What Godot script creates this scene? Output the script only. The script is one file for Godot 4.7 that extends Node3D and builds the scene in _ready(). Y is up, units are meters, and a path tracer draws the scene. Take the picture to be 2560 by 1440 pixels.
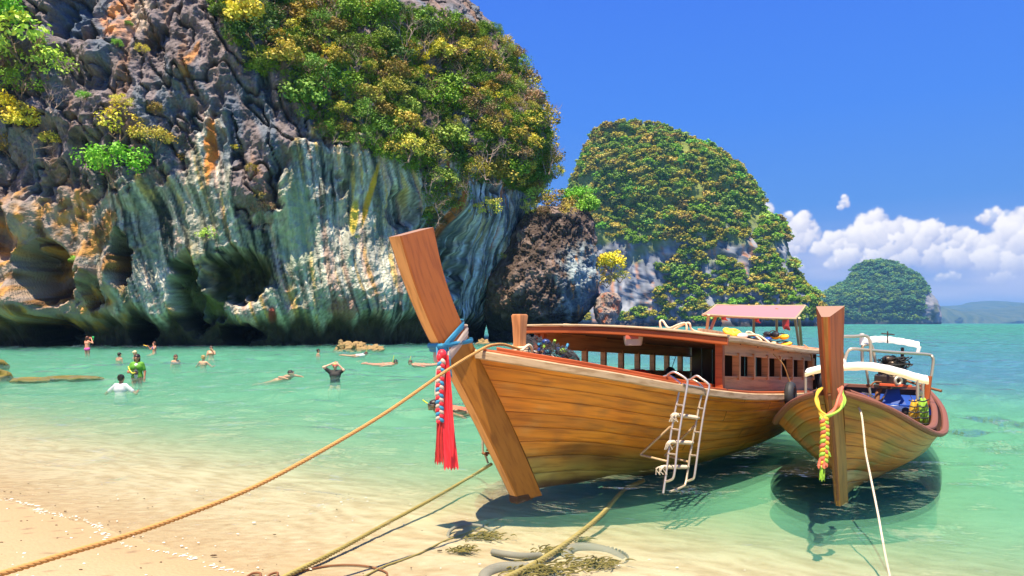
extends Node3D

const F := 1738.0      # focal length of the photograph in its own pixels
const EYE := 1.9       # height of the eye above the water
const HORIZON := 808.0

# ---------------------------------------------------------------- mesh collector
class MB:
	var v := PackedVector3Array()
	var c := PackedColorArray()
	var t := PackedVector2Array()
	var i := PackedInt32Array()
	var col := Color(1, 1, 1)

	func p(a: Vector3, uv := Vector2.ZERO) -> int:
		v.append(a)
		c.append(col)
		t.append(uv)
		return v.size() - 1

	func tri(a: Vector3, b: Vector3, d: Vector3) -> void:
		var k := v.size()
		p(a); p(b, Vector2(1, 0)); p(d, Vector2(1, 1))
		i.append_array(PackedInt32Array([k, k + 1, k + 2]))

	func quad(a: Vector3, b: Vector3, d: Vector3, e: Vector3) -> void:
		var k := v.size()
		var w := a.distance_to(b)
		var h := b.distance_to(d)
		p(a, Vector2(0, 0)); p(b, Vector2(w, 0)); p(d, Vector2(w, h)); p(e, Vector2(0, h))
		i.append_array(PackedInt32Array([k, k + 1, k + 2, k, k + 2, k + 3]))

	# pts: nu columns by nv rows, row after row; cols is optional
	func grid(pts: PackedVector3Array, nu: int, nv: int, cols := PackedColorArray(), uvs := PackedVector2Array(), closed := false) -> void:
		var k := v.size()
		v.append_array(pts)
		if cols.size():
			c.append_array(cols)
		else:
			var cc := PackedColorArray()
			cc.resize(pts.size())
			cc.fill(col)
			c.append_array(cc)
		if uvs.size():
			t.append_array(uvs)
		else:
			var tt := PackedVector2Array()
			tt.resize(pts.size())
			t.append_array(tt)
		var n := i.size()
		var mu := nu if closed else nu - 1
		i.resize(n + mu * (nv - 1) * 6)
		for y in nv - 1:
			for x in mu:
				var a := k + y * nu + x
				var b := k + y * nu + (x + 1) % nu
				i[n] = a; i[n + 1] = b; i[n + 2] = b + nu
				i[n + 3] = a; i[n + 4] = b + nu; i[n + 5] = a + nu
				n += 6

	# a box with chamfered edges, in the frame f (its axes may be any length)
	func box(f: Transform3D, size: Vector3, bevel := 0.004) -> void:
		var h := size / 2.0
		var b := minf(bevel, minf(h.x, minf(h.y, h.z)) * 0.45)
		var at := func(sx, sy, sz, ax):
			var q := Vector3(h.x * sx, h.y * sy, h.z * sz)
			for k in 3:
				if k != ax:
					q[k] -= b * signf(q[k])
			return f * q
		for ax in 3:
			for s in [-1.0, 1.0]:
				var w := []
				for e in [[-1, -1], [1, -1], [1, 1], [-1, 1]]:
					var q := Vector3.ZERO
					q[ax] = s
					q[(ax + 1) % 3] = e[0]
					q[(ax + 2) % 3] = e[1]
					w.append(at.call(q.x, q.y, q.z, ax))
				if s > 0:
					quad(w[0], w[3], w[2], w[1])
				else:
					quad(w[0], w[1], w[2], w[3])
		if b <= 0.0005:
			return
		for ax in 3:      # edges along ax
			var b1 := (ax + 1) % 3
			var b2 := (ax + 2) % 3
			for s1 in [-1.0, 1.0]:
				for s2 in [-1.0, 1.0]:
					var q0 := Vector3.ZERO
					var q1 := Vector3.ZERO
					q0[ax] = -1; q1[ax] = 1
					q0[b1] = s1; q1[b1] = s1; q0[b2] = s2; q1[b2] = s2
					var r := [at.call(q0.x, q0.y, q0.z, b1), at.call(q1.x, q1.y, q1.z, b1), at.call(q1.x, q1.y, q1.z, b2), at.call(q0.x, q0.y, q0.z, b2)]
					if s1 * s2 > 0:
						quad(r[0], r[1], r[2], r[3])
					else:
						quad(r[3], r[2], r[1], r[0])
		for sx in [-1.0, 1.0]:
			for sy in [-1.0, 1.0]:
				for sz in [-1.0, 1.0]:
					var a: Vector3 = at.call(sx, sy, sz, 0)
					var d: Vector3 = at.call(sx, sy, sz, 1)
					var e: Vector3 = at.call(sx, sy, sz, 2)
					if sx * sy * sz > 0:
						tri(a, e, d)
					else:
						tri(a, d, e)

	# a beam from a to b; up tells which way its height points
	func beam(a: Vector3, b: Vector3, w: float, h: float, up := Vector3.UP, bevel := 0.004) -> void:
		var x := (b - a).normalized()
		var z := x.cross(up).normalized()
		var y := z.cross(x)
		box(Transform3D(Basis(x, y, z), (a + b) / 2.0), Vector3(a.distance_to(b), h, w), bevel)

	# a tube along a path; r is a number or an array of radii
	func tube(path: Array, r, sides := 8, caps := true) -> void:
		var n := path.size()
		if n < 2:
			return
		var up := Vector3.UP if absf((path[1] - path[0]).normalized().y) < 0.9 else Vector3.RIGHT
		var pts := PackedVector3Array()
		var uvs := PackedVector2Array()
		var run := 0.0
		for k in n:
			var d: Vector3 = (path[mini(k + 1, n - 1)] - path[maxi(k - 1, 0)]).normalized()
			if k:
				run += (path[k] as Vector3).distance_to(path[k - 1])
			up = (up - d * up.dot(d))
			up = up.normalized() if up.length() > 1e-4 else d.cross(Vector3(0.3, 0.5, 0.8)).normalized()
			var sd := d.cross(up)
			var rr: float = r[k] if r is Array else r
			for s in sides:
				var a := TAU * s / sides
				pts.append(path[k] + (up * cos(a) + sd * sin(a)) * rr)
				uvs.append(Vector2(run, float(s) / sides))
		grid(pts, sides, n, PackedColorArray(), uvs, true)
		if caps:
			for e in [0, n - 1]:
				var k0 := v.size()
				p(path[e])
				for s in sides:
					p(pts[e * sides + s])
				for s in sides:
					var a := k0 + 1 + s
					var b := k0 + 1 + (s + 1) % sides
					if e:
						i.append_array(PackedInt32Array([k0, a, b]))
					else:
						i.append_array(PackedInt32Array([k0, b, a]))

	func ball(at: Vector3, r: Vector3, nu := 12, nv := 8, turn := Basis()) -> void:
		var pts := PackedVector3Array()
		for y in nv + 1:
			var b := PI * y / nv
			for x in nu:
				var a := TAU * x / nu
				pts.append(at + turn * (Vector3(sin(b) * cos(a), cos(b), sin(b) * sin(a)) * r))
		grid(pts, nu, nv + 1, PackedColorArray(), PackedVector2Array(), true)

	# a ring (tyre): centre, axis, big and small radius
	func ring(at: Vector3, axis: Vector3, big: float, small: float, nu := 32, nv := 12, squash := 1.0) -> void:
		axis = axis.normalized()
		var e1 := axis.cross(Vector3(0.31, 0.9, 0.27)).normalized()
		var e2 := axis.cross(e1)
		var pts := PackedVector3Array()
		for y in nv + 1:
			var b := TAU * y / nv
			for x in nu:
				var a := TAU * x / nu
				var d := e1 * cos(a) + e2 * sin(a)
				pts.append(at + d * (big + small * cos(b)) + axis * small * squash * sin(b))
		grid(pts, nu, nv + 1, PackedColorArray(), PackedVector2Array(), true)

	func mesh() -> ArrayMesh:
		var n := PackedVector3Array()
		n.resize(v.size())
		for k in range(0, i.size(), 3):
			var a := i[k]
			var b := i[k + 1]
			var d := i[k + 2]
			var f := (v[d] - v[a]).cross(v[b] - v[a])
			n[a] += f; n[b] += f; n[d] += f
		for k in n.size():
			n[k] = n[k].normalized() if n[k].length_squared() > 1e-20 else Vector3.UP
		return packed(n)

	func packed(n: PackedVector3Array) -> ArrayMesh:
		var a := []
		a.resize(Mesh.ARRAY_MAX)
		a[Mesh.ARRAY_VERTEX] = v
		a[Mesh.ARRAY_NORMAL] = n
		a[Mesh.ARRAY_COLOR] = c
		a[Mesh.ARRAY_TEX_UV] = t
		a[Mesh.ARRAY_INDEX] = i
		var m := ArrayMesh.new()
		m.add_surface_from_arrays(Mesh.PRIMITIVE_TRIANGLES, a)
		return m

# ---------------------------------------------------------------- small helpers
var M := {}            # materials
var taken := {}
var rng := RandomNumberGenerator.new()

func at(u: float, y: float, d: float) -> Vector3:      # a pixel of the photograph at a depth, as a point of the place
	return Vector3((u - 1280.0) / F * d, EYE - (y - HORIZON) / F * d, -d)

func on_water(u: float, y: float) -> Vector3:
	return at(u, y, EYE * F / (y - HORIZON))

func numbered(called: String) -> String:
	if not taken.has(called):
		taken[called] = 0
		return called
	taken[called] += 1
	return "%s_%03d" % [called, taken[called]]

func thing(called: String, label: String, category: String, where := Vector3.ZERO, group := "") -> Node3D:
	var o := Node3D.new()
	o.name = numbered(called)
	add_child(o)
	o.position = where
	tag(o, label, category, group)
	return o

func tag(o: Node, label: String, category := "", group := "", kind := "") -> Node:
	if label: o.set_meta("label", label)
	if category: o.set_meta("category", category)
	if group: o.set_meta("group", group)
	if kind: o.set_meta("kind", kind)
	return o

# commits a collector as one named mesh; a top-level one when no parent is given. World points: the parent's place is taken off.
func obj(called: String, b: MB, material: Material, parent: Node3D = null) -> MeshInstance3D:
	return put(called, b.mesh(), material, parent)

func put(called: String, m: Mesh, material: Material, parent: Node3D = null) -> MeshInstance3D:
	var o := MeshInstance3D.new()
	o.mesh = m
	o.material_override = material
	if parent:
		o.name = called
		parent.add_child(o, true)
		var g := Vector3.ZERO
		var q: Node = parent
		while q != self:
			g += (q as Node3D).position
			q = q.get_parent()
		o.position = -g
	else:
		o.name = numbered(called)
		add_child(o)
	return o

func mat(color: Color, rough := 0.7, vertex := false, extra := {}) -> StandardMaterial3D:
	var m := StandardMaterial3D.new()
	m.albedo_color = color.linear_to_srgb()
	m.roughness = rough
	m.vertex_color_use_as_albedo = vertex
	m.cull_mode = BaseMaterial3D.CULL_DISABLED
	for k in extra:
		m.set(k, extra[k])
	return m

func noise(s: int, freq: float, kind := FastNoiseLite.TYPE_SIMPLEX_SMOOTH, octaves := 1) -> FastNoiseLite:
	var n := FastNoiseLite.new()
	n.seed = s
	n.frequency = freq
	n.noise_type = kind
	n.fractal_type = FastNoiseLite.FRACTAL_FBM if octaves > 1 else FastNoiseLite.FRACTAL_NONE
	n.fractal_octaves = octaves
	return n

func noise_tex(n: FastNoiseLite, w: int, h: int, ramp: Gradient = null, normal := false, bump := 4.0) -> NoiseTexture2D:
	var t := NoiseTexture2D.new()
	t.width = w
	t.height = h
	t.seamless = true
	t.noise = n
	t.generate_mipmaps = false
	if ramp: t.color_ramp = ramp
	if normal:
		t.as_normal_map = true
		t.bump_strength = bump
	return t

func ramp(stops: Array) -> Gradient:
	var g := Gradient.new()
	var o := PackedFloat32Array()
	var c := PackedColorArray()
	for s in stops:
		o.append(s[0])
		c.append((s[1] as Color).linear_to_srgb())
	g.offsets = o
	g.colors = c
	return g

# value of a piecewise linear curve given as [[x, y], ...]
func curve(k: Array, x: float) -> float:
	if x <= k[0][0]: return k[0][1]
	for j in range(1, k.size()):
		if x <= k[j][0]:
			var f: float = (x - k[j - 1][0]) / (k[j][0] - k[j - 1][0])
			return lerpf(k[j - 1][1], k[j][1], f)
	return k[-1][1]

# smooth curve through points given as [[x, y], ...]
func smooth_curve(k: Array, x: float) -> float:
	var n := k.size()
	if x <= k[0][0]: return k[0][1]
	if x >= k[n - 1][0]: return k[n - 1][1]
	for j in range(1, n):
		if x <= k[j][0]:
			var h: float = k[j][0] - k[j - 1][0]
			var f: float = (x - k[j - 1][0]) / h
			var m0: float = (k[j][1] - k[maxi(j - 2, 0)][1]) / maxf(k[j][0] - k[maxi(j - 2, 0)][0], 1e-5)
			var m1: float = (k[mini(j + 1, n - 1)][1] - k[j - 1][1]) / maxf(k[mini(j + 1, n - 1)][0] - k[j - 1][0], 1e-5)
			var f2 := f * f
			var f3 := f2 * f
			return (2 * f3 - 3 * f2 + 1) * k[j - 1][1] + (f3 - 2 * f2 + f) * h * m0 + (-2 * f3 + 3 * f2) * k[j][1] + (f3 - f2) * h * m1
	return k[n - 1][1]

# a smooth path through points, n steps a span
func spline(k: Array, n := 8) -> Array:
	var o := []
	for j in k.size() - 1:
		var p0: Vector3 = k[maxi(j - 1, 0)]
		var p3: Vector3 = k[mini(j + 2, k.size() - 1)]
		for s in n:
			o.append((k[j] as Vector3).cubic_interpolate(k[j + 1], p0, p3, float(s) / n))
	o.append(k[-1])
	return o

func smooth(a: float, b: float, x: float) -> float:
	return smoothstep(a, b, x)

func mixc(a: Color, b: Color, f: float) -> Color:
	return a.lerp(b, clampf(f, 0.0, 1.0))

# ---------------------------------------------------------------- camera, sky, sun
func make_camera() -> void:
	var cam := Camera3D.new()
	cam.name = "camera"
	cam.projection = Camera3D.PROJECTION_FRUSTUM
	cam.near = 0.05
	cam.far = 9000.0
	cam.size = 0.05 * 1440.0 / F
	cam.frustum_offset = Vector2(0, 0.05 * 88.0 / F)
	add_child(cam)
	cam.position = Vector3(0, EYE, 0)
	cam.current = true

func make_world() -> void:
	var w := WorldEnvironment.new()
	w.name = "world"
	var e := Environment.new()
	e.background_mode = Environment.BG_SKY
	var s := Sky.new()
	var pm := PanoramaSkyMaterial.new()
	pm.panorama = sky_picture()
	s.sky_material = pm
	e.sky = s
	e.background_energy_multiplier = 1.0
	e.tonemap_mode = Environment.TONE_MAPPER_LINEAR
	e.tonemap_exposure = 2.18
	e.sdfgi_enabled = true
	e.ssao_enabled = true
	e.ssil_enabled = true
	e.volumetric_fog_enabled = true
	e.volumetric_fog_density = 0.0
	e.fog_enabled = true
	e.fog_density = 0.00016
	e.fog_light_color = Color(0.50, 0.76, 1.0)
	w.environment = e
	add_child(w)
	var sun := DirectionalLight3D.new()
	sun.name = "sun"
	sun.light_energy = 1.5
	sun.light_color = Color(1.0, 0.94, 0.82)
	sun.light_angular_distance = 0.5
	sun.shadow_enabled = true
	add_child(sun)
	sun.look_at_from_position(Vector3.ZERO, -Vector3(-0.10, 0.935, 0.34), Vector3.FORWARD)

func sky_color(el: float) -> Color:      # linear radiance of clear air at an elevation in degrees
	return Color(curve([[0, 0.1892], [3, 0.1333], [9, 0.0533], [16, 0.0361], [26, 0.0292], [90, 0.0277]], el),
		curve([[0, 0.2408], [3, 0.1978], [9, 0.1479], [16, 0.1247], [26, 0.0989], [90, 0.0940]], el),
		curve([[0, 0.3784], [3, 0.3698], [9, 0.3870], [16, 0.4214], [26, 0.4128], [90, 0.3922]], el))

func sky_picture() -> ImageTexture:
	var W := 4096
	var H := 2048
	var im := Image.create_empty(W, H, false, Image.FORMAT_RGBF)
	for y in H:
		var el := 90.0 - (y + 0.5) / H * 180.0
		im.fill_rect(Rect2i(0, y, W, 1), sky_color(el) if el > 0 else Color(0.138, 0.206, 0.224))
	# cumulus: puffs of [azimuth, elevation, radius] in degrees, the seen ones after the photograph, others all round the horizon
	var y0 := int((90.0 - 15.0) / 180.0 * H)
	var y1 := H / 2 - 1
	var rows := y1 - y0
	var top := PackedFloat32Array()      # height of the cloud surface towards the eye
	var lit := PackedFloat32Array()
	var den := PackedFloat32Array()
	top.resize(W * rows); lit.resize(W * rows); den.resize(W * rows)
	top.fill(-1.0)
	var puffs := []
	var seen := [
		# [u, v, r] in photograph pixels
		[2000, 565, 34], [1985, 590, 40], [2010, 592, 36], [1975, 612, 30], [1968, 545, 16], [2012, 548, 22], [1985, 618, 24], [1906, 528, 24], [1916, 548, 16],
		[2078, 600, 26], [2060, 618, 26], [2095, 612, 24], [2040, 625, 16],
		[2165, 560, 26], [2188, 548, 26], [2150, 590, 36], [2190, 590, 46], [2235, 572, 34], [2250, 556, 16], [2280, 585, 34], [2320, 580, 30], [2300, 600, 36], [2345, 592, 22], [2130, 612, 26], [2230, 612, 40], [2380, 578, 14], [2350, 566, 9],
		[2400, 592, 24], [2388, 606, 20], [2425, 605, 28], [2440, 612, 26], [2460, 618, 28], [2500, 600, 34], [2530, 580, 36], [2550, 560, 34], [2560, 540, 26], [2490, 622, 30], [2540, 610, 40], [2600, 590, 50], [2640, 560, 40], [2590, 530, 22], [2480, 540, 20], [2455, 545, 12],
		[2120, 640, 30], [2190, 636, 34], [2260, 640, 36], [2330, 636, 34], [2400, 640, 34], [2470, 648, 38], [2540, 650, 40], [2600, 640, 44], [2230, 670, 22], [2500, 690, 24], [2080, 660, 18], [2110, 495, 9], [2108, 508, 11], [2100, 518, 8], [1985, 655, 14], [2000, 668, 10], [2290, 655, 12], [2430, 655, 16], [2380, 690, 16], [2350, 695, 12]]
	for q in seen:
		puffs.append([rad_to_deg(atan((q[0] - 1280.0) / F)), rad_to_deg(atan((HORIZON - q[1]) / F * cos(atan((q[0] - 1280.0) / F)))), q[2] / F * 57.3 * 0.92])
	rng.seed = 5
	for k in 46:
		var az := rng.randf_range(44, 320)
		var el := rng.randf_range(4.5, 8.5)
		for j in rng.randi_range(4, 12):
			puffs.append([az + rng.randfn(0, 2.2), el + rng.randf_range(-0.8, 1.0), rng.randf_range(0.5, 1.4)])
	var more := []
	for q in puffs:
		for j in 7:
			var a := rng.randf_range(-0.5, PI + 0.5)
			more.append([q[0] + cos(a) * q[2] * 0.8, q[1] + sin(a) * q[2] * 0.72, q[2] * rng.randf_range(0.28, 0.5)])
	puffs.append_array(more)
	var nz := noise(11, 0.06, FastNoiseLite.TYPE_SIMPLEX_SMOOTH, 4)
	var L := Vector3(-0.35, 0.78, 0.52).normalized()
	var scale := W / 360.0
	for q in puffs:
		var cx: float = q[0] * scale
		var cy: float = (90.0 - q[1]) / 180.0 * H
		var r: float = q[2] * scale
		for y in range(maxi(int(cy - r * 1.4), y0), mini(int(cy + r * 1.4), y1 - 1)):
			for x in range(int(cx - r * 1.4), int(cx + r * 1.4)):
				var n1 := nz.get_noise_2d(x, y * 1.0)
				var n2 := nz.get_noise_2d(x + 900, y * 1.0 + 300)
				var dx := (x - cx) / r + n1 * 0.55
				var dy := (y - cy) / r + n2 * 0.55
				var d2 := dx * dx + dy * dy
				if d2 >= 1.0: continue
				var h := sqrt(1.0 - d2)
				var k := (y - y0) * W + posmod(x, W)
				den[k] = minf(1.0, den[k] + smoothstep(0.08, 0.95, h + 0.45 * nz.get_noise_2d(x * 3.1, y * 3.1 + 500)) * (0.9 if r > 8 else 0.6))
				if h * r > top[k]:
					top[k] = h * r
					lit[k] = clampf(Vector3(dx, -dy, h).dot(L) * 0.75 + 0.25 + n2 * 0.5, 0.0, 1.0)
	var wisp := noise(29, 0.006, FastNoiseLite.TYPE_SIMPLEX_SMOOTH, 4)
	for y in range(y0, y1):
		var el := 90.0 - (y + 0.5) / H * 180.0
		var air := sky_color(el)
		var band := smoothstep(0.0, 2.0, el) * (1.0 - smoothstep(4.0, 8.0, el))
		for x in W:
			var k := (y - y0) * W + x
			var d := den[k]
			var thin := clampf(wisp.get_noise_2d(x * 0.55, y * 3.2) * 1.7 + 0.5, 0.0, 1.0) * band * 0.75
			if d <= 0.0 and thin <= 0.01: continue
			var c := air.lerp(Color(0.318, 0.318, 0.421), thin)
			if d > 0.0:
				var cl := Color(0.249, 0.267, 0.387).lerp(Color(0.533, 0.507, 0.499), lit[k])
				cl = cl.lerp(air, 0.25 * (1.0 - smoothstep(1.0, 6.0, el)))
				c = c.lerp(cl, d * smoothstep(1.2, 5.4, el + 0.8 * lit[k]))
			im.set_pixel(x, y, c)
	return ImageTexture.create_from_image(im)

# ---------------------------------------------------------------- sand, seabed and water
func shore(x: float, d: float) -> float:       # metres out from the water's edge
	return (x + 5.4) * 0.532 + (d - 7.4) * 0.847

func bed(x: float, d: float) -> float:         # height of the sand
	var s := shore(x, d)
	if s < 0.0:
		return 0.75 * (1.0 - exp(s * 0.13))
	var deep := 1.0 + 0.12 * maxf(0.0, x + 4.0) + 0.012 * maxf(0.0, d - 20.0)
	deep = minf(deep, 9.0)
	return -deep * (1.0 - exp(-0.122 * s / deep))

func make_sand() -> void:
	var b := MB.new()
	var xs := []
	var ds := []
	var x0 := -9.5
	while x0 < 6.5:
		xs.append(x0)
		x0 += 0.055
	var gap := 0.06
	while xs[-1] < 9000.0:
		xs.append(xs[-1] + gap)
		gap *= 1.09
	gap = 0.06
	while xs[0] > -9000.0:
		xs.push_front(xs[0] - gap)
		gap *= 1.09
	for k in 14: ds.append(-14.0 + k * 1.2)
	x0 = 2.9
	while x0 < 13.0:
		ds.append(x0)
		x0 += 0.045
	gap = 0.05
	while ds[-1] < 9000.0:
		ds.append(ds[-1] + gap)
		gap *= 1.05
	var nu := xs.size()
	var nv := ds.size()
	var pts := PackedVector3Array()
	var cols := PackedColorArray()
	var rip := noise(3, 1.0, FastNoiseLite.TYPE_SIMPLEX_SMOOTH, 3)
	var big := noise(4, 0.35, FastNoiseLite.TYPE_SIMPLEX_SMOOTH, 3)
	var fine := noise(6, 7.0, FastNoiseLite.TYPE_SIMPLEX_SMOOTH, 3)
	for d in ds:
		for x in xs:
			var s := shore(x, d)
			var al: float = x * 0.847 - d * 0.532      # along the shore
			var wob := big.get_noise_2d(x, d)
			var f := 0.5 + 0.5 * fine.get_noise_2d(x, d)
			var g := 0.5 + 0.5 * rip.get_noise_2d(al * 1.3, s * 4.6 + 2.0 * wob)
			var h := bed(x, d) + 0.012 * wob * smoothstep(-0.5, 1.5, absf(s)) + 0.016 * (g - 0.5) * smoothstep(0.0, 1.2, s)
			if s < 0: h = maxf(h, 0.006)
			pts.append(Vector3(x, h, -d))
			var c := Color(0.436, 0.346, 0.198).lerp(Color(0.364, 0.264, 0.134), f * 0.5 + 0.3 * (0.5 + wob))
			# under water: pale sand, with coarse brown shell grit in streaks near the edge
			if s > 0.0:
				c = c.lerp(Color(0.521, 0.465, 0.295), (0.2 + smoothstep(0.25, 0.8, g) * 0.8) * smoothstep(0.0, 1.2, s))  # pale streaks: sand ripple marks plus caustic light put into the colour
				c = c.lerp(Color(0.303, 0.226, 0.109), 0.4 * smoothstep(0.55, 0.25, g) * smoothstep(0.3, 0.7, f) * smoothstep(0.1, 0.8, s) * smoothstep(9.0, 3.0, s))
				var grit := smoothstep(0.44, 0.70, f * 0.6 + g * 0.5) * exp(-pow((s - 0.7) / 0.9, 2.0))
				c = c.lerp(Color(0.291, 0.163, 0.065), 0.42 * grit)
			else:
				var damp := smoothstep(-1.1, -0.05, s + 0.25 * wob)
				c = c.lerp(Color(0.364, 0.257, 0.134), 0.8 * damp)
				if fine.get_noise_2d(x * 0.9 + 40, d * 0.9) > 0.50: c = c.lerp(Color(0.181, 0.113, 0.065), 0.6)
			cols.append(c)
	b.grid(pts, nu, nv, cols)
	var o := obj("sand", b, M.sand)
	tag(o, "pale golden sand of the beach running down under the clear water", "", "", "structure")
	# the thin line of foam where the last ripple stopped
	var fo := MB.new()
	rng.seed = 9
	for k in 520:
		var al := rng.randf_range(-4.6, 9.0)
		var s := 0.10 * sin(al * 1.7) + 0.06 * sin(al * 4.1 + 1.0) + rng.randfn(0.0, 0.022) - 0.02
		var x := -5.4 + al * 0.847 + s * 0.532
		var d := 7.4 - al * 0.532 + s * 0.847
		if d < 1.0: continue
		fo.ball(Vector3(x, maxf(bed(x, d), 0.0) + 0.008, -d), Vector3(rng.randf_range(0.006, 0.022), 0.003, rng.randf_range(0.003, 0.007)) * (0.5 + 0.7 * absf(sin(al * 2.3))), 7, 4, Basis(Vector3.UP, 0.56 + rng.randfn(0, 0.3)))
	tag(obj("foam", fo, M.foam), "thin broken line of white foam along the water's edge", "", "", "stuff")

func make_litter() -> void:
	var shell := MB.new()
	shell.ball(Vector3.ZERO, Vector3(1, 0.45, 0.7), 6, 4)
	rng.seed = 31
	for q in [["beach_litter", M.weed_dark, "dark crumbs of weed and bark scattered on the beach sand", 260], ["shell_grit", M.foam, "white crumbs of shell scattered on the beach sand", 340]]:
		var xs := []
		while xs.size() < q[3]:
			var x := rng.randf_range(-7.0, 6.0)
			var d := rng.randf_range(3.0, 9.0)
			var s := shore(x, d)
			if s > 3.2 or rng.randf() > (1.0 if s < 0.4 else 0.4): continue
			var r := rng.randf_range(0.004, 0.011) * (1.8 if rng.randf() < 0.06 else 1.0)
			xs.append(Transform3D(Basis(Vector3.UP, rng.randf() * TAU).scaled(Vector3(r * rng.randf_range(1, 2.2), r, r)), Vector3(x, maxf(bed(x, d), 0.006 if s < 0 else -9.0) + r * 0.3 + (0.012 if s > 0 else 0.0), -d)))
		var mm := MultiMesh.new()
		mm.transform_format = MultiMesh.TRANSFORM_3D
		mm.mesh = shell.mesh()
		mm.instance_count = xs.size()
		for k in xs.size(): mm.set_instance_transform(k, xs[k])
		var o := MultiMeshInstance3D.new()
		o.name = q[0]
		o.multimesh = mm
		o.material_override = q[1]
		add_child(o)
		tag(o, q[2], "", "", "stuff")

func make_water() -> void:
	# the surface: a thin clear sheet with waves, and under it the body of the water, which is mist-like and green
	var b := MB.new()
	var nu := 420
	var nv := 470
	var pts := PackedVector3Array()
	var nrm := PackedVector3Array()
	rng.seed = 21
	var waves := []
	for k in 26:
		var wl := 0.16 * pow(1.19, k)
		var dir := rng.randfn(1.25, 0.55)
		waves.append([cos(dir) * TAU / wl, sin(dir) * TAU / wl, rng.randf() * TAU, 0.010 * pow(wl, 0.65) * 0.58, wl])
	var gust := noise(8, 0.05, FastNoiseLite.TYPE_SIMPLEX_SMOOTH, 3)
	var wob := noise(9, 0.5, FastNoiseLite.TYPE_SIMPLEX_SMOOTH, 2)
	for j in nv:
		var d := 1.0 + (8.0 * pow(1.0175, j) - 8.0)
		if d > 8000.0: d = 8000.0
		var half := (d + 9.0) * 0.98
		var gap := half * 2.0 / nu
		for k in nu:
			var x := (k / float(nu - 1) * 2.0 - 1.0) * half
			var s := shore(x, d)
			var g := (0.75 + 0.5 * gust.get_noise_2d(x, d * 0.6)) * smoothstep(-0.2, 2.5, s)
			g *= 0.85 + 0.35 * smoothstep(2.0, 14.0, s)
			var h := 0.0
			var nx := 0.0
			var nz := 0.0
			var ph := 2.2 * wob.get_noise_2d(x, d)
			for w in waves:
				if w[4] < gap * 2.2: continue
				var f: float = w[0] * x + w[1] * d + w[2] + ph
				h += w[3] * sin(f)
				var cf: float = w[3] * cos(f)
				nx += cf * w[0]
				nz += cf * w[1]
			var edge := minf(0.0, s) * 0.35
			pts.append(Vector3(x, h * g + edge, -d))
			nrm.append(Vector3(-nx * g, 1.0, nz * g).normalized())
	b.grid(pts, nu, nv)
	var o := put("water", b.packed(nrm), M.water)
	tag(o, "clear rippled green sea water of the bay out to the horizon", "", "", "structure")
	var body := FogVolume.new()
	body.name = "sea_water_depth"
	body.shape = RenderingServer.FOG_VOLUME_SHAPE_BOX
	body.size = Vector3(9000, 14, 7000)
	body.position = Vector3(0, -7.012, -3400)
	var fm := FogMaterial.new()
	fm.albedo = Color(0.20, 0.93, 0.66).linear_to_srgb()
	fm.density = 0.085
	body.material = fm
	add_child(body)
	tag(body, "green depth of the sea water over the sand", "", "", "stuff")
	# added green sheets stand in for light scattered in the water, each ending where the sand rises through it
	var li := 0
	for deep in [0.22, 0.32, 0.42, 0.54, 0.68, 0.84, 1.02, 1.35]:
		var lb := MB.new()
		var lp := PackedVector3Array()
		var lc := PackedColorArray()
		var n1 := 150
		var n2 := 150
		for j in n2:
			var d := 3.0 + 6.0 * (pow(1.046, j) - 1.0)
			for k in n1:
				var x := (k / float(n1 - 1) * 2.0 - 1.0) * (d + 14.0) * 0.98
				var sandy := -bed(x, d)
				var a := smoothstep(deep - 0.02, deep + 0.30, sandy) if shore(x, d) > 0.0 else 0.0
				var c := Color(0.19, 0.52, 0.32).lerp(Color(0.13, 0.27, 0.58), smoothstep(1.2, 2.6, sandy))  # bluer where deep, with the sky's reflection put into the colour
				c.a = a
				lp.append(Vector3(x, -deep, -d))
				lc.append(c)
		lb.grid(lp, n1, n2, lc)
		tag(obj("scatter_layer", lb, M.scatter_tint), "added green sheet standing in for light scattered in the sea water", "", "", "structure")
		li += 1

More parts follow.
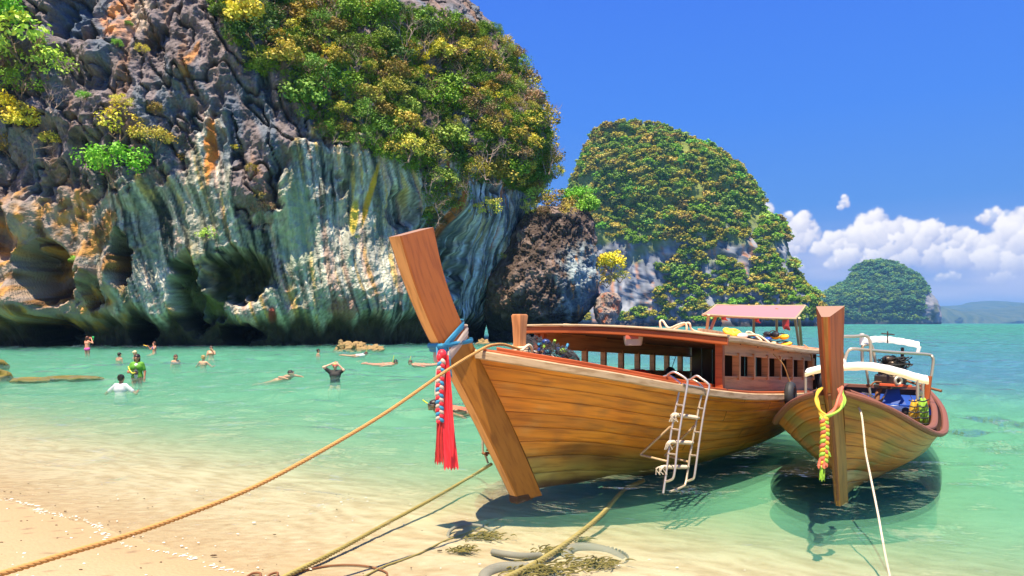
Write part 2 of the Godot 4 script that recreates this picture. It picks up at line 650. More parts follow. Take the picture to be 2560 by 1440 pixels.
func make_materials() -> void:
	var grain := noise(2, 0.02, FastNoiseLite.TYPE_SIMPLEX_SMOOTH, 4)
	M.sand = mat(Color(1, 1, 1), 0.95, true, {"heightmap_enabled": true, "heightmap_scale": 0.6, "heightmap_texture": noise_tex(noise(14, 0.05, FastNoiseLite.TYPE_SIMPLEX_SMOOTH, 4), 512, 512), "uv1_triplanar": true, "uv1_world_triplanar": true, "uv1_scale": Vector3(0.8, 0.8, 0.8)})
	M.water = mat(Color(0.6, 0.8, 0.8, 0.015), 0.03, false, {"transparency": BaseMaterial3D.TRANSPARENCY_ALPHA, "metallic_specular": 0.34, "normal_enabled": true, "normal_scale": 0.75, "normal_texture": noise_tex(noise(16, 0.012, FastNoiseLite.TYPE_SIMPLEX_SMOOTH, 3), 512, 512, null, true, 6.0), "uv1_triplanar": true, "uv1_world_triplanar": true, "uv1_scale": Vector3(0.35, 0.35, 0.7)})
	M.rock = mat(Color(1, 1, 1), 0.9, true, {"heightmap_enabled": true, "heightmap_scale": 12.0, "heightmap_texture": noise_tex(noise(17, 0.03, FastNoiseLite.TYPE_SIMPLEX_SMOOTH, 5), 512, 512), "uv1_triplanar": true, "uv1_world_triplanar": true, "uv1_scale": Vector3(0.22, 0.22, 0.22)})
	M.far_rock = mat(Color(1, 1, 1), 0.95, true)
	M.old_rail = mat(Color(0.21, 0.075, 0.04), 0.65)
	make_boat_materials()
	M.silt_rubber = mat(Color(0.24, 0.23, 0.18), 0.95)
	M.weed_dark = mat(Color(0.10, 0.06, 0.03), 0.9)
	M.foam = mat(Color(0.86, 0.84, 0.78), 0.6)
	M.brown_stem = mat(Color(0.44, 0.19, 0.035), 0.5, false, {"albedo_texture": M.red_wood.albedo_texture, "uv1_scale": Vector3(0.3, 2.0, 1)})
	M.scatter_tint = mat(Color(1, 1, 1, 0.25), 1.0, true, {"transparency": BaseMaterial3D.TRANSPARENCY_ALPHA, "specular_mode": BaseMaterial3D.SPECULAR_DISABLED})  # diffuse tint of the added sheets that stand in for scattered light
	M.stem_wood = mat(Color(0.50, 0.19, 0.022), 0.5, false, {"albedo_texture": M.prow_wood.albedo_texture, "uv1_scale": Vector3(0.4, 2.0, 1)})
	M.worn_wood = mat(Color(0.80, 0.40, 0.13), 0.6, false, {"albedo_texture": M.prow_wood.albedo_texture, "uv1_scale": Vector3(0.4, 2.0, 1)})
	M.end_wood = mat(Color(0.30, 0.17, 0.12), 0.85)

# ---------------------------------------------------------------- the near cliff
var cliff_path := []       # [point in plan, outward normal, distance along, base depth] every step
var cliff_step := 0.11
var CN := {}
const CLIFF_ROWS := 375
const CLIFF_Y0 := -1.6

func cliff_setup() -> void:
	var k := [Vector3(-84, 0, -40), Vector3(-66, 0, -48), Vector3(-50, 0, -52.5), Vector3(-40, 0, -54), Vector3(-30, 0, -55), Vector3(-20, 0, -57), Vector3(-12, 0, -60), Vector3(-7.5, 0, -63), Vector3(-4.0, 0, -66.5), Vector3(-0.8, 0, -69.5), Vector3(1.0, 0, -74), Vector3(0.6, 0, -86), Vector3(-6, 0, -104)]
	var fine := spline(k, 60)
	var run := 0.0
	var last: Vector3 = fine[0]
	var want := 0.0
	for j in fine.size() - 1:
		var a: Vector3 = fine[j]
		var b: Vector3 = fine[j + 1]
		var l := a.distance_to(b)
		while want <= run + l:
			var p := a.lerp(b, (want - run) / l)
			var t := (b - a).normalized()
			cliff_path.append([p, Vector3(-t.z, 0, t.x), want, -p.z])
			want += cliff_step if (p.x > -46 and p.z > -82) else cliff_step * 4.0
		run += l
	# normals turned smooth
	var n := cliff_path.size()
	for j in n:
		var s := Vector3.ZERO
		for q in range(maxi(0, j - 25), mini(n, j + 26)):
			s += cliff_path[q][1]
		cliff_path[j].append(s.normalized())
	CN.lump = noise(31, 0.085, FastNoiseLite.TYPE_SIMPLEX_SMOOTH, 3)
	CN.warp = noise(32, 0.12, FastNoiseLite.TYPE_SIMPLEX_SMOOTH, 2)
	CN.rib = noise(33, 0.55, FastNoiseLite.TYPE_SIMPLEX_SMOOTH, 3)
	CN.rough = noise(34, 0.42, FastNoiseLite.TYPE_SIMPLEX_SMOOTH, 4)
	CN.rough.fractal_type = FastNoiseLite.FRACTAL_RIDGED
	CN.cell = noise(35, 0.35, FastNoiseLite.TYPE_CELLULAR)
	CN.cell.cellular_return_type = FastNoiseLite.RETURN_DISTANCE2_SUB
	CN.s1 = noise(36, 0.9, FastNoiseLite.TYPE_SIMPLEX_SMOOTH, 3)
	CN.s2 = noise(37, 0.5, FastNoiseLite.TYPE_SIMPLEX_SMOOTH, 2)
	CN.s3 = noise(38, 1.7, FastNoiseLite.TYPE_SIMPLEX_SMOOTH, 2)
	CN.crack = noise(40, 0.30, FastNoiseLite.TYPE_SIMPLEX_SMOOTH, 3)
	CN.edge = noise(39, 0.02, FastNoiseLite.TYPE_SIMPLEX_SMOOTH, 3)

# hollows in the wall: u, v, half width, half height (wall units, 30.5 to the metre), metres deep
var HOLES := [[590, 690, 92, 66, 6.5], [455, 730, 36, 100, 5.0], [520, 760, 40, 50, 2.5], [300, 655, 26, 66, 5.0], [120, 690, 62, 74, 5.0], [215, 730, 24, 50, 2.2], [80, 830, 60, 34, 6.0], [320, 834, 44, 30, 6.0], [590, 838, 62, 26, 6.0], [470, 800, 22, 30, 3.0], [855, 455, 14, 30, 0.9], [1010, 500, 40, 55, 1.6], [160, 60, 55, 75, 1.8], [1120, 640, 70, 180, 3.2], [545, 330, 22, 110, 1.0], [20, 600, 40, 70, 1.8], [690, 470, 26, 60, 0.8], [372, 120, 14, 34, 1.2]]
# swellings: u, v, half width, half height, metres out
var BUMPS := [[640, 470, 75, 90, 1.6], [700, 360, 70, 60, 1.6], [50, 560, 70, 60, 1.5], [210, 690, 30, 80, 1.5], [270, 690, 28, 70, 1.2], [240, 170, 60, 50, 1.6], [450, 180, 40, 60, 1.3], [545, 735, 60, 36, 2.0], [60, 760, 70, 60, 2.0], [330, 480, 60, 60, 1.0], [440, 130, 22, 26, 0.9], [870, 610, 22, 60, 0.7], [280, 100, 36, 60, 0.9], [90, 140, 60, 50, 1.0]]

func is_rough(U: float, V: float, e: float) -> float:      # 1 on weathered grey stone, 0 on smooth flowstone
	var line := curve([[0, 520], [150, 500], [260, 490], [400, 460], [470, 430], [520, 290], [575, 290], [590, 560], [680, 560], [712, 420], [740, 340], [900, 330], [1040, 320], [1060, 420], [1100, 330], [1170, 380], [1500, 380]], U)
	return 1.0 - smoothstep(-26.0, 26.0, V - line + e * 60.0)

func cliff_point(j: int, y: float) -> Vector3:
	var q: Array = cliff_path[j]
	var base: Vector3 = q[0]
	var d: float = q[3]
	var a: float = q[2]
	var U := 1280.0 + F * base.x / d
	var V := HORIZON - 30.5 * (y - EYE)
	var e: float = CN.edge.get_noise_2d(U, V)
	# how the wall leans with height: a rock face on the left, an overgrown dome on the right
	var right := smoothstep(520.0, 760.0, U)
	var corner := smoothstep(-7.5, -1.0, base.x)
	var left_lean := curve([[-2, -2.6], [0.2, -2.3], [1.6, -1.6], [2.6, -0.3], [5, 0.2], [10, 0.6], [14, 1.2], [18, 1.4], [24, 0.4], [30, -0.6], [40, -2.5]], y)
	var right_lean := curve([[-2, -2.2], [0.2, -2.0], [1.8, -1.2], [3, -0.2], [5, 0.1], [9, 0.3], [13, 0.8], [16, 1.2], [19, 1.0], [24, -0.2], [29, -2.8], [34, -6.0], [40, -11.0]], y)
	var corner_lean := curve([[-2, -3.9], [0.5, -3.8], [2, -3.4], [3.9, -3.1], [8.4, -1.7], [12.2, 0.2], [15.9, 1.2], [17.6, 2.3], [18.8, 3.0], [21, 2.8], [23.4, 2.0], [26.2, 0.9], [30.4, -1.2], [35.4, -4.6], [40, -9.0]], y)
	var off := lerpf(lerpf(left_lean, right_lean, right), corner_lean, corner)
	var r := is_rough(U, V, e)
	off += 1.5 * CN.lump.get_noise_2d(a, y * 0.8)
	var w: float = (CN.warp.get_noise_2d(a * 0.6, y * 0.35) * 1.5 + (y - 8.0) * 0.2) * (1.0 - 0.9 * smoothstep(-10.0, -5.5, base.x))
	# flowstone: hanging ribs
	var rib: float = absf(CN.rib.get_noise_2d((a + w) * 1.15, y * 0.09))
	off += (1.0 - r) * (rib * 1.0 * (0.35 + 0.65 * smoothstep(-0.3, 0.3, CN.lump.get_noise_2d(a + 70, y * 0.9))) + 0.16 * CN.s1.get_noise_2d((a + w) * 2.2, y * 0.3) + 0.22 * CN.rough.get_noise_2d(a * 2.0, y * 1.2) + 0.5 * CN.cell.get_noise_2d((a + w) * 0.9, y * 0.25))
	# weathered stone: lumps and cracks
	if r > 0.01:
		off += r * (0.9 * CN.cell.get_noise_2d((a + w) * 0.8, y * 0.45) + 0.55 * CN.cell.get_noise_2d((a + w) * 2.0, y * 1.3) + 0.55 * CN.rough.get_noise_2d(a, y * 0.6) + 0.28 * CN.rough.get_noise_2d(a * 3.1, y * 2.3))
		off -= r * 1.1 * smoothstep(0.085, 0.0, absf(CN.crack.get_noise_2d(a + w, y * 0.55)))
	var ring := 0.0
	for h in HOLES:
		var f: float = pow((U - h[0] + e * 14) / h[2], 2) + pow((V - h[1] + e * 20) / h[3], 2)
		if f < 1.6:
			off -= h[4] * (1.0 - smoothstep(0.35, 1.25, f))
	for h in BUMPS:
		var f: float = pow((U - h[0]) / h[2], 2) + pow((V - h[1]) / h[3], 2)
		if f < 1.0:
			off += h[4] * (1.0 - f) * (1.0 - f * 0.4)
	# ragged lower lip over the tide notch
	off -= smoothstep(2.9, 1.3, y + 1.2 * CN.s2.get_noise_2d(a * 0.7, 3.0)) * 1.2
	var o: Vector3 = base + q[4] * off
	return Vector3(o.x, y, o.z)

func streaks(a: float, y: float, w: float, blue: float) -> Color:     # stained flowstone
	var s1: float = CN.s1.get_noise_2d((a + w) * 1.5, y * 0.075)
	var s2: float = CN.s2.get_noise_2d((a + w) * 1.6 + 40.0, y * 0.06)
	var s3: float = CN.s3.get_noise_2d((a + w) * 1.9, y * 0.12 + 30.0)
	var s4: float = CN.s2.get_noise_2d((a + w) * 2.0 + 90.0, y * 0.14)
	var br: float = smoothstep(-0.35, 0.25, CN.lump.get_noise_2d(a * 1.6 + 33, y * 1.5) + 0.3 * CN.s1.get_noise_2d(a * 2.0, y * 1.1))
	var c := mixc(Color(0.17, 0.18, 0.14), Color(0.36, 0.36, 0.34), 0.5 + s2 * 1.4)
	c = mixc(c, Color(0.56, 0.55, 0.46), smoothstep(-0.05, 0.40, s1 + 0.3 * s3) * (0.25 + 0.7 * br))
	c = mixc(c, Color(0.50, 0.57, 0.68), blue * smoothstep(-0.05, 0.3, s3))
	c = mixc(c, Color(0.10, 0.14, 0.20), blue * smoothstep(0.05, 0.3, -s3) * 0.8)
	c = mixc(c, Color(0.62, 0.40, 0.08), smoothstep(0.24, 0.42, s4) * (0.7 - 0.3 * blue) * br)
	c = mixc(c, Color(0.52, 0.16, 0.05), smoothstep(0.30, 0.42, s2 + 0.2 * s3) * (0.3 + 0.7 * blue))
	c = mixc(c, Color(0.012, 0.018, 0.016), smoothstep(0.12, 0.34, -s1 + 0.25 * s3) * (0.95 - 0.6 * br))
	var s5: float = CN.s3.get_noise_2d((a + w) * 6.0 + 11.0, y * 0.35)
	var s6: float = CN.s3.get_noise_2d(a * 5.0, y * 5.0 + 60.0)
	var l := 1.0 + 0.55 * s5 + 0.3 * s6
	return Color(c.r * l, c.g * l, c.b * l)

func spot(U: float, V: float, u: float, v: float, ru: float, rv: float) -> float:
	var f := pow((U - u) / ru, 2) + pow((V - v) / rv, 2)
	return 1.0 - smoothstep(0.4, 1.1, f)

func cliff_color(j: int, y: float) -> Color:
	var q: Array = cliff_path[j]
	var base: Vector3 = q[0]
	var a: float = q[2]
	var U := 1280.0 + F * base.x / (q[3] as float)
	var V := HORIZON - 30.5 * (y - EYE)
	var e: float = CN.edge.get_noise_2d(U, V)
	var blue := smoothstep(-10.0, -5.5, base.x)
	var w: float = (CN.warp.get_noise_2d(a * 0.6, y * 0.35) * 1.5 + (y - 8.0) * 0.2) * (1.0 - 0.9 * blue)
	var r := is_rough(U, V, e)
	var c := streaks(a, y, w, blue)
	# the brown, ochre left end
	var left := 1.0 - smoothstep(230.0, 330.0, U + e * 120)
	var n1: float = CN.s1.get_noise_2d(a * 0.9, y * 0.5)
	var n2: float = CN.rough.get_noise_2d(a * 0.9 + 50, y * 0.8)
	var brown := mixc(Color(0.14, 0.07, 0.03), Color(0.56, 0.28, 0.07), 0.5 + n1 * 1.5)
	brown = mixc(brown, Color(0.30, 0.27, 0.26), smoothstep(0.0, 0.5, n2) * 0.7)
	c = mixc(c, brown, left * smoothstep(380, 470, V))
	# grey weathered stone
	var g := mixc(Color(0.055, 0.045, 0.05), Color(0.20, 0.165, 0.175), 0.45 + n2 * 0.7 + n1 * 0.4)
	var s2: float = CN.s2.get_noise_2d(a * 0.8 + 20 + w, y * 0.12)
	g = mixc(g, Color(0.10, 0.14, 0.19), smoothstep(0.1, 0.4, s2) * 0.7)
	g = mixc(g, Color(0.28, 0.14, 0.06), smoothstep(0.25, 0.5, -s2) * 0.45)
	var s7: float = CN.s3.get_noise_2d(a * 3.2 + 5.0, y * 2.6)
	g = g * (1.0 + 0.5 * s7)
	c = mixc(c, g, r)
	# stains that stand out, and dark blue patches
	var ed := e * 30
	c = mixc(c, Color(0.62, 0.27, 0.10), spot(U + ed, V, 280, 55, 46, 75) * (0.6 + n1))
	c = mixc(c, Color(0.46, 0.36, 0.28), spot(U + ed, V, 330, 40, 34, 60) * 0.7)
	c = mixc(c, Color(0.60, 0.22, 0.04), spot(U + ed * 0.4, V, 530, 385, 13, 100))
	c = mixc(c, Color(0.45, 0.21, 0.08), spot(U - (V - 160) * -0.22, V, 478, 160, 9, 62))
	c = mixc(c, Color(0.07, 0.11, 0.18), spot(U, V, 165, 60, 52, 70) * 0.9)  # dark blue over the upper left hollow
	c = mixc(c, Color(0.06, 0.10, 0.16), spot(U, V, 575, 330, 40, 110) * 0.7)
	c = mixc(c, Color(0.62, 0.36, 0.03), spot(U + (V - 470) * 0.22, V, 925, 470, 9, 95))
	c = mixc(c, Color(0.60, 0.44, 0.06), spot(U + (V - 470) * 0.1, V, 893, 530, 13, 55))
	c = mixc(c, Color(0.34, 0.06, 0.04), spot(U, V, 680, 790, 12, 28))
	c = mixc(c, Color(0.26, 0.10, 0.07), spot(U + ed, V, 860, 780, 42, 46) * 0.7)
	c = mixc(c, Color(0.36, 0.42, 0.30), spot(U + ed, V, 745, 560, 50, 130) * 0.6)
	# green moss in the hollows, with cave shade put into the colour
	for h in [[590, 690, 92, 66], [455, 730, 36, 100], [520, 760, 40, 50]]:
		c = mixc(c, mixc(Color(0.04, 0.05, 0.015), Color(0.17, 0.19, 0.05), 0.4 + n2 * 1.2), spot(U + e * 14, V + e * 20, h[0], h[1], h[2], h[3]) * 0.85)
	# the tide notch, darkened: the undercut's shade is put into the colour
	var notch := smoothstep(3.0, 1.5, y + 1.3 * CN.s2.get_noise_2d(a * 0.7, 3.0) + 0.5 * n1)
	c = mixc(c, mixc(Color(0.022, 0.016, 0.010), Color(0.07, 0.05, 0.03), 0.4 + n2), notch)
	return c

func make_cliff() -> void:
	cliff_setup()
	var n := cliff_path.size()
	var b := MB.new()
	var pts := PackedVector3Array()
	var cols := PackedColorArray()
	pts.resize(n * CLIFF_ROWS)
	cols.resize(n * CLIFF_ROWS)
	for k in CLIFF_ROWS:
		var y := CLIFF_Y0 + k * cliff_step
		for j in n:
			pts[k * n + j] = cliff_point(j, y)
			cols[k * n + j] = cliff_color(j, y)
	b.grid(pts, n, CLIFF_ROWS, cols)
	# the top falls away behind
	var m := cliff_path.size()
	var back := PackedVector3Array()
	for k in 2:
		for j in range(0, m, 12):
			var o: Vector3 = pts[(CLIFF_ROWS - 1) * n + j]
			back.append(o if k == 0 else Vector3(o.x * 0.6 - 16, 34, o.z - 34))
	b.col = Color(0.08, 0.1, 0.04)
	b.grid(back, back.size() / 2, 2)
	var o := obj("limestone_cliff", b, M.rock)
	tag(o, "tall streaked limestone cliff overgrown with shrubs at the left of the bay", "cliff", "", "structure")

# the index on the cliff path for a wall position
func cliff_index(U: float) -> int:
	var best := 0
	var far := 1e9
	for j in cliff_path.size():
		var q: Array = cliff_path[j]
		var f := absf(1280.0 + F * (q[0] as Vector3).x / (q[3] as float) - U)
		if f < far and (q[0] as Vector3).z > -80:
			far = f
			best = j
	return best

# ---------------------------------------------------------------- free-standing rocks and islands
# a body of rock whose left and right edges are given for each height: sil = [[y, left x, right x], ...] at depth d; thick is its half depth
func rock_body(sil: Array, d: float, thick: float, nu: int, ny: int, y_top: float, rough: float, paint: Callable, seed_: int, dome := 0.0, y_low := -1.5, crag := 0.0) -> Dictionary:
	var n3 := noise(seed_ + 2, 2.4 / thick, FastNoiseLite.TYPE_CELLULAR)
	n3.cellular_return_type = FastNoiseLite.RETURN_DISTANCE2_SUB
	var n1 := noise(seed_, 1.2 / thick, FastNoiseLite.TYPE_SIMPLEX_SMOOTH, 3)
	var n2 := noise(seed_ + 1, 5.0 / thick, FastNoiseLite.TYPE_SIMPLEX_SMOOTH, 4)
	n2.fractal_type = FastNoiseLite.FRACTAL_RIDGED
	var kl := []
	var kr := []
	for s in sil:
		kl.append([s[0], s[1]])
		kr.append([s[0], s[2]])
	var pts := PackedVector3Array()
	var cols := PackedColorArray()
	for j in ny:
		var f := float(j) / (ny - 1)
		var y := lerpf(y_low, y_top, f)
		var l := curve(kl, y)
		var r := curve(kr, y)
		var cx := (l + r) / 2.0
		var hw := maxf((r - l) / 2.0, 0.0)
		var tz := thick * pow(clampf(hw / maxf((kr[0][1] - kl[0][1]) / 2.0, 0.01), 0.0, 1.3), 0.8) * lerpf(1.0, curve([[0, 0.62], [1.5, 0.7], [3.2, 0.95], [5, 1.0]], y), minf(crag, 1.0))
		for k in nu:
			var a := TAU * k / nu
			var dir := Vector3(cos(a), 0, sin(a))
			var p := Vector3(cx + cos(a) * hw, y, -d + sin(a) * tz)
			var q := n1.get_noise_3dv(p) * 1.0 + n2.get_noise_3dv(Vector3(p.x, p.y * 0.7, p.z)) * 0.45 + crag * (1.5 * n3.get_noise_3dv(p) + 0.4 * n3.get_noise_3dv(p * 2.7) + 0.3 * n2.get_noise_3dv(p * 2.3))
			p += dir * q * rough * minf(1.0, hw / (rough * 2.0 + 0.01)) * (0.35 + 0.65 * absf(sin(a)))
			pts.append(p)
			cols.append(paint.call(p, a, q))
	# close the top
	var mid := Vector3.ZERO
	for k in nu: mid += pts[(ny - 1) * nu + k]
	mid /= nu
	mid.y += dome
	for k in nu:
		pts.append(mid)
		cols.append(cols[(ny - 1) * nu + k])
	var b := MB.new()
	b.grid(pts, nu, ny + 1, cols, PackedVector2Array(), true)
	return {"b": b, "pts": pts, "nu": nu, "ny": ny}

func sil_from_pixels(px: Array, d: float) -> Array:       # [[v, left u, right u], ...] from the top down -> metres, from the foot up
	var o := []
	for k in range(px.size() - 1, -1, -1):
		var q: Array = px[k]
		o.append([EYE - (q[0] - HORIZON) / F * d, (q[1] - 1280.0) / F * d, (q[2] - 1280.0) / F * d])
	return o

var STACK := {}
var ISLE := {}
var ISLET := {}

func make_islands() -> void:
	var sa := noise(51, 0.9, FastNoiseLite.TYPE_SIMPLEX_SMOOTH, 3)
	var sb := noise(52, 0.6, FastNoiseLite.TYPE_SIMPLEX_SMOOTH, 4)
	var stack_paint := func(p: Vector3, a: float, q: float) -> Color:
		var n: float = sb.get_noise_3dv(p)
		var c := mixc(Color(0.06, 0.04, 0.034), Color(0.31, 0.23, 0.20), 0.42 + q * 0.35 + n * 1.1)
		c = mixc(c, Color(0.20, 0.11, 0.045), smoothstep(2.0, -4.0, p.x - 1.0 + p.y * 0.2) * 0.6)
		var smooth_part := smoothstep(0.5, 3.0, p.x - 3.2 + n * 2.0) * (1.0 - smoothstep(8.0, 10.0, p.y + n * 2.0)) * smoothstep(0.0, 0.4, sin(a))
		var st := sa.get_noise_2d(p.x * 1.8 + p.z, p.y * 0.22)
		var flow := mixc(Color(0.07, 0.10, 0.13), Color(0.30, 0.36, 0.38), 0.4 + st * 1.6)
		flow = mixc(flow, Color(0.36, 0.17, 0.06), smoothstep(0.3, 0.5, sa.get_noise_2d(p.x * 1.4 + 30, p.y * 0.4)))
		c = mixc(c, flow, smooth_part)
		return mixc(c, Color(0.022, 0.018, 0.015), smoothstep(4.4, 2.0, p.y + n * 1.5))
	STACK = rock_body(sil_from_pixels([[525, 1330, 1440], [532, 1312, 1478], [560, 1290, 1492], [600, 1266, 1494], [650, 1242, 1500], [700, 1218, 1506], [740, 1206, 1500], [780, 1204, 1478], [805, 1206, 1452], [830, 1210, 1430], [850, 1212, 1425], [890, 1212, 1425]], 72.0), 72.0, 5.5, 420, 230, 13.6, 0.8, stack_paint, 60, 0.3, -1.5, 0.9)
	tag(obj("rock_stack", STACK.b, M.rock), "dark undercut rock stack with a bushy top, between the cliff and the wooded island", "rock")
	var knob_paint := func(p: Vector3, a: float, q: float) -> Color:
		var n: float = sb.get_noise_3dv(p * 1.6)
		var c := mixc(Color(0.10, 0.06, 0.045), Color(0.38, 0.30, 0.26), 0.4 + q * 0.9)
		return mixc(c, Color(0.42, 0.12, 0.06), smoothstep(0.05, 0.4, n))
	var KNOB := rock_body(sil_from_pixels([[732, 1505, 1535], [745, 1492, 1552], [770, 1484, 1554], [795, 1490, 1542], [815, 1500, 1528], [850, 1500, 1528]], 70.0), 70.0, 1.3, 90, 60, 4.9, 0.35, knob_paint, 70, 0.15)
	tag(obj("reddish_rock", KNOB.b, M.rock), "small reddish rock knob on the right foot of the dark rock stack", "rock")
	# the wooded island
	var ia := noise(53, 0.10, FastNoiseLite.TYPE_SIMPLEX_SMOOTH, 3)
	var ib := noise(54, 0.05, FastNoiseLite.TYPE_SIMPLEX_SMOOTH, 4)
	var isle_paint := func(p: Vector3, a: float, q: float) -> Color:
		var st := ia.get_noise_2d(p.x * 3.4, p.y * 0.22)
		var c := mixc(Color(0.07, 0.085, 0.12), Color(0.30, 0.32, 0.36), 0.45 + st * 1.5)
		c = mixc(c, Color(0.42, 0.20, 0.11), smoothstep(0.25, 0.5, ia.get_noise_2d(p.x * 3.6 + 60, p.y * 0.2)))
		c = mixc(c, Color(0.17, 0.21, 0.045), smoothstep(38.0, 60.0, p.y + 25.0 * ib.get_noise_2d(p.x, p.y)))
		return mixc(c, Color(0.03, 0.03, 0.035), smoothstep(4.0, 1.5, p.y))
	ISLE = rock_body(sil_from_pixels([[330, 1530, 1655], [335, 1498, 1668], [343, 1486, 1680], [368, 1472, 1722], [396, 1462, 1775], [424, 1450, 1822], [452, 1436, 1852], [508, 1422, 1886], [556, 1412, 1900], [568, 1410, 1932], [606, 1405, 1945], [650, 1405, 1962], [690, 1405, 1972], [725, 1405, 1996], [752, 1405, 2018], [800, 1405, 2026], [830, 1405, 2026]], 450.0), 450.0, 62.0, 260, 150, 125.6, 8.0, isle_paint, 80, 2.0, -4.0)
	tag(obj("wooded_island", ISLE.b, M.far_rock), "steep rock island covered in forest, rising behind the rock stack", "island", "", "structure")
	var islet_paint := func(p: Vector3, a: float, q: float) -> Color:
		var c := mixc(Color(0.10, 0.13, 0.16), Color(0.26, 0.25, 0.27), 0.5 + q)
		c = mixc(c, Color(0.05, 0.08, 0.02), 1.0 - smoothstep(330.0, 355.0, p.x / 1400.0 * 607.0 + 40.0 * ib.get_noise_2d(p.x * 0.3, p.y * 0.3)))
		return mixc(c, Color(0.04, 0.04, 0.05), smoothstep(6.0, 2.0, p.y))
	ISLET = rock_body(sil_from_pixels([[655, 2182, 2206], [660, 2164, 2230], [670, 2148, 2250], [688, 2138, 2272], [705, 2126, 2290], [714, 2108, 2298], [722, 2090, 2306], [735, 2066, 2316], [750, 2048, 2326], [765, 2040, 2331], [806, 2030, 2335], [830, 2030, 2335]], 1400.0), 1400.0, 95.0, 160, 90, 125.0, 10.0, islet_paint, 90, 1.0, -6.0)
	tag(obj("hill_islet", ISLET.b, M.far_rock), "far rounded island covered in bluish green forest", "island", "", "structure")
	# the far shore: two lines of hills
	var ridge := noise(55, 0.004, FastNoiseLite.TYPE_SIMPLEX_SMOOTH, 4)
	for r in [[3600.0, 0], [4600.0, 1]]:
		var d: float = r[0]
		var b := MB.new()
		var nu := 260
		var pts := PackedVector3Array()
		var cols := PackedColorArray()
		for j in 12:
			var f := j / 11.0
			for k in nu:
				var u := lerpf(2000.0, 3400.0, k / float(nu - 1))
				var top := curve([[2000, 800], [2200, 788], [2330, 755], [2362, 752], [2390, 741], [2410, 744], [2440, 754], [2480, 762], [2530, 770], [2600, 776], [2700, 764], [2900, 750], [3400, 790]], u) if r[1] == 0 else curve([[2000, 790], [2440, 775], [2500, 761], [2560, 756], [2640, 742], [2800, 762], [3000, 740], [3400, 780]], u)
				var x := (u - 1280.0) / F * d
				var h: float = (HORIZON - top) / F * d + ridge.get_noise_2d(x, d) * 14.0
				var y := -10.0 + (h + 10.0) * sin(f * PI / 2.0)
				var z := -d - 700.0 * (1.0 - cos(f * PI / 2.0)) + ridge.get_noise_2d(x * 2.0, y * 6.0) * 60.0
				pts.append(Vector3(x, y, z))
				cols.append(mixc(Color(0.035, 0.06, 0.02), Color(0.08, 0.10, 0.035), 0.5 + 2.0 * ridge.get_noise_2d(x * 6.0, y * 20.0)))
		b.grid(pts, nu, 12, cols)
		tag(obj("hills", b, M.far_rock), ["low blue green hills on the far shore at the right", "fainter second line of hills behind the low far shore"][r[1]], "", "", "structure")

# ---------------------------------------------------------------- shrubs and trees
var leafy := []      # crown meshes for near shrubs, about one metre in radius
var flat_leafy := []
var far_leafy := []
var twig_meshes := []
var bare_meshes := []

func add_leaf(b: MB, p: Vector3, n: Vector3, size: float, turn: float) -> void:
	n = n.normalized()
	var e1 := n.cross(Vector3(0.2, 0.7, 0.6)).normalized()
	var e2 := n.cross(e1)
	var x := (e1 * cos(turn) + e2 * sin(turn)) * size
	var y := (e2 * cos(turn) - e1 * sin(turn)) * size * 0.62
	var k := b.v.size()
	b.p(p - x); b.p(p + y); b.p(p + x); b.p(p - y)
	b.i.append_array(PackedInt32Array([k, k + 1, k + 2, k, k + 2, k + 3]))

func crown_mesh(seed_: int, clumps: int, per: int, leaf: float, flat: float, open := 0.0) -> ArrayMesh:
	rng.seed = seed_
	var b := MB.new()
	for j in clumps:
		var f := (j + 0.5) / clumps
		var y := lerpf(1.0, -0.55, f)
		var a := j * 2.39996 + rng.randf_range(-0.5, 0.5)
		var s := sqrt(maxf(0.0, 1.0 - y * y))
		var rad := rng.randf_range(0.45, 0.85)
		var c := Vector3(cos(a) * s * rad, y * rad * flat, sin(a) * s * rad) + Vector3(rng.randfn(0, 0.1), rng.randfn(0, 0.1) * flat, rng.randfn(0, 0.1))
		var cr := rng.randf_range(0.2, 0.42)
		var tone := rng.randf_range(0.72, 1.2)
		var warm := rng.randf_range(0.85, 1.25)
		for q in per:
			if rng.randf() < open: continue
			var dir := Vector3(rng.randfn(0, 1), rng.randfn(0.25, 1), rng.randfn(0, 1)).normalized()
			var p := c + dir * Vector3(1, 0.75, 1) * cr * pow(rng.randf(), 0.35)
			var l := tone * rng.randf_range(0.75, 1.25)
			b.col = Color(l * warm, l, l * rng.randf_range(0.7, 1.1))
			add_leaf(b, p, dir * 0.7 + Vector3(rng.randfn(0, 0.45), 0.55 + rng.randfn(0, 0.4), rng.randfn(0, 0.45)), leaf * rng.randf_range(0.7, 1.3), rng.randf() * TAU)
	return b.mesh()

func grow(b: MB, p: Vector3, d: Vector3, len: float, r: float, depth: int, spread: float) -> void:
	var path := [p]
	var q := p
	for k in 3:
		d = (d + Vector3(rng.randfn(0, 0.16), rng.randfn(0.03, 0.12), rng.randfn(0, 0.16))).normalized()
		q += d * len / 3.0
		path.append(q)
	b.tube(path, [r, r * 0.85, r * 0.72, r * 0.6], 4, false)
	if depth <= 0: return
	for k in (2 if depth > 2 else 3):
		var e := (d + Vector3(rng.randfn(0, spread), rng.randfn(0.1, spread * 0.8), rng.randfn(0, spread))).normalized()
		grow(b, path[rng.randi_range(2, 3)], e, len * rng.randf_range(0.6, 0.85), r * 0.58, depth - 1, spread)

func bough_mesh(seed_: int, depth: int, stems: int, spread: float, r := 0.035) -> ArrayMesh:
	rng.seed = seed_
	var b := MB.new()
	for s in stems:
		grow(b, Vector3(rng.randfn(0, 0.06), -0.75, rng.randfn(0, 0.06)), Vector3(rng.randfn(0, 0.5), 0.8, rng.randfn(0, 0.5)).normalized(), 0.6, r, depth, spread)
	return b.mesh()

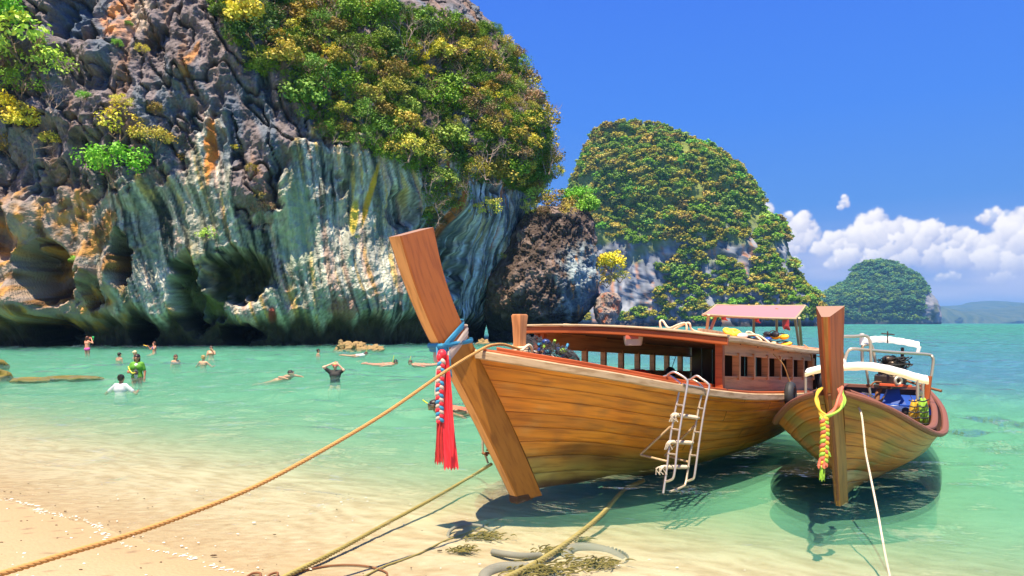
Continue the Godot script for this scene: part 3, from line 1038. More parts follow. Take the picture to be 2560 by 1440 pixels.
func make_plant_meshes() -> void:
	for k in 6:
		leafy.append(crown_mesh(100 + k, [22, 30, 38][k % 3], [60, 46, 44][k % 3], [0.050, 0.066, 0.085][k % 3] * (1.0 if k < 3 else 0.85), 0.8))
	for k in 3:
		flat_leafy.append(crown_mesh(120 + k, 34, 50, 0.05, 0.42))
	for k in 3:
		leafy.append(crown_mesh(140 + k, 20, 34, 0.075, 0.9, 0.25))
	for k in 5:
		far_leafy.append(crown_mesh(160 + k, 18, 40, 0.125, 0.75))
	for k in 3:
		twig_meshes.append(bough_mesh(180 + k, 2, 3, 0.5))
	for k in 4:
		bare_meshes.append(bough_mesh(190 + k, 4, 3, 0.5, 0.026))
	var leaf := func(c: Color): return mat(c, 0.55, true, {"backlight_enabled": true, "backlight": Color(0.5, 0.5, 0.2), "metallic_specular": 0.35})
	M.leaf_bright = leaf.call(Color(0.26, 0.52, 0.035))
	M.leaf_green = leaf.call(Color(0.19, 0.34, 0.03))
	M.leaf_yellow = leaf.call(Color(0.62, 0.50, 0.045))
	M.leaf_olive = leaf.call(Color(0.46, 0.42, 0.05))
	M.leaf_dark = leaf.call(Color(0.07, 0.16, 0.022))
	M.leaf_dry = leaf.call(Color(0.38, 0.24, 0.13))
	M.leaf_blue = leaf.call(Color(0.12, 0.30, 0.10))
	rng.seed = 17
	for k in ["bright", "green", "yellow", "olive", "dark", "dry", "blue"]:      # each kind in a few hues
		var m0: StandardMaterial3D = M["leaf_" + k]
		for j in 4:
			var m: StandardMaterial3D = m0.duplicate()
			var c := m0.albedo_color
			c.h = fposmod(c.h + rng.randf_range(-0.025, 0.03), 1.0)
			c.s = clampf(c.s * rng.randf_range(0.75, 1.05), 0, 1)
			c.v = clampf(c.v * rng.randf_range(0.78, 1.2), 0, 1)
			m.albedo_color = c
			M["leaf_%s_%d" % [k, j]] = m
	M.twig = mat(Color(0.22, 0.15, 0.10), 0.9)
	M.bare = mat(Color(0.36, 0.26, 0.22), 0.9)

func shrub(called: String, label: String, group: String, p: Vector3, r: Vector3, kind: String, mesh: Mesh, bough: Mesh, turn: float) -> Node3D:
	var t := thing(called, label, "tree" if called.ends_with("tree") else "shrub", p, group)
	t.rotation.y = turn
	if mesh:
		var o := MeshInstance3D.new()
		o.name = "foliage"
		o.mesh = mesh
		o.material_override = M["leaf_%s_%d" % [kind, rng.randi() % 4]]
		o.scale = r
		t.add_child(o, true)
	if bough:
		var o := MeshInstance3D.new()
		o.name = "branches"
		o.mesh = bough
		o.material_override = M.twig if mesh else M.bare
		o.scale = r
		t.add_child(o, true)
	return t

func wall(U: float, V: float, out := 0.0) -> Vector3:
	var j := cliff_index(U)
	return cliff_point(j, EYE + (HORIZON - V) / 30.5) + cliff_path[j][4] * out

var VEG_LOW := [[500, -40], [530, 30], [565, 70], [600, 150], [640, 190], [700, 180], [760, 300], [820, 335], [900, 360], [1000, 385], [1050, 420], [1080, 520], [1135, 540], [1155, 430], [1215, 395], [1330, 395]]
var VEG_BARE := [[915, 25, 50, 45], [885, 165, 60, 36], [700, 250, 60, 40], [950, 170, 26, 60], [1150, 250, 30, 40], [1060, 90, 26, 40], [760, 120, 24, 40]]

func make_cliff_plants() -> void:
	var kinds := ["green", "olive", "green", "yellow", "olive", "green", "olive", "dark", "olive", "yellow", "dry"]
	var words := {"green": "mid green", "yellow": "yellow green", "olive": "olive green", "dark": "dark green", "dry": "dry brown", "bright": "bright green"}
	var taken_at := []
	rng.seed = 77
	var j0 := cliff_index(520)
	var j1 := cliff_path.size() - 1
	while (cliff_path[j1][0] as Vector3).z < -86: j1 -= 1
	var tries := 0
	var spots := []
	while spots.size() < 285 and tries < 12000:
		tries += 1
		var j := rng.randi_range(j0, j1)
		var q: Array = cliff_path[j]
		var U := 1280.0 + F * (q[0] as Vector3).x / (q[3] as float)
		var deep: bool = (q[0] as Vector3).z < -72
		var V := rng.randf_range(-70.0, 540.0)
		if V > curve(VEG_LOW, U) - 8 or (deep and V > 385): continue
		var clear := true
		for e in VEG_BARE:
			if pow((U - e[0]) / e[2], 2) + pow((V - e[1]) / e[3], 2) < 1.0: clear = false
		if not clear: continue
		var p := cliff_point(j, EYE + (HORIZON - V) / 30.5)
		var r := rng.randf_range(0.9, 2.0)
		for e in spots:
			if (e[0] as Vector3).distance_to(p) < (e[1] + r) * 0.56:
				clear = false
				break
		if not clear: continue
		spots.append([p, r, j, U, V])
	var k := 0
	for e in spots:
		var U: float = e[3]
		var V: float = e[4]
		var r: float = e[1]
		var n: Vector3 = cliff_path[e[2]][4]
		var g: float = CN.edge.get_noise_2d(U * 2.0, V * 2.0) + rng.randfn(0, 0.25)
		var kind: String = kinds[clampi(int((g + 0.7) / 1.4 * kinds.size()), 0, kinds.size() - 1)]
		if U < 700 and V < 160: kind = ["dark", "green", "dark", "yellow"][k % 4]
		if U > 1150 and kind == "dark": kind = "olive"
		var band := "near the top of the overgrown cliff" if V < 60 else ("halfway up the overgrown cliff" if V < 230 else "along the overgrown cliff's lower fringe")
		var side := "left half" if U < 800 else ("middle" if U < 1050 else "on its right edge")
		if k % 8 == 5:
			k += 1
			shrub("bare_shrub", "leafless grey shrub %s, %s" % [band, side], "leafless shrubs on the overgrown cliff", (e[0] as Vector3) + n * r * 0.7, Vector3.ONE * r * 1.3, "", null, bare_meshes[k % 4], rng.randf() * TAU)
			continue
		shrub("cliff_shrub", "%s shrub %s, %s" % [words[kind], band, side], "shrubs clinging to the overgrown cliff dome", (e[0] as Vector3) + n * r * 0.35 + Vector3(0, r * 0.25, 0), Vector3(r, r * rng.randf_range(0.8, 1.15), r), kind, leafy[k % 9], twig_meshes[k % 3], rng.randf() * TAU)
		k += 1
	# ground cover between them, which no one could count
	var mm := MultiMesh.new()
	mm.transform_format = MultiMesh.TRANSFORM_3D
	mm.mesh = leafy[7]
	var xs := []
	for t in 5000:
		var j := rng.randi_range(j0, j1)
		var q: Array = cliff_path[j]
		var U := 1280.0 + F * (q[0] as Vector3).x / (q[3] as float)
		var V := rng.randf_range(-130.0, 540.0)
		if V > curve(VEG_LOW, U) or xs.size() > 1500: continue
		if CN.edge.get_noise_2d(U * 3.0, V * 3.0) > 0.22: continue
		var p := cliff_point(j, EYE + (HORIZON - V) / 30.5)
		var r := rng.randf_range(0.5, 0.9)
		xs.append(Transform3D(Basis(Vector3.UP, rng.randf() * TAU).scaled(Vector3(r, r, r)), p + (q[4] as Vector3) * 0.1))
	mm.instance_count = xs.size()
	for t in xs.size(): mm.set_instance_transform(t, xs[t])
	var o := MultiMeshInstance3D.new()
	o.name = "undergrowth"
	o.multimesh = mm
	o.material_override = M.leaf_green
	add_child(o)
	tag(o, "low green undergrowth between the shrubs on the cliff", "", "", "stuff")
	# shrubs that stand by themselves on the left face: U, V, radius in wall units, kind, flat crown, label
	for e in [
		[20, 95, 84, "bright", false, "large bright green shrub at the top left end of the cliff"],
		[90, 165, 100, "bright", false, "widest bright green shrub spreading over the left cliff face"],
		[25, 205, 84, "green", false, "mid green shrub below the bright shrubs on the left end of the cliff"],
		[150, 205, 56, "bright", false, "bright green shrub tip reaching right over grey stone at upper left"],
		[80, 250, 56, "green", false, "darker green shrub between bright and yellow shrubs on the left cliff"],
		[25, 300, 48, "yellow", false, "yellow shrub at the left end of the cliff above brown rock"],
		[85, 335, 50, "yellow", false, "yellow flowering shrub over the brown rock on the left cliff"],
		[20, 385, 42, "yellow", false, "lowest yellow shrub at the left end of the cliff"],
		[140, 375, 30, "yellow", false, "small yellow shrub with bare stems right of the yellow shrubs"],
		[312, 432, 92, "bright", true, "flat topped bright green shrub like a parasol on the cliff face"],
		[322, 345, 60, "yellow", false, "yellow green shrub on the ledge above the flat topped shrub"],
		[400, 365, 52, "olive", true, "olive shrub on the ledge right of the yellow green shrub"],
		[445, 400, 26, "yellow", false, "small yellow shrub at the right end of the ledge"],
		[325, 290, 26, "yellow", false, "small yellow shrub on grey stone above the ledge"],
		[395, 295, 24, "olive", false, "small olive shrub on grey stone above the ledge"],
		[232, 276, 22, "bright", true, "small flat bright green tuft on grey stone"],
		[355, 143, 20, "yellow", false, "small yellow tuft below the orange stained rock"],
		[300, 140, 17, "bright", false, "small green tuft below the orange stained rock"],
		[308, 72, 12, "green", false, "tiny green tuft in the middle of the orange stain"],
		[521, 592, 27, "bright", false, "round bright green shrub hanging above the cave mouths"],
		[636, 440, 22, "yellow", false, "small yellow green tuft on the grey boulder above the cave"],
		[650, 500, 20, "olive", false, "small olive tuft low on the grey boulder above the cave"],
		[660, 525, 30, "dry", false, "dry brown shrub under the grey boulder above the cave"],
		[590, 375, 14, "yellow", false, "tiny yellow tuft on grey stone right of the orange stripe"],
		[690, 85, 30, "yellow", false, "small bright yellow shrub among dark leaves at the top"],
		[895, 582, 10, "green", false, "tiny green fern on the striped wall"],
		[190, 655, 16, "bright", false, "thin bright green sprig in the dark hollow at the left"],
		[120, 650, 12, "bright", false, "smallest bright green sprig left in the dark hollow"],
		[775, 285, 20, "green", false, "small grey green shrub under the overgrown dome"],
		[800, 320, 26, "dry", false, "dry brown shrub hanging from the dome's lower left fringe"],
		[1165, 690, 20, "green", false, "small green shrub low in the cleft right of the striped wall"],
		[1140, 610, 24, "dark", false, "dark green creeper in the cleft right of the striped wall"],
		[1105, 565, 40, "dark", false, "dark green shrub high in the cleft, under the overgrown dome"],
		[1120, 660, 34, "dark", false, "dark green shrub low in the cleft, above the small green shrub"],
		[1095, 620, 30, "green", false, "mid green shrub on the cleft's left side beside the striped wall"]]:
		var r: float = e[2] / 30.5
		var p := wall(e[0], e[1], r * 0.3)
		shrub("cliff_shrub", e[5], "", p, Vector3(r, r * (0.85 if not e[4] else 0.9), r * 0.8), e[3], flat_leafy[k % 3] if e[4] else leafy[k % 9], twig_meshes[k % 3], rng.randf() * TAU)
		k += 1
	# leafless ones
	for e in [
		[1085, 480, 75, "large leafless pale shrub leaning out over the cleft"],
		[1150, 375, 70, "leafless pink grey shrub under the dome's right edge"],
		[1190, 330, 66, "leafless pale shrub high on the cliff's right edge"],
		[1130, 430, 55, "leafless shrub hanging just above the cleft"],
		[1000, 360, 48, "leafless tangle at the bottom of the overgrown dome"],
		[840, 330, 40, "leafless tangle at the left bottom of the overgrown dome"],
		[930, 330, 40, "leafless tangle between yellow shrubs at the dome's lower fringe"],
		[190, 300, 60, "leafless orange brown stems below the left shrubs"],
		[130, 400, 50, "leafless twisted stems over dark hollows at the left"],
		[655, 560, 34, "leafless pink twigs under the grey boulder"],
		[30, 30, 60, "leafless orange twigs in the top left corner"],
		[880, 90, 50, "leafless grey branches across bare rock near the top"],
		[1060, 250, 60, "leafless branches sticking out of the middle of the dome"],
		[470, 330, 26, "leafless twigs on grey stone left of the orange stripe"],
		[1100, 150, 60, "leafless branches high on the dome"]]:
		var r: float = e[2] / 30.5
		var p := wall(e[0], e[1], r * 0.5)
		var o2 := shrub("bare_shrub", e[3], "", p, Vector3(r, r, r) * 0.8, "", null, bare_meshes[k % 4], rng.randf() * TAU)
		o2.rotation.x = 0.5
		k += 1
	# a branch with yellow leaves that reaches out from the cliff over the cleft
	for e in [[1230, 515, 34, 66.0, "yellow leaved branch reaching over the cleft towards the stack"], [1190, 520, 24, 66.0, "sparse yellow leaves on a thin branch over the cleft"]]:
		shrub("cliff_shrub", e[4], "", at(e[0], e[1], e[3]), Vector3.ONE * (e[2] / F * e[3]), "yellow", leafy[8], bare_meshes[k % 4], 1.0)
		k += 1
	for e in [[1372, 402, 40, "olive", "olive shrub leaning off the cliff's right edge above the stack"], [1392, 428, 26, "yellow", "yellow shrub lowest on the cliff's right edge against the sky"], [1350, 440, 30, "green", "green shrub hanging under the cliff's right edge"], [1345, 372, 40, "yellow", "yellow green shrub on the cliff's right edge above the hanging shrub"]]:
		shrub("cliff_shrub", e[4], "", at(e[0], e[1], 72.5), Vector3.ONE * (e[2] / F * 72.5), e[3], leafy[k % 9], twig_meshes[k % 3], rng.randf() * TAU)
		k += 1
	# on the rock stack
	for e in [
		[1340, 495, 40, 71.0, "bright", false, "bright green bush at the left of the rock stack's top"],
		[1325, 520, 26, 69.0, "yellow", false, "small yellow bush on the left shoulder of the rock stack"],
		[1390, 512, 52, 70.0, "yellow", false, "yellow bush in front on the rock stack's top"],
		[1440, 488, 50, 73.0, "bright", true, "flat bright green tree crowning the rock stack"],
		[1470, 515, 36, 71.0, "bright", false, "bright green bush at the right of the rock stack's top"],
		[1420, 530, 30, 68.5, "olive", false, "olive bush on the front lip of the rock stack's top"],
		[1360, 528, 24, 68.0, "dry", false, "dry bush on the front lip of the rock stack's top"],
		[1528, 655, 42, 71.0, "yellow", false, "yellow bush hanging off the right side of the rock stack"],
		[1515, 700, 30, 71.0, "olive", false, "olive bush above the small reddish rock knob"],
		[1550, 690, 26, 72.0, "yellow", false, "thin yellow bush right of the hanging bush on the stack"],
		[1255, 640, 12, 67.5, "green", false, "small pale green plant on the stack's left slope"]]:
		var r: float = e[2] / F * e[3]
		shrub("stack_bush", e[6], "", at(e[0], e[1], e[3]), Vector3(r, r * 0.9, r), e[4], flat_leafy[k % 3] if e[5] else leafy[k % 9], twig_meshes[k % 3], rng.randf() * TAU)
		k += 1

# crowns on the far islands: the biggest as things of their own, the rest as one mass
func make_forest(body: Dictionary, d: float, spacing: float, seed_: int, cover: Callable, single: int, kinds: Array, called: String, where: String, group: String) -> void:
	rng.seed = seed_
	var nu: int = body.nu
	var ny: int = body.ny
	var pts: PackedVector3Array = body.pts
	var found := []
	var cells := {}
	for t in 40000:
		var j := rng.randi_range(2, ny - 2)
		var k := rng.randi_range(0, nu - 1)
		var p := pts[j * nu + k]
		if p.z < -d - spacing * 4.0 and j < ny - 12: continue
		if p.y < spacing * 0.8: continue
		if not cover.call(p): continue
		var key := Vector3i((p / spacing).round())
		if cells.has(key): continue
		cells[key] = true
		found.append([p, spacing * rng.randf_range(0.55, 1.1)])
	found.sort_custom(func(a, b): return a[1] > b[1])
	var mm := {}
	for t in found.size():
		var p: Vector3 = found[t][0]
		var r: float = found[t][1]
		var kind: String = kinds[rng.randi_range(0, kinds.size() - 1)]
		if t < single:
			shrub(called, where, group, p + Vector3(0, r * 0.2, 0), Vector3(r, r * 0.85, r), kind, far_leafy[t % 5], null, rng.randf() * TAU)
		else:
			if not mm.has(kind): mm[kind] = []
			mm[kind].append(Transform3D(Basis(Vector3.UP, rng.randf() * TAU).scaled(Vector3(r, r * 0.85, r)), p + Vector3(0, r * 0.15, 0)))
	for kind in mm:
		var m := MultiMesh.new()
		m.transform_format = MultiMesh.TRANSFORM_3D
		m.mesh = far_leafy[mm.keys().find(kind) % 5]
		m.instance_count = mm[kind].size()
		for t in mm[kind].size(): m.set_instance_transform(t, mm[kind][t])
		var o := MultiMeshInstance3D.new()
		o.name = numbered("forest")
		o.multimesh = m
		o.material_override = M["leaf_" + kind]
		add_child(o)
		tag(o, "forest of smaller trees " + where.substr(where.find("on the")), "", "", "stuff")

func make_forests() -> void:
	var g := noise(91, 0.03, FastNoiseLite.TYPE_SIMPLEX_SMOOTH, 3)
	var isle_cover := func(p: Vector3) -> bool:
		var U := 1280.0 + F * p.x / -p.z
		var V := HORIZON - (p.y - EYE) * F / -p.z
		var n: float = g.get_noise_2d(p.x, p.y)
		var bare := 0.0
		for e in [[1545, 690, 62, 120], [1600, 700, 50, 70], [1500, 720, 60, 90], [1830, 620, 70, 32], [1868, 700, 16, 70], [1650, 625, 60, 26], [1890, 545, 16, 40], [1952, 620, 10, 60]]:
			bare = maxf(bare, 1.0 - (pow((U - e[0]) / e[2], 2) + pow((V - e[1]) / e[3], 2)))
		return bare + n * 0.9 < 0.25
	make_forest(ISLE, 450.0, 4.3, 300, isle_cover, 280, ["olive", "green", "green", "olive", "green", "bright", "green", "olive"], "island_tree", "rounded tree crown on the steep wooded island behind the stack", "trees on the wooded island")
	var islet_cover := func(p: Vector3) -> bool:
		var U := 1280.0 + F * p.x / -p.z
		return U < 2308 + 20 * g.get_noise_2d(p.x, p.y)
	make_forest(ISLET, 1400.0, 9.5, 301, islet_cover, 0, ["blue", "green", "blue", "dark"], "island_tree", "trees on the far rounded island", "")

# ---------------------------------------------------------------- boats
# sweeps a profile (points across, up) along a path; lats are the across directions
func sweep(b: MB, pts: Array, lats: Array, prof: Array, caps := true) -> void:
	var n := pts.size()
	var m := prof.size()
	var run := 0.0
	var runs := [0.0]
	for k in range(1, n):
		run += (pts[k] as Vector3).distance_to(pts[k - 1])
		runs.append(run)
	for e in m:
		var p: Vector2 = prof[e]
		var q: Vector2 = prof[(e + 1) % m]
		var g := PackedVector3Array()
		var uv := PackedVector2Array()
		for k in n:
			g.append(pts[k] + lats[k] * p.x + Vector3.UP * p.y)
			g.append(pts[k] + lats[k] * q.x + Vector3.UP * q.y)
			uv.append(Vector2(runs[k], e * 0.2))
			uv.append(Vector2(runs[k], e * 0.2 + p.distance_to(q)))
		b.grid(g, 2, n, PackedColorArray(), uv)
	if caps:
		for k in [0, n - 1]:
			var c := Vector2.ZERO
			for p in prof: c += p / m
			for e in m:
				var p: Vector2 = prof[e]
				var q: Vector2 = prof[(e + 1) % m]
				b.tri(pts[k] + lats[k] * c.x + Vector3.UP * c.y, pts[k] + lats[k] * p.x + Vector3.UP * p.y, pts[k] + lats[k] * q.x + Vector3.UP * q.y)

func rect(x0: float, y0: float, x1: float, y1: float, r := 0.012) -> Array:
	return [Vector2(x0 + r, y0), Vector2(x1 - r, y0), Vector2(x1, y0 + r), Vector2(x1, y1 - r), Vector2(x1 - r, y1), Vector2(x0 + r, y1), Vector2(x0, y1 - r), Vector2(x0, y0 + r)]

class Boat:
	var foot: Vector3
	var u: Vector3
	var n: Vector3
	var front: Array     # [h, L] of the stem's front edge
	var wide: Array      # [x, half breadth of the gunwale], x from the stem
	var low: Array       # [x, half breadth at the boot top]
	var sheer: Array     # [s, height of the gunwale]
	var boot: Array      # [s, height of the boot top line]
	var keel: Array      # [s, height of the keel]
	var stern: float
	var stem_deep: float
	func _init(f: Vector3, deg: float) -> void:
		foot = f
		var a := deg_to_rad(deg)
		u = Vector3(cos(a), 0, -sin(a))
		n = Vector3(sin(a), 0, cos(a))
	func at(s: float, w: float, h: float) -> Vector3:
		return foot + u * s + n * w + Vector3.UP * h

func hull_point(bo: Boat, t: float, f: float, side: float, out := 0.0) -> Vector3:
	var top0: float = smooth_curve(bo.sheer, -0.7)
	var h0 := lerpf(0.02, top0, t)
	var s0: float = -(smooth_curve(bo.front, h0) - bo.stem_deep)
	var s := lerpf(s0, bo.stern, f)
	var x := s - s0
	var hk: float = smooth_curve(bo.keel, s)
	var hb: float = smooth_curve(bo.boot, s)
	var hg: float = smooth_curve(bo.sheer, s)
	var wl: float = smooth_curve(bo.low, x)
	var wg: float = smooth_curve(bo.wide, x)
	var w: float
	var h: float
	if t < 0.25:
		var g := t / 0.25
		w = lerpf(0.05, wl, pow(g, 0.7))
		h = lerpf(hk, hb, g)
	else:
		var g := (t - 0.25) / 0.75
		w = lerpf(wl, wg, pow(g, 0.72))
		h = lerpf(hb, hg, g)
	# meet the stem: the strakes sweep up to their own height there
	var m := 1.0 - smoothstep(0.0, 1.9, x)
	if m > 0.0:
		var e: float
		if t < 0.25: e = lerpf(smooth_curve(bo.keel, s0), smooth_curve(bo.boot, s0), t / 0.25)
		else: e = lerpf(smooth_curve(bo.boot, s0), smooth_curve(bo.sheer, s0), (t - 0.25) / 0.75)
		h += (h0 - e) * m
	return bo.at(s, side * (w + out), h)

func make_hull(t: Node3D, bo: Boat, paint: Callable, strakes: Array, cuts: Array, seed_: int) -> void:
	var shell := MB.new()
	shell.col = Color(0.20, 0.10, 0.03)
	for side in [1.0, -1.0]:
		var g := PackedVector3Array()
		for j in 14:
			for k in 40:
				g.append(hull_point(bo, j / 13.0, k / 39.0, side, -0.035))
		shell.grid(g, 40, 14)
	# the transom
	var tr := PackedVector3Array()
	for j in 14:
		for k in 5:
			tr.append(hull_point(bo, j / 13.0, 1.0, 1.0, 0.0).lerp(hull_point(bo, j / 13.0, 1.0, -1.0, 0.0), k / 4.0))
	shell.grid(tr, 5, 14)
	var hull := obj("hull", shell, M.dark_wood, t)
	rng.seed = seed_
	for side in [1.0, -1.0]:
		for j in strakes.size() - 1:
			var ends := [0.0]
			for c in cuts[j % cuts.size()]: ends.append(c)
			ends.append(1.0)
			for e in ends.size() - 1:
				var b := MB.new()
				var f0: float = ends[e] + (0.0007 if e else 0.0)
				var f1: float = ends[e + 1] - 0.0007
				var nu := maxi(6, int((f1 - f0) * 70))
				var pts := PackedVector3Array()
				var cols := PackedColorArray()
				var uvs := PackedVector2Array()
				var tone := rng.randf_range(0.84, 1.12)
				var shift := rng.randf() * 7.0
				var t0: float = strakes[j]
				var t1: float = strakes[j + 1]
				var bumps := [-0.010, 0.0, 0.003, 0.003, 0.0, -0.010]
				var vs := [0.006, 0.028, 0.2, 0.8, 0.972, 0.994]
				for v in 6:
					for k in nu:
						var f := lerpf(f0, f1, k / float(nu - 1))
						var tt := lerpf(t0, t1, vs[v])
						var p := hull_point(bo, tt, f, side, bumps[v])
						pts.append(p)
						var c: Color = paint.call(p, tt, f, side)
						cols.append(Color(c.r * tone, c.g * tone, c.b * tone))
						uvs.append(Vector2(f * 8.0 + shift, vs[v] * (t1 - t0) * 1.6 + shift * 0.37))
				b.grid(pts, nu, 6, cols, uvs)
				obj("plank", b, M.hull_wood, hull)

# a timber whose section runs from a front edge to a back edge in the plane of the keel; list: [front L, front h, back L, back h, front half width, back half width]
func make_stem(bo: Boat, list: Array, called: String, t: Node3D, body: Material, face: Material, end: Material) -> void:
	var b := MB.new()
	var fb := MB.new()
	var eb := MB.new()
	var n := list.size()
	var ring := []
	for q in list:
		var r := 0.018
		var fw: float = q[4]
		var bw: float = q[5]
		var fl := Vector2(q[0], q[1])
		var bl := Vector2(q[2], q[3])
		var d := (bl - fl)
		var c := []
		for e in [[0.0, -fw + r], [0.0, fw - r], [r, fw], [1.0 - r, bw], [1.0, bw - r], [1.0, -bw + r], [1.0 - r, -bw], [r, -fw]]:
			var p = fl + d * e[0]
			c.append(bo.at(-p.x, e[1], p.y))
		ring.append(c)
	for e in 8:
		var g := PackedVector3Array()
		var uv := PackedVector2Array()
		for k in n:
			g.append(ring[k][e])
			g.append(ring[k][(e + 1) % 8])
			uv.append(Vector2(list[k][1], e * 0.31))
			uv.append(Vector2(list[k][1], e * 0.31 + (ring[k][e] as Vector3).distance_to(ring[k][(e + 1) % 8])))
		(fb if e == 0 else b).grid(g, 2, n, PackedColorArray(), uv)
	for k in [0, n - 1]:
		var mid := Vector3.ZERO
		for e in 8: mid += ring[k][e] / 8.0
		for e in 8:
			if k: eb.tri(mid, ring[k][(e + 1) % 8], ring[k][e])
			else: b.tri(mid, ring[k][e], ring[k][(e + 1) % 8])
	var o := obj(called, b, body, t)
	obj("front_face", fb, face, o)
	obj("end_grain", eb, end, o)

func resample(list: Array, n: int) -> Array:      # smooth the rows of a loft
	var o := []
	var m: int = list[0].size()
	for k in n:
		var x := k / float(n - 1) * (list.size() - 1)
		var row := []
		for q in m:
			var pts := []
			for j in list.size(): pts.append([float(j), list[j][q]])
			row.append(smooth_curve(pts, x))
		o.append(row)
	return o

func gun_path(bo: Boat, side: float, f0: float, f1: float, n: int, inward := 0.0, up := 0.0) -> Array:
	var pts := []
	for k in n:
		pts.append(hull_point(bo, 1.0, lerpf(f0, f1, k / float(n - 1)), side, -inward) + Vector3.UP * up)
	return pts

func inside(bo: Boat, f: float, side: float, drop: float) -> Vector3:      # the hull's inner face at a depth below the gunwale
	var top := hull_point(bo, 1.0, f, side)
	var t := 1.0
	var p := top
	while t > 0.04:
		p = hull_point(bo, t, f, side, -0.09)
		if p.y <= top.y - drop: break
		t -= 0.02
	return Vector3(p.x, top.y - drop, p.z)

func lats(pts: Array, want: Vector3) -> Array:
	var o := []
	for k in pts.size():
		var d: Vector3 = (pts[mini(k + 1, pts.size() - 1)] - pts[maxi(k - 1, 0)])
		var l := d.cross(Vector3.UP).normalized()
		o.append(l if l.dot(want) > 0 else -l)
	return o

# three strands laid round one another
func rope_strands(b: MB, path: Array, r: float, pitch: float, steps := 0.02, sides := 5) -> void:
	var runs := [0.0]
	for k in range(1, path.size()): runs.append(runs[-1] + (path[k] as Vector3).distance_to(path[k - 1]))
	var total: float = runs[-1]
	var n := maxi(4, int(total / steps))
	var dense := []
	var j := 0
	for k in n + 1:
		var x := total * k / n
		while j < path.size() - 2 and runs[j + 1] < x: j += 1
		dense.append((path[j] as Vector3).lerp(path[j + 1], clampf((x - runs[j]) / maxf(runs[j + 1] - runs[j], 1e-6), 0, 1)))
	for s in 3:
		var str_ := []
		for k in n + 1:
			var d: Vector3 = (dense[mini(k + 1, n)] - dense[maxi(k - 1, 0)]).normalized()
			var e1 := d.cross(Vector3.UP if absf(d.y) < 0.9 else Vector3.RIGHT).normalized()
			var e2 := d.cross(e1)
			var a := TAU * s / 3.0 + TAU * (total * k / n) / pitch
			str_.append(dense[k] + (e1 * cos(a) + e2 * sin(a)) * r * 0.5)
		b.tube(str_, r * 0.56, sides)

func rope(called: String, label: String, path: Array, r: float, m: Material, twisted := true, parent: Node3D = null) -> MeshInstance3D:
	var b := MB.new()
	if twisted: rope_strands(b, path, r, r * 7.0, maxf(r * 0.8, 0.012))
	else: b.tube(path, r, 7)
	var o := obj(called, b, m, parent)
	if not parent: tag(o, label, "rope")
	return o

# a strip of cloth hanging along a path, w wide, with folds
func cloth_strip(b: MB, path: Array, w, folds: float, depth: float, across: Vector3, seed_ := 0) -> void:
	var n := path.size()
	var m := 15
	var g := PackedVector3Array()
	var nz := noise(seed_ + 500, 0.9)
	for k in n:
		var ww: float = w[k] if w is Array else w
		var d: Vector3 = (path[mini(k + 1, n - 1)] - path[maxi(k - 1, 0)]).normalized()
		var front := across.cross(d).normalized()
		for q in m:
			var x := q / float(m - 1) - 0.5
			var ph := folds * TAU * x + 1.3 * nz.get_noise_2d(k * 0.35, 4.0) + seed_
			g.append(path[k] + across * (x * ww + 0.25 * depth * cos(ph * 1.3)) + front * (depth * sin(ph)) + d * (0.02 * sin(ph * 2.0) if k == n - 1 else 0.0))
	b.grid(g, m, n)

func sash(called: String, parent: Node3D, path: Array, w, m: Material, across: Vector3, folds := 2.0, depth := 0.012, seed_ := 0) -> void:
	var b := MB.new()
	cloth_strip(b, path, w, folds, depth, across, seed_)
	obj(called, b, m, parent)

# a plait of three coloured cloths
func plait(parent: Node3D, path: Array, r: float, mats_: Array, turns: float) -> void:
	var n := path.size() - 1
	for k in 3:
		var b := MB.new()
		var p := []
		var rr := []
		for j in 90:
			var x := j / 89.0 * n
			var q := mini(int(x), n - 1)
			var c: Vector3 = (path[q] as Vector3).lerp(path[q + 1], x - q)
			var th := TAU * turns * j / 89.0 + k * TAU / 3.0
			p.append(c + Vector3(sin(th) * r * 0.55, 0, sin(th * 2.0) * r * 0.30))
			rr.append(r * (0.42 + 0.08 * sin(th * 2.0 + 1.0)))
		b.tube(p, rr, 9)
		obj("plait_strand", b, mats_[k], parent)

func grain_texture(seed_: int, dark: Color, mid: Color, light: Color) -> NoiseTexture2D:
	var n := noise(seed_, 0.012, FastNoiseLite.TYPE_SIMPLEX_SMOOTH, 5)
	n.domain_warp_enabled = true
	n.domain_warp_amplitude = 18.0
	n.domain_warp_frequency = 0.01
	return noise_tex(n, 512, 512, ramp([[0.0, dark], [0.30, mid.lerp(dark, 0.6)], [0.42, mid], [0.7, light], [1.0, light]]))

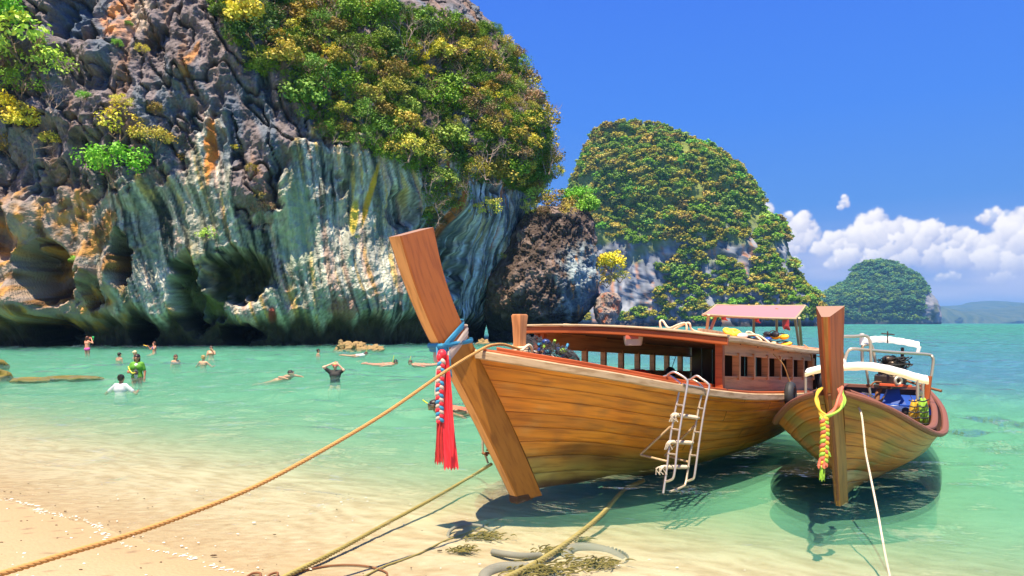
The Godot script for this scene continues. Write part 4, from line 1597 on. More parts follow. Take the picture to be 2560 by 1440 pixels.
func make_boat_materials() -> void:
	var g1 := grain_texture(201, Color(0.62, 0.54, 0.44), Color(0.88, 0.85, 0.80), Color(1, 1, 1))
	var stretch := {"albedo_texture": g1, "uv1_scale": Vector3(0.22, 2.6, 1), "clearcoat_enabled": true, "clearcoat": 0.25, "clearcoat_roughness": 0.35, "heightmap_enabled": true, "heightmap_scale": 0.12, "heightmap_texture": g1}
	M.hull_wood = mat(Color(1, 1, 1), 0.5, true, stretch)
	M.dark_wood = mat(Color(0.10, 0.045, 0.02), 0.7)
	M.prow_wood = mat(Color(0.50, 0.135, 0.02), 0.42, false, {"albedo_texture": grain_texture(202, Color(0.70, 0.62, 0.55), Color(0.92, 0.90, 0.88), Color(1, 1, 1)), "clearcoat_enabled": true, "clearcoat": 0.2, "clearcoat_roughness": 0.4})
	M.prow_wood.uv1_scale = Vector3(0.35, 3.0, 1)
	M.red_wood = mat(Color(0.46, 0.10, 0.018), 0.55, false, {"albedo_texture": g1, "uv1_scale": Vector3(0.22, 2.6, 1)})
	M.cabin_wood = mat(Color(0.60, 0.25, 0.085), 0.55, false, stretch)
	M.grey_wood = mat(Color(0.50, 0.36, 0.22), 0.8, false, {"albedo_texture": g1, "uv1_scale": Vector3(0.5, 3.0, 1)})
	M.deck_wood = mat(Color(0.30, 0.15, 0.07), 0.7, false, {"albedo_texture": g1, "uv1_scale": Vector3(0.5, 3.0, 1)})
	M.steel = mat(Color(0.66, 0.58, 0.50), 0.38, false, {"metallic": 0.75})
	M.old_steel = mat(Color(0.55, 0.47, 0.36), 0.45, false, {"metallic": 0.6})
	M.rust = mat(Color(0.22, 0.09, 0.035), 0.8)
	M.rubber = mat(Color(0.03, 0.032, 0.036), 0.6)
	M.rope_tan = mat(Color(0.50, 0.26, 0.08), 0.85)
	M.rope_pale = mat(Color(0.74, 0.62, 0.42), 0.85)
	M.rope_green = mat(Color(0.36, 0.29, 0.09), 0.9)
	M.rope_white = mat(Color(0.66, 0.56, 0.44), 0.8)
	M.white = mat(Color(0.80, 0.78, 0.74), 0.6)
	M.cream = mat(Color(0.78, 0.62, 0.34), 0.7)
	M.pink = mat(Color(0.72, 0.20, 0.22), 0.75, false, {"backlight_enabled": true, "backlight": Color(0.4, 0.1, 0.1)})
	var silk := {"rim_enabled": true, "rim": 0.3, "backlight_enabled": true, "backlight": Color(0.35, 0.35, 0.35)}
	M.red_cloth = mat(Color(0.82, 0.025, 0.045), 0.5, false, silk)
	M.dark_red_cloth = mat(Color(0.50, 0.02, 0.02), 0.55, false, silk)
	M.blue_cloth = mat(Color(0.03, 0.26, 0.46), 0.6, false, silk)
	M.white_cloth = mat(Color(0.58, 0.46, 0.38), 0.6, false, silk)
	M.yellow_cloth = mat(Color(0.72, 0.44, 0.03), 0.6, false, silk)
	M.green_cloth = mat(Color(0.32, 0.58, 0.05), 0.6, false, silk)
	M.coral_cloth = mat(Color(0.68, 0.15, 0.08), 0.6, false, silk)
	M.yellow = mat(Color(0.85, 0.50, 0.03), 0.5)
	M.black = mat(Color(0.02, 0.02, 0.022), 0.6)
	M.blue_paint = mat(Color(0.02, 0.07, 0.32), 0.4)
	M.engine_metal = mat(Color(0.10, 0.075, 0.06), 0.5, false, {"metallic": 0.6})
	M.orange_paint = mat(Color(0.62, 0.10, 0.03), 0.5)
	M.tub = mat(Color(0.78, 0.62, 0.44), 0.35, false, {"backlight_enabled": true, "backlight": Color(0.6, 0.5, 0.4)})
	M.net = mat(Color(0.06, 0.06, 0.07), 0.8)
	M.brown_cloth = mat(Color(0.30, 0.15, 0.03), 0.8)
	M.weed = mat(Color(0.20, 0.16, 0.03), 0.8, true)

var B1: Boat
var B2: Boat

func hull_paint_1(p: Vector3, t: float, f: float, side: float) -> Color:
	var n: float = CN.hull_a.get_noise_3dv(p)
	var m: float = CN.hull_b.get_noise_3dv(Vector3(p.x, p.y * 2.5, p.z))
	var c := mixc(Color(0.66, 0.205, 0.011), Color(0.85, 0.33, 0.02), 0.5 + n)
	c = mixc(c, Color(0.74, 0.38, 0.10), smoothstep(0.25, 0.5, m) * 0.5)
	c = mixc(c, Color(0.30, 0.12, 0.03), smoothstep(0.22, 0.5, -m) * 0.6)
	# green and yellow growth towards the water and the stern
	var wet := smoothstep(0.36, 0.14, t + 0.10 * n - 0.12 * f)
	c = mixc(c, mixc(Color(0.46, 0.40, 0.10), Color(0.30, 0.32, 0.08), 0.5 + m), wet * 0.85)
	c = mixc(c, Color(0.50, 0.34, 0.07), smoothstep(0.5, 0.95, f) * 0.5)
	c = mixc(c, Color(0.16, 0.08, 0.025), spot(f, t, 0.17, 0.29, 0.16, 0.10) * (0.5 + n) * 0.9)  # dark patch aft of the stem: the hull's self-shadow painted in
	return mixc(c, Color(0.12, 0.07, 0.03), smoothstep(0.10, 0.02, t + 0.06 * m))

func make_big_boat() -> void:
	CN.hull_a = noise(211, 0.7, FastNoiseLite.TYPE_SIMPLEX_SMOOTH, 4)
	CN.hull_b = noise(212, 2.2, FastNoiseLite.TYPE_SIMPLEX_SMOOTH, 4)
	var bo := Boat.new(Vector3(0.02, 0, -7.64), 50)
	B1 = bo
	bo.front = [[-0.05, -0.03], [0.0, 0.0], [0.536, 0.361], [0.99, 0.669], [1.395, 0.958], [1.651, 1.15], [1.93, 1.334], [2.302, 1.535], [2.695, 1.704]]
	bo.wide = [[0, 0.10], [0.23, 0.37], [0.73, 0.70], [1.23, 0.92], [1.73, 1.08], [2.23, 1.22], [2.73, 1.32], [3.73, 1.42], [4.73, 1.45], [5.73, 1.42], [6.73, 1.35], [7.93, 1.2]]
	bo.low = [[0, 0.085], [0.6, 0.2], [1.46, 0.38], [2.1, 0.52], [2.8, 0.68], [4.15, 0.90], [5.5, 0.86], [6.8, 0.66], [7.4, 0.5]]
	bo.sheer = [[-1.0, 1.70], [-0.5, 1.57], [0, 1.465], [0.5, 1.37], [1, 1.275], [1.5, 1.185], [2, 1.105], [3, 0.98], [4, 0.895], [5, 0.825], [6, 0.755], [7.3, 0.67]]
	bo.boot = [[-0.5, 0.44], [0.3, 0.41], [1.0, 0.34], [2.0, 0.16], [3.0, 0.06], [5, 0.04], [7.3, 0.04]]
	bo.keel = [[-0.3, -0.02], [0.2, -0.03], [1.2, -0.10], [3, -0.25], [5, -0.28], [7.3, -0.2]]
	bo.stern = 7.25
	bo.stem_deep = 0.40
	var t := thing("longtail_boat", "large orange wooden longtail boat with a roofed cabin and red ribbons on its prow", "boat", bo.foot)
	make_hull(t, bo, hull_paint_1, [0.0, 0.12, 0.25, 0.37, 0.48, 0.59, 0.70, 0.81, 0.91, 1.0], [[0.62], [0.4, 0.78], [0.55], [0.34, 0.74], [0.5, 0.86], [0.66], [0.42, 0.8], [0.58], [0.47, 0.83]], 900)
	var stem := resample([[-0.02, -0.05, -0.42, -0.06, 0.055, 0.075], [0.29, 0.43, -0.11, 0.43, 0.06, 0.08], [0.67, 0.99, 0.27, 1.02, 0.065, 0.085], [0.96, 1.395, 0.55, 1.44, 0.068, 0.088], [1.15, 1.65, 0.77, 1.72, 0.07, 0.09], [1.334, 1.93, 0.98, 2.02, 0.075, 0.092], [1.535, 2.30, 1.17, 2.40, 0.082, 0.096], [1.70, 2.69, 1.30, 2.81, 0.09, 0.10]], 26)
	make_stem(bo, stem.slice(15), "prow_post", t, M.prow_wood, M.worn_wood, M.end_wood)
	make_stem(bo, stem.slice(0, 16), "stem", t, M.stem_wood, M.worn_wood, M.stem_wood)
	var cap := MB.new()
	cap.box(Transform3D(Basis(bo.u, Vector3.UP, bo.u.cross(Vector3.UP)), bo.at(0.14, 0, -0.03)), Vector3(0.32, 0.10, 0.13), 0.02)
	obj("keel_shoe", cap, M.dark_wood, t)
	# rails
	for side in [1.0, -1.0]:
		var pts := gun_path(bo, side, 0.0, 1.0, 60)
		var l := lats(pts, bo.n * side)
		var r := MB.new()
		sweep(r, pts, l, rect(-0.02, -0.075, 0.045, 0.015))
		obj("rubbing_rail", r, M.grey_wood, t)
		var c := MB.new()
		sweep(c, gun_path(bo, side, 0.012, 1.0, 60, 0.09, 0.03), l, rect(-0.10, -0.018, 0.085, 0.014, 0.006))
		obj("gunwale_plank", c, M.red_wood, t)
		var c2 := MB.new()
		sweep(c2, gun_path(bo, side, 0.03, 0.98, 60, 0.20, 0.075), l, rect(-0.03, -0.06, 0.02, 0.02, 0.008))
		obj("coaming", c2, M.red_wood, t)
	# decks: planks side by side
	for q in [[0.035, 0.24, -0.03], [0.24, 0.97, -0.42]]:
		for k in 9:
			var x0 := lerpf(-1, 1, k / 9.0)
			var x1 := lerpf(-1, 1, (k + 1) / 9.0) - 0.012
			var b := MB.new()
			var g := PackedVector3Array()
			var uv := PackedVector2Array()
			for j in 16:
				var f := lerpf(q[0], q[1], j / 15.0)
				var a := inside(bo, f, 1.0, -minf(q[2], -0.02))
				var c := inside(bo, f, -1.0, -minf(q[2], -0.02))
				var mid := (a + c) / 2.0
				for x in [x0, x1]:
					g.append(mid + (a - c) / 2.0 * x + Vector3.UP * 0.01 * sin(k * 7.0))
					uv.append(Vector2(f * 8, x + k * 0.3))
			b.grid(g, 2, 16, PackedColorArray(), uv)
			obj("deck_plank", b, M.deck_wood, t)
	# the bitt on the foredeck
	var bp := MB.new()
	var ring := []
	var g2 := PackedVector3Array()
	for q in [[1.42, 0.058], [1.70, 0.05], [1.86, 0.056], [1.985, 0.066], [2.0, 0.055]]:
		for e in [[-1, -1], [1, -1], [1, 1], [-1, 1]]:
			g2.append(bo.at(0.10 + e[0] * q[1], e[1] * q[1], q[0]))
	for e in 4:
		var s := PackedVector3Array()
		var uv := PackedVector2Array()
		for k in 5:
			s.append(g2[k * 4 + e]); s.append(g2[k * 4 + (e + 1) % 4])
			uv.append(Vector2(k * 0.15, e * 0.3)); uv.append(Vector2(k * 0.15, e * 0.3 + 0.12))
		bp.grid(s, 2, 5, PackedColorArray(), uv)
	bp.quad(g2[16], g2[17], g2[18], g2[19])
	obj("mooring_post", bp, M.cabin_wood, t)
	# ------------------------------------------------ cabin
	var edge := [[1.9, 1.735], [2.48, 1.73], [3.4, 1.66], [4.4, 1.57], [5.4, 1.49], [6.14, 1.455], [7.2, 1.44]]
	var roof_h := func(s: float, w: float) -> float: return smooth_curve(edge, s) + 0.05 - 0.042 * w + 0.055 * (1.0 - w * w / 2.0)
	var wall_ := func(w: float, s0: float, s1: float, n: int) -> void:
		var hw := w / absf(w)
		var win := func(s: float) -> Array: return [lerpf(1.225, 0.995, (s - 2.48) / 3.66), lerpf(1.517, 1.288, (s - 2.48) / 3.66)]
		for part in ["lower_panel", "upper_panel"]:
			var b := MB.new()
			var pts := []
			var ls := []
			var lo := PackedVector3Array()
			var steps := 14
			for k in steps:
				var s := lerpf(s0, s1, k / float(steps - 1))
				var y0: float = smooth_curve(bo.sheer, s) + 0.02 if part == "lower_panel" else win.call(s)[1]
				var y1: float = win.call(s)[0] if part == "lower_panel" else roof_h.call(s, w) - 0.005
				for e in [[0.02, y0], [0.02, y1], [-0.02, y1], [-0.02, y0]]:
					lo.append(bo.at(s, w + e[0], e[1]))
			for e in 4:
				var g := PackedVector3Array()
				var uv := PackedVector2Array()
				for k in steps:
					g.append(lo[k * 4 + e]); g.append(lo[k * 4 + (e + 1) % 4])
					uv.append(Vector2(k * 0.28, e)); uv.append(Vector2(k * 0.28, e + lo[k * 4 + e].distance_to(lo[k * 4 + (e + 1) % 4])))
				b.grid(g, 2, steps, PackedColorArray(), uv)
			obj(part, b, M.cabin_wood, t)
		for k in n + 1:
			var s := lerpf(s0 + 0.03, s1 - 0.03, k / float(n))
			var b := MB.new()
			var thick := 0.075 if k == 0 else 0.05
			var q0: float = win.call(s)[0] - 0.03
			var q1: float = win.call(s)[1] + 0.03
			if k == 0:
				q0 = smooth_curve(bo.sheer, s)
				q1 = roof_h.call(s, w) - 0.01
			b.beam(bo.at(s, w, q0), bo.at(s, w, q1), 0.10, thick, bo.u, 0.006)
			obj("window_post", b, M.red_wood if k == 0 else M.cabin_wood, t)
		# a sill and a head rail, proud of the panels
		for q in [0, 1]:
			var b := MB.new()
			var pts := []
			for k in 10:
				var s := lerpf(s0, s1, k / 9.0)
				pts.append(bo.at(s, w, win.call(s)[q]))
			sweep(b, pts, lats(pts, bo.n), rect(-0.035, -0.012, 0.035, 0.012, 0.003))
			obj("window_rail", b, M.cabin_wood, t)
	wall_.call(1.28, 2.48, 6.2, 7)
	wall_.call(-1.16, 2.0, 6.9, 9)
	# bulkhead at the back, of upright boards
	for k in 11:
		var w0 := lerpf(-1.12, 1.2, k / 11.0)
		var w1 := lerpf(-1.12, 1.2, (k + 1) / 11.0) - 0.008
		var b := MB.new()
		b.box(Transform3D(Basis(bo.n, Vector3.UP, -bo.u), bo.at(6.75, (w0 + w1) / 2, 0.9)), Vector3(w1 - w0, 1.14, 0.025), 0.004)
		obj("bulkhead_board", b, M.dark_wood, t)
	# roof
	var rb := MB.new()
	for lay in [0.0, -0.05]:
		var g := PackedVector3Array()
		for k in 16:
			for j in 11:
				var w := lerpf(-1.36, 1.42, j / 10.0)
				var s := lerpf(lerpf(1.86, 2.36, j / 10.0), 7.0, k / 15.0)
				g.append(bo.at(s, w, roof_h.call(s, w) + lay))
		rb.grid(g, 11, 16)
	var roof := obj("roof", rb, M.cabin_wood, t)
	var fas := MB.new()
	var fp := []
	for j in 15:
		var w := lerpf(-1.44, 1.46, j / 14.0)
		var s := lerpf(1.84, 2.34, j / 14.0)
		fp.append(bo.at(s, w, roof_h.call(s, clampf(w, -1.36, 1.42))))
	sweep(fas, fp, lats(fp, -bo.u), rect(-0.02, -0.095, 0.035, 0.0, 0.012))
	obj("fascia", fas, M.red_wood, roof)
	var fc := MB.new()
	sweep(fc, fp, lats(fp, -bo.u), rect(-0.09, 0.003, 0.06, 0.034, 0.01))
	obj("front_batten", fc, M.grey_wood, roof)
	for side in [1.0, -1.0]:
		var e := MB.new()
		var p := []
		for k in 16:
			var s := lerpf(2.36 if side > 0 else 1.86, 7.0, k / 15.0)
			var w: float = 1.42 if side > 0 else -1.36
			p.append(bo.at(s, w, roof_h.call(s, w)))
		sweep(e, p, lats(p, bo.n * side), rect(-0.06, -0.055, 0.035, 0.025, 0.02))
		obj("roof_edge", e, M.grey_wood if side > 0 else M.cabin_wood, roof)
	for k in 7:
		var s := 2.5 + k * 0.62
		var b := MB.new()
		b.beam(bo.at(s, -1.2, roof_h.call(s, -1.2) - 0.075), bo.at(s, 1.3, roof_h.call(s, 1.3) - 0.075), 0.05, 0.045)
		obj("roof_beam", b, M.dark_wood, roof)
	# curved bracket at the far front corner
	var br := MB.new()
	var cp := spline([bo.at(1.98, -1.22, 1.74), bo.at(1.93, -1.2, 1.55), bo.at(2.0, -1.18, 1.35), bo.at(2.02, -1.18, 1.1)], 6)
	br.tube(cp, 0.04, 8)
	obj("corner_bracket", br, M.red_wood, t)
	# benches inside
	for side in [0.85, -0.8]:
		var b := MB.new()
		b.beam(bo.at(2.8, side, 0.86), bo.at(6.4, side, 0.62), 0.34, 0.04)
		obj("bench", b, M.deck_wood, t)
	# the pink awning on poles above the stern
	var aw := MB.new()
	var g3 := PackedVector3Array()
	var c0 := at(1757, 787, 12.0)
	var c1 := at(1988, 797, 13.6)
	var c2 := at(1790, 763, 14.2)
	var c3 := at(2013, 764, 15.8)
	for k in 12:
		for j in 12:
			var x := j / 11.0
			var y := k / 11.0
			g3.append(c0.lerp(c1, x).lerp(c2.lerp(c3, x), y) + Vector3.UP * (-0.05 * sin(PI * x) * sin(PI * y) + 0.008 * sin(x * 31.0)))
	aw.grid(g3, 12, 12)
	var awn := obj("awning", aw, M.pink, t)
	var hem := MB.new()
	for q in [[c0, c1], [c0, c2], [c2, c3], [c1, c3]]:
		hem.tube([q[0], q[0].lerp(q[1], 0.3) - Vector3.UP * 0.012, q[0].lerp(q[1], 0.7) - Vector3.UP * 0.012, q[1]], 0.022, 6)
	obj("awning_frame", hem, M.grey_wood, awn)
	for q in [[c0 + Vector3(0.10, 0, 0), at(1766, 832, 12.2)], [c1, at(1998, 866, 13.8)], [c1 + Vector3(0.12, 0.02, -0.1), at(2004, 862, 14.2)], [at(1885, 770, 14.6), at(1884, 842, 14.6)], [at(1942, 770, 14.8), at(1942, 842, 14.8)], [at(1790, 790, 12.6), at(1776, 826, 12.4)]]:
		var b := MB.new()
		b.tube([q[0], q[1]], 0.028, 7)
		obj("awning_pole", b, M.grey_wood, awn)
	for q in [[0.88, 0.10, 0.22], [0.55, 0.05, 0.10], [0.2, 0.06, 0.08]]:
		var b := MB.new()
		b.col = Color(0.3, 0.1, 0.1)
		cloth_strip(b, spline([c0.lerp(c1, q[0]) - Vector3(0, 0.01, 0), c0.lerp(c1, q[0]) - Vector3(0, q[2] * 0.6, 0), c0.lerp(c1, q[0] + 0.02) - Vector3(0, q[2], 0)], 5), q[1] * 2.4, 1.0, 0.02, (c1 - c0).normalized(), 3)
		obj("awning_flap", b, M.dark_red_cloth, awn)

func make_ribbons() -> void:
	var bo := B1
	var t := thing("prow_garland", "red, blue and white sashes and plait tied round the large boat's prow", "garland", at(1105, 875, 6.75))
	# turns of cloth round the prow: a slanting loop, h0 high in front and rise higher behind
	var back := [[0.43, -0.11], [1.02, 0.27], [1.44, 0.55], [1.72, 0.77], [2.02, 0.98], [2.40, 1.17], [2.81, 1.30]]
	var round_ := func(h0: float, rise: float, off: float) -> Array:
		var o := []
		for q in [[0.0, 0.0], [0.0, 1.0], [0.15, 1.0], [0.4, 1.0], [0.7, 1.0], [0.93, 1.0], [1.0, 0.6], [1.0, -0.6], [0.93, -1.0], [0.5, -1.0], [0.1, -1.0], [0.0, -0.8], [0.0, 0.0]]:
			var h: float = h0 + rise * q[0]
			var L: float = lerpf(smooth_curve(bo.front, h) + 0.012 + off, smooth_curve(back, h) - 0.012 - off, q[0])
			o.append(bo.at(-L, q[1] * (0.092 + off), h))
		return spline(o, 4)
	var band := func(called: String, path: Array, w: float, m: Material) -> void:
		var b := MB.new()
		var g := PackedVector3Array()
		var mid := Vector3.ZERO
		for p in path: mid += p / path.size()
		for k in path.size():
			var out: Vector3 = (path[k] as Vector3) - mid
			out.y = 0
			for q in 9:
				var x := q / 8.0 - 0.5
				g.append(path[k] + Vector3.UP * x * w + out.normalized() * (0.010 + 0.010 * cos(x * 3.0) + 0.005 * sin(q * 2.6 + k * 0.25)))
		b.grid(g, 9, path.size())
		obj(called, b, m, t)
	band.call("blue_sash", round_.call(1.66, 0.24, 0.0), 0.085, M.blue_cloth)
	band.call("white_sash", round_.call(1.57, 0.26, 0.004), 0.12, M.white_cloth)
	band.call("blue_sash", round_.call(1.68, 0.05, 0.006), 0.05, M.blue_cloth)
	var X := Vector3(1, 0, 0)
	sash("blue_tail", t, spline([at(1116, 868, 6.72), at(1121, 905, 6.72), at(1125, 945, 6.74)], 6), 0.045, M.blue_cloth, X, 1.0, 0.01, 1)
	sash("blue_tail", t, spline([at(1098, 858, 6.70), at(1100, 890, 6.66), at(1104, 905, 6.66)], 6), 0.06, M.blue_cloth, X, 1.5, 0.01, 2)
	var kn := MB.new()
	kn.ball(at(1105, 886, 6.66), Vector3(0.045, 0.05, 0.045), 14, 10)
	kn.ball(at(1099, 893, 6.64), Vector3(0.03, 0.04, 0.03), 12, 8)
	obj("knot", kn, M.red_cloth, t)
	plait(t, [at(1104, 900, 6.64), at(1099, 980, 6.63), at(1100, 1056, 6.63)], 0.046, [M.white_cloth, M.blue_cloth, M.red_cloth], 5.0)
	var w1 := []
	for k in 25: w1.append(lerpf(0.075, 0.155, k / 24.0))
	sash("red_streamer", t, spline([at(1112, 888, 6.66), at(1116, 960, 6.66), at(1119, 1060, 6.64), at(1128, 1172, 6.62)], 8), w1, M.red_cloth, X, 2.6, 0.018, 4)
	var w2 := []
	for k in 17: w2.append(lerpf(0.045, 0.085, k / 16.0))
	sash("dark_red_streamer", t, spline([at(1099, 1046, 6.62), at(1098, 1100, 6.60), at(1097, 1158, 6.60)], 8), w2, M.dark_red_cloth, X, 1.8, 0.012, 5)
	sash("white_tail", t, spline([at(1093, 920, 6.66), at(1089, 985, 6.66)], 6), 0.022, M.white_cloth, X, 1.0, 0.006, 6)

func make_ladder() -> void:
	var t := thing("boarding_ladder", "steel boarding ladder with white rope treads hooked over the large boat's near rail", "ladder", on_water(1657, 1233))
	var R3 := func(x: float, y: float, dd: float) -> Vector3:
		var v := 720.0 + y / 3.2
		return at(1300.0 + x / 3.2, v, lerpf(8.05, 7.75, (v - 935.0) / 298.0) + dd)
	var A := [[1130, 722, 0.16], [1160, 706, 0.12], [1205, 706, 0.05], [1262, 748, 0], [1278, 785, 0], [1250, 940, 0], [1215, 1120, 0], [1190, 1300, 0], [1172, 1460, 0], [1146, 1642, 0]]
	var Bq := [[1180, 695, 0.06], [1225, 672, -0.02], [1275, 692, -0.06], [1330, 730, -0.08], [1338, 770, -0.08], [1310, 940, -0.08], [1280, 1120, -0.08], [1255, 1300, -0.08], [1240, 1450, -0.08], [1225, 1520, -0.07], [1195, 1540, -0.04], [1165, 1550, 0]]
	var C := [[1325, 745, 0.40], [1350, 735, 0.34], [1395, 740, 0.28], [1445, 778, 0.24], [1456, 815, 0.23], [1425, 990, 0.23], [1395, 1150, 0.23], [1362, 1330, 0.23], [1345, 1440, 0.23], [1325, 1560, 0.2], [1300, 1590, 0.15], [1200, 1630, 0.05]]
	var D := [[1370, 728, 0.26], [1412, 703, 0.2], [1455, 728, 0.17], [1504, 765, 0.15], [1512, 800, 0.15], [1480, 940, 0.15], [1447, 1140, 0.15], [1420, 1330, 0.15], [1402, 1460, 0.15], [1390, 1520, 0.16], [1365, 1535, 0.19], [1335, 1545, 0.22]]
	for L in [A, Bq, C, D]:
		var p := []
		for q in L: p.append(R3.call(q[0], q[1], q[2]))
		var b := MB.new()
		b.tube(spline(p, 5), 0.0135, 8)
		obj("rail", b, M.steel if L != C else M.old_steel, t)
	for q in [[1250, 936, 0, 1300, 938, -0.08], [1212, 1128, 0, 1272, 1135, -0.08], [1185, 1325, 0, 1246, 1332, -0.08], [1425, 960, 0.23, 1478, 968, 0.15], [1393, 1150, 0.23, 1446, 1156, 0.15], [1362, 1338, 0.23, 1418, 1342, 0.15], [1300, 770, -0.04, 1462, 800, 0.2]]:
		var b := MB.new()
		b.tube([R3.call(q[0], q[1], q[2]), R3.call(q[3], q[4], q[5])], 0.012, 7)
		obj("rung", b, M.steel, t)
	for q in [[1238, 1012, 1432, 1040], [1200, 1232, 1385, 1238], [1150, 1432, 1350, 1432]]:
		var b := MB.new()
		var a: Vector3 = R3.call(q[0], q[1], -0.01)
		var c: Vector3 = R3.call(q[2], q[3], 0.22)
		b.tube([a, c], 0.015, 8)
		var tr := obj("tread", b, M.old_steel, t)
		var w := MB.new()      # cord wound round it
		var path := []
		for k in 120:
			var f := k / 119.0
			path.append(a.lerp(c, 0.02 + f * 0.9) + Vector3(0, cos(f * 110.0), sin(f * 110.0)) * 0.019)
		w.tube(path, 0.007, 5)
		for k in 7:
			var s := a + Vector3(rng.randfn(0, 0.02), 0.02, 0.02)
			w.tube(spline([s, s + Vector3(-0.03 + rng.randfn(0, 0.03), -0.03, 0.02), s + Vector3(-0.04 + rng.randfn(0, 0.04), -0.10, 0.01)], 3), 0.006, 4)
		obj("cord_winding", w, M.rope_white, tr)
	for q in [[965, 1332, 0.25, 1206, 1106, 0.0], [1160, 1338, 0.55, 1395, 1104, 0.23], [965, 1336, 0.25, 1176, 1386, 0.0], [1160, 1340, 0.55, 1345, 1390, 0.23]]:
		var b := MB.new()
		b.tube([R3.call(q[0], q[1], q[2]), R3.call(q[3], q[4], q[5])], 0.013, 6)
		obj("brace", b, M.grey_wood, t)

func make_boat_things() -> void:
	var bo := B1
	rng.seed = 41
	# tyres used as fenders
	for q in [[4.42, 1.52, 0.86, 0.5, "black tyre fender hung by a cord on the large boat's near side"], [6.45, 1.36, 0.94, 0.2, "second tyre fender at the stern corner of the large boat, behind the small boat's prow"]]:
		var t := thing("tyre_fender", q[4], "tyre", bo.at(q[0], q[1], q[2]), "tyre fenders on the large boat")
		var b := MB.new()
		b.ring(bo.at(q[0], q[1], q[2]), bo.n + bo.u * 0.15, 0.145, 0.055, 34, 12, 1.15)
		obj("tyre", b, M.rubber, t)
		var c := MB.new()
		c.tube(spline([bo.at(q[0] - 0.25, 1.36, 1.62 - 0.05 * q[0] + 0.06), bo.at(q[0] - 0.12, 1.46, 1.30), bo.at(q[0], q[1] - 0.01, q[2] + 0.19), bo.at(q[0], q[1] + 0.05, q[2] + 0.11), bo.at(q[0], q[1] - 0.05, q[2] + 0.10), bo.at(q[0], q[1], q[2] + 0.2)], 6), 0.009, 6)
		obj("cord", c, M.rope_tan, t)
	# net bag of masks and snorkels on the foredeck
	var nb := thing("net_bag", "black net bag full of snorkel gear lying on the large boat's foredeck", "bag", at(1380, 890, 8.2))
	var cen := at(1374, 880, 8.25)
	var sh := MB.new()
	var lump := noise(61, 3.0)
	var surf := func(a: float, x: float) -> Vector3:
		var r := 0.16 * pow(maxf(0.0, 1.0 - x * x), 0.4) * (1.0 + 0.5 * lump.get_noise_2d(x * 2.2, a * 0.4))
		return cen + Vector3(x * 0.36, -x * 0.12, x * 0.05) + Vector3(0, sin(a) * r * 0.75, cos(a) * r)
	for k in 30:
		var loop1 := []
		var loop2 := []
		for j in 29:
			var x := lerpf(-0.97, 0.97, j / 28.0)
			loop1.append(surf.call(k * TAU / 30.0 + x * 2.2, x))
			loop2.append(surf.call(k * TAU / 30.0 - x * 2.2, x))
		sh.tube(loop1, 0.0035, 3, false)
		sh.tube(loop2, 0.0035, 3, false)
	obj("netting", sh, M.net, nb)
	var cols := [M.blue_paint, M.green_cloth, M.black, M.white, M.cabin_wood, M.blue_cloth, M.black]
	for k in 22:
		var b := MB.new()
		var x := rng.randf_range(-0.85, 0.85)
		var p: Vector3 = cen.lerp(surf.call(rng.randf() * TAU, x), 0.75)
		var d := Vector3(rng.randfn(0, 1), rng.randfn(0, 0.4), rng.randfn(0, 1)).normalized()
		if k % 2: b.tube(spline([p - d * 0.12, p, p + d * 0.11 + Vector3(0, 0.03, 0)], 4), 0.016, 7)
		else: b.ball(p, Vector3(0.05, 0.035, 0.04), 10, 7)
		obj("snorkel" if k % 2 else "mask", b, cols[k % 7], nb)
	# tub hung under the roof
	var tub := thing("plastic_tub", "pale plastic tub hanging under the cabin roof's front edge", "tub", at(1583, 862, 9.2))
	var tb := MB.new()
	var g := PackedVector3Array()
	for q in [[0.12, 0.075, 0.0], [0.125, 0.08, -0.01], [0.11, 0.07, -0.11], [0.10, 0.06, -0.125]]:
		for k in 20:
			var a := TAU * k / 20
			g.append(at(1583, 840, 9.2) + Vector3(signf(cos(a)) * pow(absf(cos(a)), 0.4) * q[0], q[2], signf(sin(a)) * pow(absf(sin(a)), 0.4) * q[1]))
	tb.grid(g, 20, 4, PackedColorArray(), PackedVector2Array(), true)
	tb.ball(at(1583, 840, 9.2) + Vector3(0, -0.123, 0), Vector3(0.10, 0.006, 0.06), 20, 4)
	obj("tub", tb, M.tub, tub)
	var rt := MB.new()
	rt.box(Transform3D(Basis(), at(1580, 843, 9.11)), Vector3(0.17, 0.045, 0.01), 0.003)
	obj("red_band", rt, M.coral_cloth, tub)
	# things seen through the open cabin
	var hp := MB.new()
	for k in 9: hp.ball(at(1570 + k * 6.0, 934 - 6.0 * sin(k * 0.4) + rng.randf() * 4, 10.6), Vector3(0.07, 0.05, 0.07), 10, 7)
	tag(obj("cloth_heap", hp, M.dark_red_cloth), "dark red cloth heaped on the bench inside the cabin", "cloth")
	var bl := MB.new()
	bl.ball(at(1676, 932, 11.5), Vector3(0.09, 0.10, 0.09), 14, 10)
	bl.tube([at(1676, 930, 11.5), at(1690, 890, 11.5)], 0.006, 5)
	tag(obj("buoy", bl, M.black), "black round buoy with a thin stick at the cabin's far windows", "buoy")
	# on the roof
	for q in [[1411, 810, 10.6, 1478, 817, 10.9, "short grey timber on the far front corner of the cabin roof"], [1748, 822, 11.2, 1812, 832, 11.6, "grey timber on the cabin roof in front of the yellow floats"]]:
		var b := MB.new()
		b.beam(at(q[0], q[1] + 3, q[2]), at(q[3], q[4] + 3, q[5]), 0.07, 0.055)
		tag(obj("timber", b, M.grey_wood), q[6], "timber")
